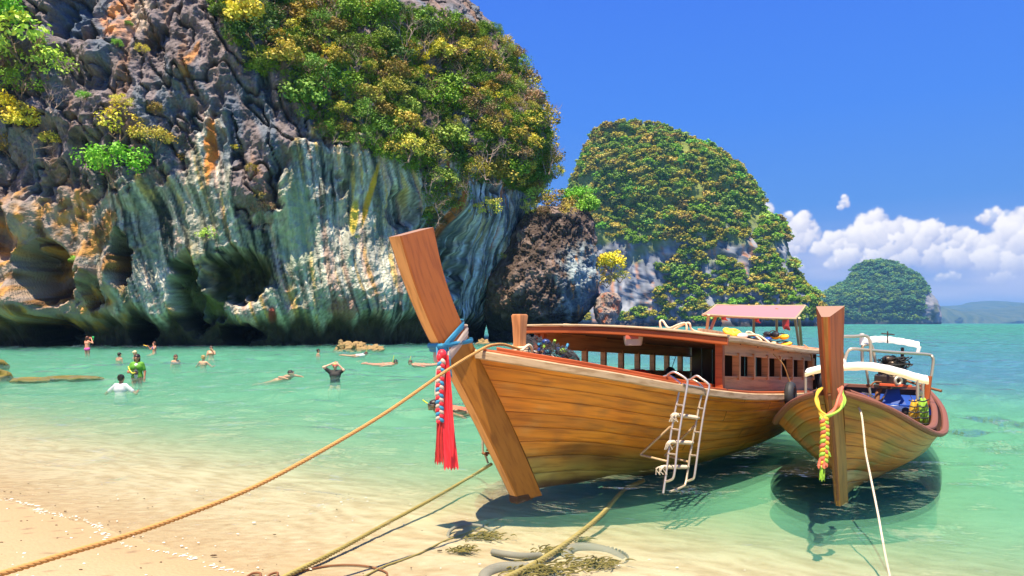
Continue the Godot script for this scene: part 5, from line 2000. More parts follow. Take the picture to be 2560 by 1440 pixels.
	rope("rope_coil", "stiff pale rope curling up from the cabin roof's far edge", spline([at(1740, 832, 10.4), at(1690, 826, 10.6), at(1657, 825, 10.6), at(1650, 806, 10.6), at(1657, 802, 10.6), at(1672, 820, 10.5), at(1695, 812, 10.4), at(1713, 808, 10.4), at(1716, 826, 10.4), at(1700, 829, 10.5), at(1684, 825, 10.6), at(1720, 807, 10.4), at(1728, 822, 10.4), at(1745, 830, 10.4), at(1790, 836, 10.3)], 8), 0.016, M.rope_pale, false)
	rope("rope_coil", "pale rope looped over the life vests on the cabin roof", spline([at(1905, 852, 11.0), at(1880, 832, 11.2), at(1868, 830, 11.2), at(1868, 836, 11.2), at(1895, 838, 11.1), at(1915, 850, 11.0), at(1925, 858, 10.9), at(1945, 875, 10.6), at(1960, 900, 10.5)], 8), 0.014, M.rope_pale, false)
	for k in 3:
		var b := MB.new()
		var p := at(1822 + k * 9, 830 + (k % 2) * 2 + k, 11.3)
		b.ring(p, Vector3(0.3, 0.8, 0.45), 0.07, 0.035, 20, 10)
		b.ball(p, Vector3(0.06, 0.03, 0.06), 12, 6)
		tag(obj("float", b, M.yellow), ["leftmost of three yellow floats on the cabin roof", "middle one of three yellow floats on the cabin roof", "rightmost of three yellow floats, beside the white float"][k], "float", "yellow floats on the roof")
	var wf := MB.new()
	wf.ball(at(1856, 840, 11.2), Vector3(0.085, 0.05, 0.07), 14, 9)
	tag(obj("float", wf, M.white), "white float beside the yellow floats on the cabin roof", "float")
	var vests := [[1882, 846, 0.16, 0.035, M.black, "flat black life vest under the rope on the cabin roof"], [1905, 848, 0.13, 0.04, M.blue_paint, "dark blue life vest right of the black one on the roof"], [1928, 836, 0.10, 0.05, M.black, "black life vest with a raised collar behind the yellow vests"], [1948, 842, 0.13, 0.045, M.yellow, "upper yellow life vest on the cabin roof"], [1950, 860, 0.17, 0.04, M.yellow, "lower yellow life vest at the cabin roof's edge"], [1918, 858, 0.12, 0.03, M.cream, "cream coloured vest left of the lower yellow vest"]]
	for q in vests:
		var t := thing("life_vest", q[5], "life vest", at(q[0], q[1] + 6, 11.3), "life vests on the cabin roof")
		for s in [-1, 1]:
			var b := MB.new()
			b.ball(at(q[0], q[1], 11.3) + Vector3(s * q[2] * 0.45, 0, s * 0.05), Vector3(q[2] * 0.56, q[3], 0.12), 14, 9, Basis(Vector3(0, 0, 1), s * 0.2))
			obj("panel", b, q[4], t)
		var st := MB.new()
		st.tube(spline([at(q[0], q[1], 11.3) + Vector3(-q[2], 0.01, 0.1), at(q[0], q[1], 11.3) + Vector3(0, q[3] + 0.012, 0.08), at(q[0], q[1], 11.3) + Vector3(q[2], 0.01, 0.1)], 5), 0.01, 5)
		obj("strap", st, M.black, t)
	var rp := MB.new()
	rp.tube(spline([at(2010, 862, 12.2), at(2022, 872, 11.6), at(2030, 900, 11.3), at(2033, 940, 11.2)], 6), 0.01, 6)
	tag(obj("hanging_rope", rp, M.rope_tan), "tan cord hanging off the rear corner of the cabin roof", "rope")

# ---------------------------------------------------------------- the small boat
func hull_paint_2(p: Vector3, t: float, f: float, side: float) -> Color:
	var n: float = CN.hull_a.get_noise_3dv(p * 1.4)
	var m: float = CN.hull_b.get_noise_3dv(Vector3(p.x, p.y * 2.5, p.z))
	var c := mixc(Color(0.40, 0.11, 0.012), Color(0.62, 0.22, 0.018), 0.5 + n)
	c = mixc(c, Color(0.22, 0.19, 0.03), smoothstep(0.0, 0.4, -n + 0.4 * m) * 0.7)
	c = mixc(c, Color(0.34, 0.18, 0.05), smoothstep(0.3, 0.5, m) * 0.35)
	c = mixc(c, Color(0.62, 0.50, 0.26), smoothstep(0.13, 0.16, t) * smoothstep(0.24, 0.21, t) * smoothstep(0.34, 0.18, f) * 0.9)
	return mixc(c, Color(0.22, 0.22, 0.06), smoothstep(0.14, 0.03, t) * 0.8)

func make_small_boat() -> void:
	var bo := Boat.new(Vector3(3.465, 0, -7.39), 58)
	B2 = bo
	bo.front = [[-0.05, -0.02], [0.0, 0.0], [0.472, 0.2], [0.925, 0.454], [1.186, 0.64], [1.544, 0.787], [1.95, 0.88]]
	bo.wide = [[0, 0.09], [0.2, 0.30], [0.55, 0.52], [1.05, 0.72], [1.55, 0.85], [2.05, 0.92], [2.55, 0.95], [3.55, 0.95], [4.55, 0.92], [5.55, 0.84], [6.75, 0.68]]
	bo.low = [[0, 0.06], [0.6, 0.16], [1.2, 0.26], [2.0, 0.42], [3.0, 0.62], [4.0, 0.74], [5.5, 0.68], [6.7, 0.5]]
	bo.sheer = [[-0.8, 1.26], [-0.4, 1.08], [0, 0.93], [0.5, 0.775], [1, 0.675], [1.5, 0.615], [2, 0.585], [3, 0.585], [4, 0.61], [5, 0.65], [6.3, 0.73]]
	bo.boot = [[-0.5, 0.30], [0.3, 0.24], [1.0, 0.13], [2.0, 0.04], [6.3, 0.03]]
	bo.keel = [[-0.3, -0.02], [0.2, -0.03], [1.2, -0.10], [3, -0.22], [6.3, -0.18]]
	bo.stern = 6.2
	bo.stem_deep = 0.26
	var t := thing("longtail_boat", "smaller brown open longtail boat with yellow and coral ribbons, bow on at the right", "boat", bo.foot)
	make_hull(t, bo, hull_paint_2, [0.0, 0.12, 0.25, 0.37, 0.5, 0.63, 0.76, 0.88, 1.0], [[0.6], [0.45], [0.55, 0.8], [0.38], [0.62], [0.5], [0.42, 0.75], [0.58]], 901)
	var stem := resample([[-0.02, -0.05, -0.28, -0.06, 0.022, 0.07], [0.2, 0.47, -0.06, 0.48, 0.02, 0.075], [0.454, 0.925, 0.19, 0.95, 0.02, 0.08], [0.63, 1.186, 0.36, 1.23, 0.028, 0.10], [0.787, 1.544, 0.50, 1.62, 0.032, 0.112], [0.90, 1.96, 0.58, 2.07, 0.038, 0.13]], 24)
	make_stem(bo, stem.slice(13), "prow_post", t, M.red_wood, M.brown_stem, M.end_wood)
	make_stem(bo, stem.slice(0, 14), "stem", t, M.brown_stem, M.rust, M.brown_stem)
	var st := MB.new()
	var p0 := []
	for k in 12:
		var h := lerpf(0.02, 1.2, k / 11.0)
		p0.append(bo.at(-smooth_curve(bo.front, h) - 0.004, 0.0, h))
	st.tube(p0, 0.016, 6)
	obj("stem_band", st, M.rust, t)
	for side in [1.0, -1.0]:
		var pts := gun_path(bo, side, 0.0, 1.0, 50)
		var l := lats(pts, bo.n * side)
		var r := MB.new()
		sweep(r, pts, l, rect(-0.03, -0.05, 0.05, 0.012, 0.02))
		obj("rubbing_rail", r, M.old_rail, t)
		var c := MB.new()
		sweep(c, gun_path(bo, side, 0.02, 0.99, 50, 0.10, 0.045), l, rect(-0.05, -0.03, 0.03, 0.02, 0.015))
		obj("gunwale_plank", c, M.old_rail, t)
	var sp := MB.new()      # rail across the stern
	sp.beam(hull_point(bo, 1.0, 1.0, 1.0) + Vector3.UP * 0.02, hull_point(bo, 1.0, 1.0, -1.0) + Vector3.UP * 0.02, 0.08, 0.06)
	obj("stern_rail", sp, M.old_rail, t)
	for q in [[0.04, 0.26, -0.05, M.deck_wood, 7], [0.26, 0.68, -0.38, M.deck_wood, 9], [0.68, 0.99, -0.10, M.blue_paint, 7]]:
		for k in q[4]:
			var x0 := lerpf(-1, 1, k / float(q[4]))
			var x1 := lerpf(-1, 1, (k + 1) / float(q[4])) - 0.015
			var b := MB.new()
			var g := PackedVector3Array()
			for j in 12:
				var f := lerpf(q[0], q[1], j / 11.0)
				var a := inside(bo, f, 1.0, -q[2])
				var c := inside(bo, f, -1.0, -q[2])
				for x in [x0, x1]: g.append((a + c) / 2.0 + (a - c) / 2.0 * x)
			b.grid(g, 2, 12)
			obj("deck_plank", b, q[3], t)
	# thwarts
	for s in [1.1, 2.6, 3.9]:
		var w: float = smooth_curve(bo.wide, s + 0.4) - 0.20
		var b := MB.new()
		b.beam(bo.at(s, -w, smooth_curve(bo.sheer, s) - 0.10), bo.at(s, w, smooth_curve(bo.sheer, s) - 0.10), 0.2, 0.035)
		obj("thwart", b, M.deck_wood, t)
	# frames of bent tube, the rolled and the arched canopy
	var tubes := func(called: String, list: Array, r: float, m: Material) -> void:
		for L in list:
			var p := []
			for q in L: p.append(at(q[0], q[1], q[2]))
			var b := MB.new()
			b.tube(spline(p, 6), r, 8)
			obj(called, b, m, t)
	tubes.call("frame_tube", [
		[[2107, 925, 9.9], [2112, 900, 9.9], [2120, 878, 9.9], [2133, 872, 9.9], [2166, 875, 10.0], [2240, 881, 10.4], [2318, 886, 10.8], [2331, 893, 10.8], [2333, 905, 10.8], [2330, 930, 10.8], [2325, 958, 10.8]],
		[[2103, 922, 9.8], [2096, 890, 9.8], [2094, 850, 9.8], [2101, 842, 9.8], [2135, 841, 9.9], [2164, 840, 10.0], [2175, 852, 10.0], [2177, 880, 10.0], [2178, 912, 10.0]],
		[[2178, 916, 10.0], [2160, 918, 10.0], [2156, 905, 10.0], [2156, 870, 10.0], [2161, 863, 10.0], [2178, 863, 10.2], [2186, 890, 10.2], [2190, 914, 10.2]],
		[[2096, 845, 9.8], [2104, 875, 10.2], [2112, 905, 10.4]]], 0.022, M.old_steel)
	tubes.call("canopy_post", [[[2294, 950, 9.2], [2294, 1066, 9.2]], [[2307, 952, 9.9], [2307, 1010, 9.9]], [[2101, 925, 9.6], [2097, 1000, 9.6]], [[2014, 930, 9.9], [2014, 1010, 9.9]], [[2166, 922, 10.4], [2178, 1000, 10.4]]], 0.02, M.old_steel)
	tubes.call("wooden_post", [[[2322, 940, 10.4], [2318, 985, 10.4], [2314, 1020, 10.4]]], 0.045, M.red_wood)
	tubes.call("stanchion", [[[2155, 833, 10.0], [2154, 862, 10.0]], [[2299, 866, 11.2], [2294, 884, 11.2]]], 0.03, M.white)
	var arch := func(called: String, line: Array, depth: Vector3, thick: float, m: Material, parent: Node3D) -> MeshInstance3D:
		var p := []
		for q in line: p.append(at(q[0], q[1], q[2]))
		p = spline(p, 6)
		var b := MB.new()
		for lay in [thick / 2, -thick / 2]:
			var g := PackedVector3Array()
			for k in p.size():
				for j in 7:
					g.append(p[k] + depth * (j / 6.0) + Vector3.UP * (lay * (1.0 + 0.25 * sin(k * 1.7 + j)) + thick * 0.6 * sin(PI * j / 6.0)))
			b.grid(g, 7, p.size())
		for j in [0, 6]:
			var g := PackedVector3Array()
			for k in p.size():
				for lay in [thick / 2, -thick / 2]: g.append(p[k] + depth * (j / 6.0) + Vector3.UP * lay * (1.0 + 0.25 * sin(k * 1.7 + j)))
			b.grid(g, 2, p.size())
		return obj(called, b, m, parent)
	var low := [[2012, 934, 9.9], [2060, 922, 9.8], [2100, 920, 9.7], [2166, 918, 9.5], [2232, 929, 9.35], [2297, 948, 9.2], [2322, 953, 9.15]]
	var can: MeshInstance3D = arch.call("arched_canopy", low, Vector3(0.16, 0.045, -0.3), 0.018, M.white, t)
	var low2 := []
	for q in low: low2.append([q[0], q[1] + 5, q[2] - 0.02])
	arch.call("canopy_batten", low2, Vector3(0.02, 0, -0.03), 0.035, M.cream, can)
	arch.call("rolled_canopy", [[2152, 856, 11.0], [2188, 853, 11.0], [2219, 854, 10.9], [2262, 860, 10.85], [2299, 868, 10.8]], Vector3(0.12, 0.05, -0.22), 0.042, M.white, t)
	tubes.call("cross_staff", [[[2219, 828, 10.8], [2219, 858, 10.8]], [[2204, 834, 10.8], [2219, 835, 10.8], [2236, 837, 10.8]]], 0.010, M.engine_metal)
	# the engine on its stand
	var en := at(2226, 948, 11.0)
	var ring := func(p: Vector3, r: Vector3) -> MB:
		var b := MB.new()
		b.ball(p, r, 16, 10)
		return b
	var eb := MB.new()
	eb.box(Transform3D(Basis(Vector3.UP, 0.5), en), Vector3(0.34, 0.16, 0.36), 0.03)
	eb.box(Transform3D(Basis(Vector3.UP, 0.5), en + Vector3(0, -0.11, 0)), Vector3(0.42, 0.07, 0.3), 0.02)
	eb.box(Transform3D(Basis(Vector3.UP, 0.5), en + Vector3(0.02, 0.1, 0)), Vector3(0.28, 0.08, 0.3), 0.02)
	for k in 6: eb.tube([en + Vector3(-0.12 + k * 0.05, 0.1, 0.18), en + Vector3(-0.12 + k * 0.05, 0.17, 0.15)], 0.016, 7)
	var eng := obj("engine", eb, M.engine_metal, t)
	var pul := MB.new()
	pul.ring(en + Vector3(0, -0.01, 0.22), Vector3(0.2, 0, 1), 0.055, 0.022, 24, 8)
	obj("pulley", pul, M.old_steel, eng)
	var bar := MB.new()
	bar.beam(en + Vector3(-0.28, -0.065, 0.2), en + Vector3(0.2, -0.09, 0.24), 0.03, 0.04)
	bar.beam(en + Vector3(0.02, -0.09, 0.22), en + Vector3(0.02, -0.2, 0.22), 0.03, 0.03)
	obj("engine_bar", bar, M.orange_paint, eng)
	var wires := MB.new()
	rng.seed = 88
	var wc := at(2234, 910, 11.0)
	for k in 26:
		var pts := []
		for j in 5: pts.append(wc + Vector3(rng.randf_range(-0.24, 0.24), rng.randf_range(-0.10, 0.12) , rng.randf_range(-0.15, 0.15)))
		wires.tube(spline(pts, 4), rng.randf_range(0.006, 0.012), 4)
	obj("cable_bundle", wires, M.black, eng)
	var fil := MB.new()
	fil.ball(wc + Vector3(-0.1, 0.08, 0.02), Vector3(0.09, 0.06, 0.08), 14, 9)
	fil.box(Transform3D(Basis(Vector3.UP, 0.4), wc + Vector3(0.0, 0.0, 0)), Vector3(0.3, 0.1, 0.2), 0.03)
	obj("air_filter", fil, M.engine_metal, eng)
	var ex := MB.new()
	ex.tube([wc + Vector3(0.16, -0.05, -0.05), wc + Vector3(0.17, 0.26, -0.05)], 0.025, 8)
	obj("exhaust_pipe", ex, M.engine_metal, eng)
	var ha0 := MB.new()
	ha0.tube(spline([en + Vector3(0.2, -0.02, 0.1), en + Vector3(0.4, -0.1, 0.3), en + Vector3(0.5, -0.14, 0.5)], 5), 0.02, 7)
	obj("steering_arm", ha0, M.rust, eng)
	var ha1 := MB.new()
	ha1.tube(spline([en + Vector3(-0.2, -0.04, 0.1), en + Vector3(-0.32, -0.04, 0.12), en + Vector3(-0.4, -0.14, 0.1)], 5), 0.014, 7)
	obj("throttle_arm", ha1, M.rust, eng)
	var ha2 := MB.new()
	ha2.tube(spline([en + Vector3(-0.12, -0.1, -0.05), en + Vector3(-0.2, -0.24, 0.0), en + Vector3(-0.24, -0.4, 0.05)], 5), 0.04, 7)
	obj("engine_leg", ha2, M.rust, eng)
	var stn := MB.new()
	var sc := at(2232, 985, 11.0)
	var g := PackedVector3Array()
	for q in [[0.11, 0.13], [0.13, 0.02], [0.24, -0.14]]:
		for k in 4:
			var a := TAU * (k + 0.5) / 4 + 0.4
			g.append(sc + Vector3(cos(a) * q[0], q[1], sin(a) * q[0]))
	for e in 4:
		var s2 := PackedVector3Array()
		for k in 3:
			s2.append(g[k * 4 + e]); s2.append(g[k * 4 + (e + 1) % 4])
		stn.grid(s2, 2, 3)
	obj("engine_stand", stn, M.blue_paint, t)

func make_small_boat_things() -> void:
	rng.seed = 55
	var t := thing("cool_box", "white cool box with a blue front inside the small boat", "cool box", at(2230, 1047, 9.6))
	var b := MB.new()
	var f := Basis(Vector3.UP, 0.35)
	b.box(Transform3D(f, at(2230, 1040, 9.7)), Vector3(0.34, 0.16, 0.26), 0.02)
	obj("box", b, M.blue_paint, t)
	b = MB.new()
	b.box(Transform3D(f, at(2230, 1022, 9.7)), Vector3(0.36, 0.06, 0.28), 0.02)
	obj("lid", b, M.white, t)
	# cloth slung like a hammock
	b = MB.new()
	var g := PackedVector3Array()
	for k in 13:
		for j in 9:
			var x := k / 12.0
			var y := j / 8.0
			g.append(at(lerpf(2168, 2212, x), 990 + 34 * sin(PI * x) * (0.35 + 0.65 * y), 9.9 - y * 0.2) + Vector3(0, 0.008 * sin(y * 14), 0))
	b.grid(g, 9, 13)
	tag(obj("slung_cloth", b, M.brown_cloth), "brown cloth slung like a hammock in the small boat", "cloth")
	b = MB.new()
	for k in 5:
		var p := []
		for j in 7: p.append(at(2168 + rng.randfn(0, 10), 985 + j * 6 + rng.randfn(0, 5), 9.75 + rng.randfn(0, 0.05)))
		b.tube(spline(p, 5), 0.011, 5)
	tag(obj("rope_tangle", b, M.rope_pale), "pale rope tangle hanging beside the slung cloth in the small boat", "rope")
	for q in [[2286, 1035, 0.045, M.yellow_cloth, "yellow life vest hung on the small boat's right post"], [2307, 1030, 0.05, M.green_cloth, "green and black life vest hung on the small boat's right post"]]:
		var v := thing("life_vest", q[4], "life vest", at(q[0], 1066, 9.15))
		for s in [-1, 1]:
			b = MB.new()
			b.ball(at(q[0] + s * 6, q[1], 9.15), Vector3(q[2] * 0.75, 0.19, 0.05), 12, 10, Basis(Vector3(0, 0, 1), s * 0.06))
			obj("panel", b, q[3], v)
		b = MB.new()
		for k in 5: b.tube(spline([at(q[0] - 14, 1000 + k * 14, 9.1), at(q[0], 1004 + k * 14, 9.06), at(q[0] + 14, 999 + k * 15, 9.1)], 4), 0.009, 5)
		obj("strap", b, M.black, v)
	for q in [[2298, 983, 9.3, 0.045, M.cream, "pale yellow round float on the small boat's canopy post"], [2171, 964, 10.2, 0.03, M.rust, "small dark red float on a stick beside the engine"], [2104, 906, 9.9, 0.06, M.white, "white round float beside the small boat's bent frame"]]:
		b = MB.new()
		b.ball(at(q[0], q[1], q[2]), Vector3.ONE * q[3], 14, 10)
		b.tube([at(q[0], q[1], q[2]), at(q[0], q[1] - 16, q[2] + 0.02)], 0.006, 5)
		tag(obj("float", b, q[4]), q[5], "float")
	for q in [[2275, 1040, M.black, "dark bag of gear right of the cool box"], [2160, 1018, M.blue_paint, "dark blue bag under the rope tangle"]]:
		b = MB.new()
		for k in 8: b.ball(at(q[0] + rng.randfn(0, 7), q[1] + rng.randfn(0, 7), 9.5 + rng.randfn(0, 0.05)), Vector3(0.05, 0.045, 0.05), 9, 7)
		tag(obj("gear_bag", b, q[2]), q[3], "bag")
	# ribbons round the prow
	var r := thing("prow_garland", "yellow, coral and green ribbons plaited down the small boat's prow", "garland", at(2060, 1020, 6.6))
	var loop := func(list: Array, w: float, m: Material, seed_: int) -> void:
		var p := []
		for q in list: p.append(at(q[0], q[1], q[2]))
		p = spline(p, 6)
		var bb := MB.new()
		for k in 3:
			var off := []
			for j in p.size(): off.append((p[j] as Vector3) + Vector3((k - 1) * w * 0.5 * sin(j * 0.3 + seed_), (k - 1) * w * 0.35, 0.006 * k))
			bb.tube(off, w * 0.42, 7)
		obj("ribbon_loop", bb, m, r)
	loop.call([[2052, 970, 6.9], [2043, 985, 6.72], [2042, 1005, 6.62], [2050, 1030, 6.56], [2062, 1042, 6.52]], 0.030, M.yellow_cloth, 1)
	loop.call([[2100, 970, 6.72], [2101, 990, 6.62], [2094, 1010, 6.56], [2078, 1030, 6.54], [2062, 1042, 6.52]], 0.034, M.coral_cloth, 2)
	loop.call([[2104, 978, 6.70], [2109, 1000, 6.62], [2100, 1022, 6.54], [2080, 1036, 6.50], [2062, 1043, 6.50]], 0.028, M.green_cloth, 3)
	plait(r, [at(2059, 1044, 6.5), at(2062, 1080, 6.5), at(2060, 1125, 6.5), at(2057, 1168, 6.5)], 0.047, [M.yellow_cloth, M.coral_cloth, M.green_cloth], 4.0)
	sash("green_tail", r, spline([at(2064, 1128, 6.48), at(2072, 1140, 6.47)], 4), 0.05, M.green_cloth, Vector3(0.7, 0.7, 0), 1.0, 0.01, 2)
	sash("coral_flare", r, spline([at(2056, 1146, 6.48), at(2056, 1160, 6.47), at(2057, 1168, 6.46)], 4), [0.05, 0.06, 0.07, 0.08, 0.085, 0.09, 0.09, 0.09, 0.09], M.coral_cloth, Vector3(1, 0, 0), 2.0, 0.014, 3)
	sash("green_tassel", r, spline([at(2055, 1166, 6.48), at(2055, 1184, 6.47), at(2054, 1200, 6.47)], 5), 0.055, M.green_cloth, Vector3(1, 0, 0), 4.0, 0.01, 4)

func on_bed(u: float, v: float, lift := 0.0) -> Vector3:
	var d := EYE * F / (v - HORIZON)
	for k in 6:
		d = (EYE - bed((u - 1280.0) / F * d, d) - lift) * F / (v - HORIZON)
	return at(u, v, d)

func make_ropes() -> void:
	rng.seed = 12
	# the long mooring line to the beach
	var p := [B1.at(0.10, 0.06, 1.60), at(1262, 862, 7.45), at(1236, 862, 7.2)]
	for q in [[1215, 868], [1170, 893], [1130, 918], [1090, 945], [960, 1035], [800, 1130], [640, 1215], [480, 1281], [320, 1338], [160, 1386], [0, 1435], [-200, 1490], [-500, 1560]]:
		p.append(at(q[0], q[1], 1.0 / lerpf(1 / 3.25, 1 / 7.0, (q[0] + 0.0) / 1215.0)))
	var t := thing("mooring_rope", "thick twisted tan rope from the large boat's post down to the beach, lower left", "rope", p[0])
	var b := MB.new()
	rope_strands(b, spline(p, 10), 0.0155, 0.085, 0.013, 6)
	obj("line", b, M.rope_tan, t)
	b = MB.new()      # turns round the post and a knot
	for k in 3:
		var loop := []
		for j in 25:
			var a := TAU * j / 24.0
			loop.append(B1.at(0.10 + cos(a) * 0.085, sin(a) * 0.085, 1.58 + k * 0.03 + 0.012 * sin(a + k)))
		b.tube(loop, 0.0155, 6)
	b.tube(spline([B1.at(0.02, 0.1, 1.60), B1.at(0.1, 0.13, 1.66), B1.at(0.2, 0.1, 1.6), B1.at(0.22, 0.05, 1.5), B1.at(0.3, 0.1, 1.5)], 6), 0.0155, 6)
	obj("knot", b, M.rope_pale, t)
	# lines under the water
	var bedpath := func(list: Array, lift: float) -> Array:
		var o := []
		for q in list: o.append(on_bed(q[0], q[1], lift))
		return spline(o, 10)
	rope("anchor_rope", "olive rope under water from the large boat's bow towards the beach", spline([at(1228, 1160, 8.6), on_bed(1180, 1190, 0.25), on_bed(1080, 1248, 0.16), on_bed(960, 1312, 0.10), on_bed(840, 1378, 0.05), on_bed(720, 1438, 0.03), on_bed(640, 1480, 0.02)], 12), 0.021, M.rope_green)
	rope("anchor_rope", "pale thick rope under water below the boarding ladder, ending in seaweed", spline([B1.at(2.0, 0.5, -0.1), on_bed(1560, 1225, 0.28), on_bed(1500, 1290, 0.18), on_bed(1420, 1355, 0.08), on_bed(1345, 1405, 0.04), on_bed(1265, 1445, 0.03), on_bed(1180, 1490, 0.02)], 12), 0.026, M.rope_green)
	rope("thin_line", "thin brown line lying on the sand under the bow's shadow", bedpath.call([[1220, 1310], [1160, 1335], [1110, 1352], [1060, 1378], [1010, 1398], [950, 1420], [860, 1470]], 0.012), 0.008, M.rope_green, false)
	rope("wire_loop", "brown wire loop on wet sand at the bottom edge", bedpath.call([[700, 1446], [770, 1424], [840, 1413], [905, 1414], [950, 1424], [968, 1436], [940, 1452], [800, 1470], [640, 1470]], 0.012), 0.008, M.rust, false)
	rope("wire_loop", "small rusty wire hooks on wet sand beside the olive rope", bedpath.call([[612, 1446], [630, 1434], [650, 1433], [652, 1446], [662, 1450], [676, 1436], [694, 1432], [690, 1446]], 0.02), 0.009, M.rust, false)
	rope("bow_line", "white line from the small boat's bow into the shallow water, lower right", spline([at(2128, 1012, 7.35), at(2140, 1014, 7.2), at(2152, 1030, 7.05), at(2158, 1070, 6.95), at(2164, 1130, 6.85), at(2178, 1200, 6.7), at(2196, 1290, 6.4), at(2212, 1380, 6.05), at(2226, 1445, 5.8), at(2250, 1540, 5.4)], 8), 0.0105, M.rope_white)
	# tyres half buried in the sand
	for q in [[1485, 1392, 0.26, 0.060, 0.0, "old grey tyre half buried in sand below the boarding ladder"], [1305, 1448, 0.31, 0.052, -0.012, "largest half buried tyre, at the bottom edge"]]:
		b = MB.new()
		var c := on_bed(q[0], q[1])
		b.ring(c + Vector3(0, q[4] - 0.022, 0), Vector3(0.12, 1, 0.05), q[2], q[3], 44, 12, 0.9)
		for k in 44:
			var a := TAU * k / 44
			b.box(Transform3D(Basis(Vector3.UP, -a), c + Vector3(cos(a), 0, sin(a)) * (q[2] + q[3] * 0.9) + Vector3(0, -0.002, 0)), Vector3(0.02, 0.03, 0.018), 0.002)
		tag(obj("old_scrap_tyre", b, M.silt_rubber), q[5], "tyre", "sunken tyres")
	b = MB.new()
	var tr := [on_bed(1232, 1380, 0.03), on_bed(1270, 1386, 0.05), on_bed(1310, 1390, 0.04), on_bed(1350, 1388, 0.02)]
	b.tube(spline(tr, 6), 0.03, 8)
	tag(obj("tyre_strip", b, M.silt_rubber), "dark strip of tyre tread left of the half buried grey tyre", "tyre")
	b = MB.new()
	b.ring(on_bed(1182, 1342), Vector3(0.1, 1, 0.2), 0.25, 0.017, 44, 8)
	tag(obj("scrap_hoop", b, M.silt_rubber), "thin grey hoop on the sand at the tip of the bow's shadow", "hoop")
	# seaweed
	for q in [[1355, 1428, 0.34, "largest brown seaweed clump, across the tyre at the bottom edge"], [1480, 1412, 0.26, "brown seaweed over the near side of the half buried tyre"], [1200, 1345, 0.22, "olive seaweed lying across the thin hoop"], [1452, 1352, 0.07, "small dark tuft of seaweed standing behind the tyre"], [1150, 1378, 0.12, "yellowish seaweed scrap left of the tyre strip"], [1380, 1380, 0.16, "seaweed caught on the pale thick rope"]]:
		b = MB.new()
		var c := on_bed(q[0], q[1], 0.02)
		for k in int(90 * q[2] / 0.2):
			var s := c + Vector3(rng.randfn(0, q[2] * 0.45), rng.randf() * 0.02, rng.randfn(0, q[2] * 0.28))
			var d := Vector3(rng.randfn(0.8, 0.5), rng.randf_range(0, 0.25), rng.randfn(0.1, 0.5)).normalized()
			b.col = Color(1, 1, 1) * rng.randf_range(0.5, 1.4)
			var l := rng.randf_range(0.04, 0.11)
			b.tube(spline([s, s + d * l * 0.5 + Vector3(0, 0.01, 0), s + d * l + Vector3(rng.randfn(0, 0.015), 0, rng.randfn(0, 0.015))], 3), [0.005, 0.006, 0.006, 0.006, 0.005, 0.003, 0.001], 4, false)
		tag(obj("seaweed", b, M.weed), q[3], "seaweed")
	# ladder of the far side, half in the water behind the bow
	var l2 := thing("rope_ladder", "small steel step hanging in the water behind the large boat's bow", "ladder", at(1215, 1155, 8.9))
	for L in [[[1196, 1065], [1199, 1080], [1206, 1100], [1207, 1128], [1212, 1136], [1220, 1158]], [[1208, 1075], [1210, 1095], [1205, 1110]]]:
		b = MB.new()
		var pp := []
		for q in L: pp.append(at(q[0], q[1], 8.9))
		b.tube(spline(pp, 5), 0.014, 7)
		obj("rail", b, M.old_steel, l2)
	b = MB.new()
	b.tube([at(1208, 1134, 8.88), at(1228, 1132, 8.95)], 0.016, 7)
	for k in 10: b.ball(at(1214 + rng.randfn(0, 4), 1134 + rng.randfn(0, 3), 8.87), Vector3.ONE * 0.014, 6, 5)
	obj("bound_rung", b, M.rust, l2)
	# low pale rocks at the foot of the cliff, and a reef
	for q in [[882, 866, 52.0, 1.4, 0.62, "low pale rock in the water before the cliff, left one of two"], [934, 867, 51.5, 0.95, 0.36, "low pale rock in the water before the cliff, right one of two"], [856, 864, 51.8, 0.42, 0.7, "upright pale rock tip left of the two low rocks"], [1207, 838, 66.0, 0.8, 0.5, "small sunlit yellow rock at the left foot of the rock stack"]]:
		b = MB.new()
		b.col = Color(0.30, 0.20, 0.09)
		var c := Vector3((q[0] - 1280.0) / F * q[2], -0.15, -q[2])
		var nz := noise(int(q[0]), 1.6, FastNoiseLite.TYPE_SIMPLEX_SMOOTH, 4)
		b.ball(c, Vector3(q[3], q[4] + 0.1, q[3] * 0.6) * 0.85, 36, 20)
		for k in b.v.size(): b.v[k] = c + (b.v[k] - c) * (1.0 + 0.7 * nz.get_noise_3dv(b.v[k] * 1.5))
		tag(obj("low_rock", b, M.rock), q[5], "rock")
	for q in [[175, 938, 1.1, 0.5, "flat olive reef just breaking the water at the left"], [75, 942, 0.75, 0.4, "smaller flat reef left of the olive reef"], [0, 938, 0.35, 0.5, "brown rock at the picture's left edge in the water"], [-4, 912, 0.3, 0.6, "dark rock above the brown rock at the left edge"]]:
		var c := on_water(q[0], q[1])
		b = MB.new()
		b.col = Color(0.20, 0.16, 0.03)
		b.ball(c + Vector3(0, -0.11, 0), Vector3(q[2], 0.10 if q[2] > 0.6 else 0.35, q[3]), 34, 16)
		var nz := noise(int(q[0]) + 9, 1.2, FastNoiseLite.TYPE_SIMPLEX_SMOOTH, 4)
		for k in b.v.size(): b.v[k] = c + (b.v[k] - c) * (1.0 + 0.45 * nz.get_noise_3dv(b.v[k] * 1.5))
		tag(obj("reef", b, M.rock), q[4], "rock")

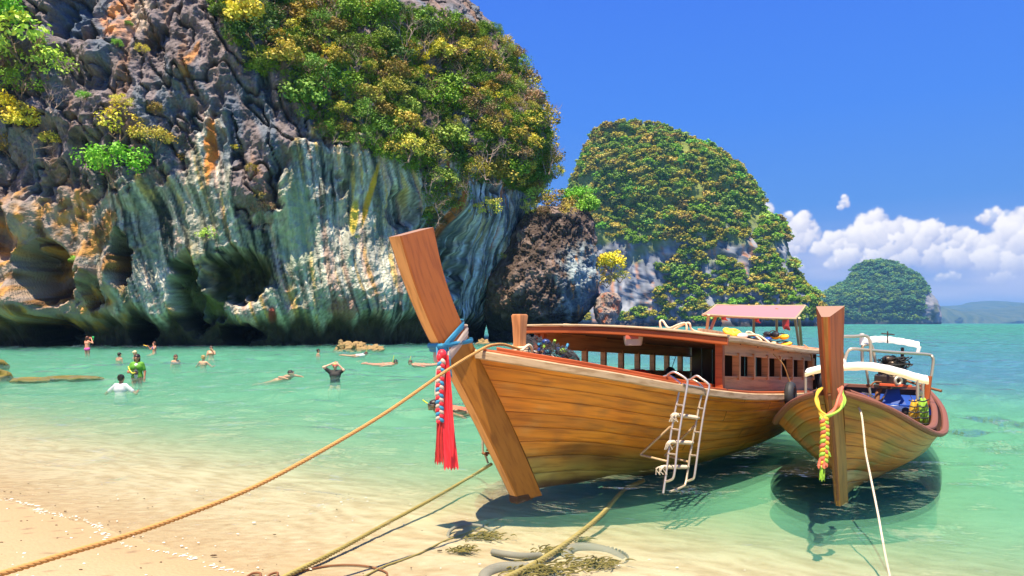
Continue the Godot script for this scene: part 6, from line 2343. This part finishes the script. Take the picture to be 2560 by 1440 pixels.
# ---------------------------------------------------------------- people in the water
# one continuous skin round tapered bones: [a, b, ra, rb, colour]
func skin_mesh(bones: Array, cell: float, k: float) -> MB:
	var lo := Vector3.ONE * 1e9
	var hi := -lo
	for q in bones:
		for e in 2:
			var r: float = q[2 + e] + cell * 2.0 + k * 0.5
			lo = lo.min((q[e] as Vector3) - Vector3.ONE * r)
			hi = hi.max((q[e] as Vector3) + Vector3.ONE * r)
	var n := Vector3i(((hi - lo) / cell).ceil()) + Vector3i.ONE
	var f := PackedFloat32Array()
	var near := PackedFloat32Array()
	var who := PackedByteArray()
	f.resize(n.x * n.y * n.z); near.resize(f.size()); who.resize(f.size())
	f.fill(1.0); near.fill(1.0)
	for id in bones.size():
		var q: Array = bones[id]
		var a: Vector3 = q[0]
		var ab: Vector3 = (q[1] as Vector3) - a
		var l2 := maxf(ab.length_squared(), 1e-9)
		var r := maxf(q[2], q[3]) + cell * 2.0 + k
		var c0 := Vector3i((a.min(q[1]) - Vector3.ONE * r - lo) / cell).max(Vector3i.ZERO)
		var c1 := Vector3i((a.max(q[1]) + Vector3.ONE * r - lo) / cell + Vector3.ONE).min(n - Vector3i.ONE)
		for z in range(c0.z, c1.z + 1):
			for y in range(c0.y, c1.y + 1):
				var row := (z * n.y + y) * n.x
				for x in range(c0.x, c1.x + 1):
					var p := lo + Vector3(x, y, z) * cell
					var t := clampf((p - a).dot(ab) / l2, 0.0, 1.0)
					var d := p.distance_to(a + ab * t) - lerpf(q[2], q[3], t)
					var g := f[row + x]
					var h := maxf(k - absf(d - g), 0.0) / k
					f[row + x] = minf(d, g) - h * h * k * 0.25
					if d < near[row + x]:
						near[row + x] = d
						who[row + x] = id
	var b := MB.new()
	var index := {}
	var corner := [0, 1, n.x, n.x + 1, n.x * n.y, n.x * n.y + 1, n.x * n.y + n.x, n.x * n.y + n.x + 1]
	var at8 := [Vector3(0, 0, 0), Vector3(1, 0, 0), Vector3(0, 1, 0), Vector3(1, 1, 0), Vector3(0, 0, 1), Vector3(1, 0, 1), Vector3(0, 1, 1), Vector3(1, 1, 1)]
	var edges := [[0, 1], [2, 3], [4, 5], [6, 7], [0, 2], [1, 3], [4, 6], [5, 7], [0, 4], [1, 5], [2, 6], [3, 7]]
	for z in n.z - 1:
		for y in n.y - 1:
			for x in n.x - 1:
				var o := (z * n.y + y) * n.x + x
				var inside := 0
				for e in 8:
					if f[o + corner[e]] < 0.0: inside += 1
				if inside == 0 or inside == 8: continue
				var s := Vector3.ZERO
				var m := 0
				for e in edges:
					var v0 := f[o + corner[e[0]]]
					var v1 := f[o + corner[e[1]]]
					if (v0 < 0.0) != (v1 < 0.0):
						s += (at8[e[0]] as Vector3).lerp(at8[e[1]], v0 / (v0 - v1))
						m += 1
				b.col = bones[who[o]][4]
				index[o] = b.p(lo + (Vector3(x, y, z) + s / m) * cell)
	var step := [1, n.x, n.x * n.y]
	for o in index:
		for ax in 3:
			var s1: int = step[(ax + 1) % 3]
			var s2: int = step[(ax + 2) % 3]
			var v0 := f[o]
			var v1 := f[o + step[ax]]
			if (v0 < 0.0) == (v1 < 0.0): continue
			if not (index.has(o - s1) and index.has(o - s2) and index.has(o - s1 - s2)): continue
			var a: int = index[o]
			var c: int = index[o - s1]
			var d: int = index[o - s1 - s2]
			var e: int = index[o - s2]
			if v0 < 0.0: b.i.append_array(PackedInt32Array([a, d, c, a, e, d]))
			else: b.i.append_array(PackedInt32Array([a, c, d, a, d, e]))
	return b

const SKIN := Color(0.62, 0.33, 0.20)
const SKIN_RED := Color(0.70, 0.28, 0.18)
const SKIN_DARK := Color(0.36, 0.17, 0.09)

# spec: u, v (where the water meets the body), top (height of the crown over the water), turn (degrees; 0 faces the camera), lean (forward, degrees), hands: two points from the neck base in body axes, or null for arms hanging; skin, hair, hair_long, sex (shoulder half width), clothes: [[name, kind, colour], ...], legs: stand, back or fold
func person(label: String, s: Dictionary) -> Node3D:
	var where := on_water(s.u, s.v)
	var t := thing("person", label, "person", where)
	var yaw := Basis(Vector3.UP, deg_to_rad(s.get("turn", 0.0)))
	var lean := Basis(Vector3.RIGHT, deg_to_rad(s.get("lean", 0.0)))
	var neck := where + Vector3(0, s.top - 0.285, 0)
	if s.has("lean"): neck = where + Vector3(0, s.top - 0.2, 0)
	var B := yaw * lean
	var sk: Color = s.get("skin", SKIN)
	var sh: float = s.get("sex", 0.17)
	var P := func(x: float, y: float, z: float) -> Vector3: return neck + B * Vector3(x, y, z)
	var H := yaw * Basis(Vector3.UP, deg_to_rad(s.get("look", 0.0))) * Basis(Vector3.RIGHT, deg_to_rad(s.get("nod", 0.0)))
	var hc: Vector3 = P.call(0, 0.06, 0.01) + H * Vector3(0, 0.11, 0.015)
	var bones := [
		[P.call(0, -0.02, 0), hc, 0.055, 0.055, sk],
		[hc + H * Vector3(0, 0.03, -0.015), hc + H * Vector3(0, 0.02, 0.0), 0.092, 0.088, sk],
		[hc + H * Vector3(0, -0.04, 0.02), hc + H * Vector3(0, -0.075, 0.045), 0.068, 0.042, sk],
		[hc + H * Vector3(0, 0.0, 0.085), hc + H * Vector3(0, -0.025, 0.105), 0.014, 0.016, sk],
		[hc + H * Vector3(0.088, -0.01, 0), hc + H * Vector3(0.096, 0.01, -0.005), 0.014, 0.016, sk],
		[hc + H * Vector3(-0.088, -0.01, 0), hc + H * Vector3(-0.096, 0.01, -0.005), 0.014, 0.016, sk],
		[P.call(-sh + 0.03, -0.05, 0), P.call(sh - 0.03, -0.05, 0), 0.065, 0.065, sk],
		[P.call(-0.06, -0.16, 0.01), P.call(0.06, -0.16, 0.01), 0.125, 0.125, sk],
		[P.call(-0.04, -0.3, 0), P.call(0.04, -0.3, 0), 0.11, 0.11, sk],
		[P.call(-0.05, -0.4, 0), P.call(0.05, -0.4, 0), 0.105, 0.105, sk],
		[P.call(-0.08, -0.54, 0), P.call(0.08, -0.54, 0), 0.115, 0.115, sk]]
	var legs: String = s.get("legs", "stand")
	for e in [-1.0, 1.0]:
		var hip: Vector3 = P.call(e * 0.09, -0.58, 0)
		var knee: Vector3
		var ankle: Vector3
		if legs == "stand":
			knee = hip + yaw * Vector3(e * 0.02, -0.42, 0.03)
			ankle = hip + yaw * Vector3(e * 0.03, -0.82, -0.02)
		elif legs == "fold":
			knee = hip + yaw * Vector3(e * 0.08, -0.10, 0.40)
			ankle = knee + yaw * Vector3(0, -0.36, -0.12)
		else:
			knee = hip + B * Vector3(e * 0.05, -0.42, -0.04)
			ankle = knee + B * Vector3(e * 0.02, -0.40, -0.08)
		bones.append([hip, knee, 0.092, 0.058, sk])
		bones.append([knee, ankle, 0.056, 0.038, sk])
		bones.append([ankle, ankle + (yaw * Vector3(0, -0.05, 0.15) if legs != "back" else B * Vector3(0, -0.15, 0)), 0.038, 0.03, sk])
	var hands: Array = s.get("hands", [null, null])
	var elbows: Array = s.get("elbows", [null, null])
	var fingers := MB.new()
	fingers.col = sk
	for a in 2:
		var e := -1.0 if a == 0 else 1.0
		var sp: Vector3 = P.call(e * sh, -0.055, 0)
		var hp: Vector3 = P.call(hands[a].x, hands[a].y, hands[a].z) if hands[a] != null else P.call(e * (sh + 0.09), -0.60, 0.06)
		var el: Vector3
		if elbows[a] != null: el = P.call(elbows[a].x, elbows[a].y, elbows[a].z)
		else:
			var mid := (sp + hp) / 2.0
			var gap := 0.56 - sp.distance_to(hp)
			el = mid + (B * Vector3(e * 0.7, -0.6, -0.3)).normalized() * sqrt(maxf(0.0, gap * 0.33))
		var wr := el.lerp(hp, 0.86)
		bones.append([sp, el, 0.055, 0.042, sk])
		bones.append([el, wr, 0.041, 0.028, sk])
		bones.append([wr, hp, 0.03, 0.034, sk])
		var d := (hp - el).normalized()
		var sd := d.cross(H * Vector3(0, 0.2, 1)).normalized()
		for q in 4:
			var f0 := hp + sd * (q - 1.5) * 0.019 + d * 0.02
			var len: float = [0.062, 0.074, 0.070, 0.055][q]
			fingers.tube([f0, f0 + d * len * 0.5, f0 + d * len + B * Vector3(0, 0, 0.015)], [0.009, 0.0085, 0.007], 5)
		fingers.tube([hp - d * 0.02 + sd * 0.03, hp + d * 0.015 + sd * 0.05, hp + d * 0.04 + sd * 0.052], [0.010, 0.009, 0.008], 5)
	var body := skin_mesh(bones, 0.02, 0.03)
	var k := body.v.size()
	body.v.append_array(fingers.v); body.c.append_array(fingers.c); body.t.append_array(fingers.t)
	for q in fingers.i: body.i.append(q + k)
	obj("body", body, M.skin, t)
	# face
	var face := MB.new()
	for e in [-1.0, 1.0]:
		face.col = Color(0.02, 0.015, 0.01)
		face.ball(hc + H * Vector3(e * 0.034, 0.015, 0.083), Vector3(0.013, 0.007, 0.007), 8, 6)
		face.col = Color(0.06, 0.03, 0.02)
		face.tube([hc + H * Vector3(e * 0.016, 0.036, 0.089), hc + H * Vector3(e * 0.035, 0.042, 0.087), hc + H * Vector3(e * 0.052, 0.035, 0.074)], 0.004, 5)
	face.col = Color(0.42, 0.09, 0.07)
	face.tube([hc + H * Vector3(-0.024, -0.058, 0.085), hc + H * Vector3(0, -0.057, 0.091), hc + H * Vector3(0.024, -0.058, 0.085)], 0.0055, 5)
	obj("face", face, M.skin, t)
	# hair
	if s.has("hair"):
		var hb := [[hc + H * Vector3(0, 0.045, -0.022), hc + H * Vector3(0, 0.04, -0.005), 0.099, 0.094, s.hair], [hc + H * Vector3(0, 0.0, -0.05), hc + H * Vector3(0, 0.03, -0.04), 0.075, 0.085, s.hair]]
		var hl: float = s.get("hair_long", 0.0)
		if hl > 0.0:
			hb.append([hc + H * Vector3(0, 0, -0.06), hc + H * Vector3(0.03, -0.1 - hl, -0.07), 0.075, 0.05, s.hair])
			for e in [-1.0, 1.0]: hb.append([hc + H * Vector3(e * 0.06, 0.04, -0.02), hc + H * Vector3(e * 0.075, -0.08 - hl * 0.5, -0.03), 0.045, 0.03, s.hair])
		if s.get("bun", false): hb.append([hc + H * Vector3(0, 0.09, -0.09), hc + H * Vector3(0, 0.1, -0.1), 0.04, 0.04, s.hair])
		obj("hair", skin_mesh(hb, 0.014, 0.02), M.hair, t)
	for q in s.get("clothes", []):
		var cb := []
		match q[1]:
			"shirt":
				for j in [6, 7, 8, 9]: cb.append([bones[j][0], bones[j][1], bones[j][2] + 0.018, bones[j][3] + 0.018, q[2]])
				cb.append([P.call(-0.07, -0.5, 0), P.call(0.07, -0.5, 0), 0.125, 0.125, q[2]])
				for j in bones.size():
					if j > 10 and absf((bones[j][2] as float) - 0.055) < 0.001: cb.append([bones[j][0], (bones[j][0] as Vector3).lerp(bones[j][1], 0.62), 0.073, 0.066, q[2]])
			"panel":
				cb.append([P.call(0, -0.1, 0.055), P.call(0, -0.5, 0.045), 0.088, 0.098, q[2]])
			"stripe":
				var sb := MB.new()
				for j in 4: sb.tube(spline([P.call(-0.085, -0.17 - j * 0.075, 0.115), P.call(0, -0.165 - j * 0.075, 0.152), P.call(0.085, -0.17 - j * 0.075, 0.115)], 4), 0.014, 5)
				obj(q[0], sb, M.black, t)
				continue
			"bottoms":
				cb.append([P.call(-0.08, -0.55, 0), P.call(0.08, -0.55, 0), 0.128, 0.128, q[2]])
			"top":
				cb.append([P.call(-0.075, -0.155, 0.03), P.call(0.075, -0.155, 0.03), 0.115, 0.115, q[2]])
			"cap":
				cb.append([hc + H * Vector3(0, 0.06, -0.015), hc + H * Vector3(0, 0.055, 0), 0.1, 0.1, q[2]])
				cb.append([hc + H * Vector3(-0.04, 0.055, 0.1), hc + H * Vector3(0.04, 0.055, 0.1), 0.022, 0.022, q[2]])
				cb.append([hc + H * Vector3(-0.03, 0.045, 0.14), hc + H * Vector3(0.03, 0.045, 0.14), 0.018, 0.018, q[2]])
			"goggles":
				var gb := MB.new()
				for e in [-1.0, 1.0]: gb.ball(hc + H * Vector3(e * 0.036, 0.016, 0.088), Vector3(0.032, 0.024, 0.02), 10, 7)
				gb.ring(hc + H * Vector3(0, 0.02, -0.005), H * Vector3(0, 1, 0), 0.098, 0.009, 24, 6)
				obj(q[0], gb, mat(q[2], 0.35), t)
				continue
		obj(q[0], skin_mesh(cb, 0.018, 0.03), mat(q[2], 0.75), t)
	return t

func held(called: String, label: String, cat: String, b: MB, m: Material) -> void:
	tag(obj(called, b, m), label, cat)

func snorkel(p: Vector3, dir: Vector3, len: float, label: String) -> void:
	var b := MB.new()
	b.tube(spline([p + Vector3(0, -0.12, 0), p, p + dir * len * 0.6, p + dir * len], 5), 0.014, 7)
	held("snorkel", label, "snorkel", b, M.snorkel_yellow)

func make_people() -> void:
	M.skin = mat(Color(1, 1, 1), 0.45, true, {"subsurf_scatter_enabled": true, "subsurf_scatter_strength": 0.15})
	M.hair = mat(Color(1, 1, 1), 0.45, true)
	M.snorkel_yellow = mat(Color(0.75, 0.72, 0.04), 0.4)
	var dark := Color(0.02, 0.012, 0.01)
	var brown := Color(0.10, 0.035, 0.02)
	var blond := Color(0.50, 0.32, 0.12)
	person("person in a green shirt and striped top standing waist deep, holding a mask", {"u": 343, "v": 942, "top": 0.79, "turn": 8, "skin": Color(0.42, 0.18, 0.10), "hair": dark, "hair_long": 0.12, "sex": 0.165, "hands": [Vector3(0.04, -0.36, 0.22), Vector3(0.27, -0.60, 0.08)], "elbows": [Vector3(-0.27, -0.33, 0.06), Vector3(0.25, -0.33, -0.02)], "clothes": [["shirt", "shirt", Color(0.10, 0.30, 0.02)], ["striped_top", "panel", Color(0.62, 0.55, 0.55)], ["stripes", "stripe", dark]]})
	var p := on_water(343, 942) + Vector3(0, 0.79 - 0.285, 0)
	var b := MB.new()
	b.tube(spline([p + Vector3(-0.22, -0.13, 0.18), p + Vector3(-0.1, -0.28, 0.27), p + Vector3(0.0, -0.36, 0.29), p + Vector3(0.08, -0.33, 0.28)], 5), 0.018, 7)
	held("snorkel", "yellow snorkel held across the chest of the person in green", "snorkel", b, M.snorkel_yellow)
	b = MB.new()
	b.ring(p + Vector3(0.1, -0.34, 0.27), Vector3(0, 0.3, 1), 0.06, 0.016, 22, 7)
	b.ring(p + Vector3(-0.02, -0.36, 0.28), Vector3(0, 0.3, 1), 0.05, 0.014, 22, 7)
	held("diving_mask", "diving mask held by the person in green", "mask", b, M.black)
	person("person in a pink bikini bottom standing hip deep with their back turned, raising a camera", {"u": 218, "v": 880, "top": 1.03, "turn": 165, "skin": SKIN_RED, "hair": brown, "hair_long": 0.08, "sex": 0.15, "hands": [Vector3(-0.09, 0.17, 0.22), Vector3(0.05, 0.16, 0.22)], "elbows": [Vector3(-0.33, -0.16, 0.12), Vector3(0.2, -0.2, 0.2)], "clothes": [["bikini_bottom", "bottoms", Color(0.75, 0.10, 0.38)]]})
	b = MB.new()
	var q := on_water(218, 880) + Vector3(0.32, 0.98, -0.12)
	b.box(Transform3D(Basis(), q), Vector3(0.12, 0.10, 0.06), 0.01)
	b.tube([q, q + Vector3(0, -0.22, 0)], 0.025, 7)
	held("waterproof_camera", "green camera raised by the person with the pink bikini bottom", "camera", b, mat(Color(0.05, 0.50, 0.15), 0.4))
	person("person sitting chest deep with arms raised, pointing a camera stick to the left", {"u": 386, "v": 876, "top": 0.60, "turn": -40, "look": -30, "skin": SKIN_RED, "hair": brown, "hair_long": 0.05, "legs": "fold", "hands": [Vector3(-0.26, -0.02, 0.30), Vector3(0.16, 0.12, 0.12)], "elbows": [Vector3(-0.26, -0.24, 0.16), Vector3(0.28, -0.2, 0.14)], "clothes": [["bikini_top", "top", Color(0.12, 0.10, 0.30)]]})
	b = MB.new()
	var c := on_water(386, 876) + Vector3(-0.42, 0.30, 0.15)
	b.tube([c, c + Vector3(-0.26, 0.08, 0)], 0.028, 7)
	held("camera_stick", "yellow camera stick in front of the person sitting chest deep", "camera", b, M.yellow)
	person("person with dark hair at the far left group, only the head above water", {"u": 298, "v": 894, "top": 0.27, "turn": 160, "hair": dark, "legs": "fold"})
	person("person in a tan cap behind the person in green, head above water", {"u": 338, "v": 888, "top": 0.24, "turn": -50, "hair": blond, "legs": "fold", "clothes": [["cap", "cap", Color(0.72, 0.55, 0.32)]]})
	person("person in a white shirt with their back turned, shoulder deep, nearest to the beach", {"u": 302, "v": 963, "top": 0.31, "turn": 178, "skin": SKIN_DARK, "hair": dark, "legs": "fold", "bun": true, "sex": 0.16, "hands": [Vector3(-0.42, -0.22, 0.2), Vector3(0.42, -0.22, 0.2)], "clothes": [["shirt", "shirt", Color(0.72, 0.70, 0.80)]]})
	person("person swimming with wet brown hair, face turned to the right", {"u": 439, "v": 901, "top": 0.28, "turn": 50, "hair": brown, "hair_long": 0.04, "legs": "fold"})
	person("person with blond hair tied up, swimming away, head above water", {"u": 508, "v": 904, "top": 0.30, "turn": 170, "hair": blond, "bun": true, "legs": "fold", "hands": [Vector3(-0.4, -0.25, 0.3), Vector3(0.4, -0.25, 0.3)]})
	person("bare chested person shoulder deep, one hand at the chin", {"u": 528, "v": 886, "top": 0.50, "turn": 25, "hair": Color(0.08, 0.05, 0.04), "legs": "fold", "sex": 0.18, "hands": [null, Vector3(0.05, 0.07, 0.14)], "elbows": [null, Vector3(0.2, -0.2, 0.16)]})
	person("person with short dark hair swimming alone left of the low pale rocks", {"u": 795, "v": 883, "top": 0.26, "turn": 120, "hair": dark, "legs": "fold"})
	person("person in a black shirt with red goggles, both hands on top of the head", {"u": 838, "v": 941, "top": 0.49, "turn": 10, "skin": Color(0.66, 0.38, 0.27), "hair": blond, "legs": "fold", "sex": 0.17, "hands": [Vector3(-0.05, 0.27, 0.04), Vector3(0.06, 0.27, 0.04)], "elbows": [Vector3(-0.40, 0.13, 0.05), Vector3(0.30, 0.02, 0.08)], "clothes": [["shirt", "shirt", Color(0.02, 0.018, 0.02)], ["goggles", "goggles", Color(0.6, 0.03, 0.05)]]})
	person("person swimming on the belly with a mask, arms spread at the surface", {"u": 727, "v": 935, "top": 0.11, "turn": 80, "lean": 72, "nod": -30, "hair": dark, "legs": "back", "hands": [Vector3(-0.5, 0.05, 0.05), Vector3(0.42, 0.2, 0.1)], "clothes": [["diving_mask", "goggles", Color(0.03, 0.03, 0.04)]]})
	person("person snorkelling face down in a white shirt before the low rocks", {"u": 912, "v": 884, "top": 0.09, "turn": 90, "lean": 86, "nod": 10, "hair": brown, "legs": "back", "clothes": [["shirt", "shirt", Color(0.7, 0.66, 0.72)]]})
	person("person snorkelling face down, left one of two with yellow snorkels", {"u": 985, "v": 905, "top": 0.085, "turn": 90, "lean": 87, "nod": 10, "skin": SKIN_RED, "hair": dark, "legs": "back"})
	person("person snorkelling face down, right one of two with yellow snorkels", {"u": 1030, "v": 906, "top": 0.085, "turn": -85, "lean": 87, "nod": 10, "skin": SKIN_RED, "hair": brown, "legs": "back"})
	person("person snorkelling beside the red ribbons, with a mask and pink red fins", {"u": 1088, "v": 1020, "top": 0.15, "turn": -80, "lean": 84, "nod": -10, "skin": SKIN_DARK, "hair": dark, "legs": "back", "clothes": [["diving_mask", "goggles", Color(0.05, 0.05, 0.06)]]})
	snorkel(at(1072, 1012, 15.6), Vector3(-0.75, 0.6, 0), 0.19, "yellow snorkel of the swimmer beside the red ribbons")
	snorkel(at(982, 902, 35.0), Vector3(0.25, 1, 0), 0.26, "left one of two yellow snorkels sticking out of the water")
	snorkel(at(1024, 903, 35.0), Vector3(0.25, 1, 0), 0.26, "right one of two yellow snorkels sticking out of the water")
	snorkel(at(917, 882, 44.0), Vector3(0.05, 1, 0), 0.26, "yellow snorkel of the swimmer in white before the low rocks")
	b = MB.new()
	for e in [0.0, 0.16]:
		var g := PackedVector3Array()
		for k in 6:
			for j in 5:
				g.append(at(1130, 1020, 15.6) + Vector3(k * 0.065, 0.05 - 0.012 * k + 0.02 * sin(j * 1.2), e + (j / 4.0 - 0.5) * (0.08 + k * 0.018)))
		b.grid(g, 5, 6)
	tag(obj("swim_fins", b, M.coral_cloth), "pair of pink red swim fins right of the red ribbons", "fins")

func _ready() -> void:
	make_camera()
	make_world()
	make_materials()
	make_sand()
	make_water()
	make_litter()
	make_cliff()
	make_islands()
	make_plant_meshes()
	make_cliff_plants()
	make_forests()
	make_big_boat()
	make_ribbons()
	make_ladder()
	make_boat_things()
	make_small_boat()
	make_small_boat_things()
	make_ropes()
	make_people()
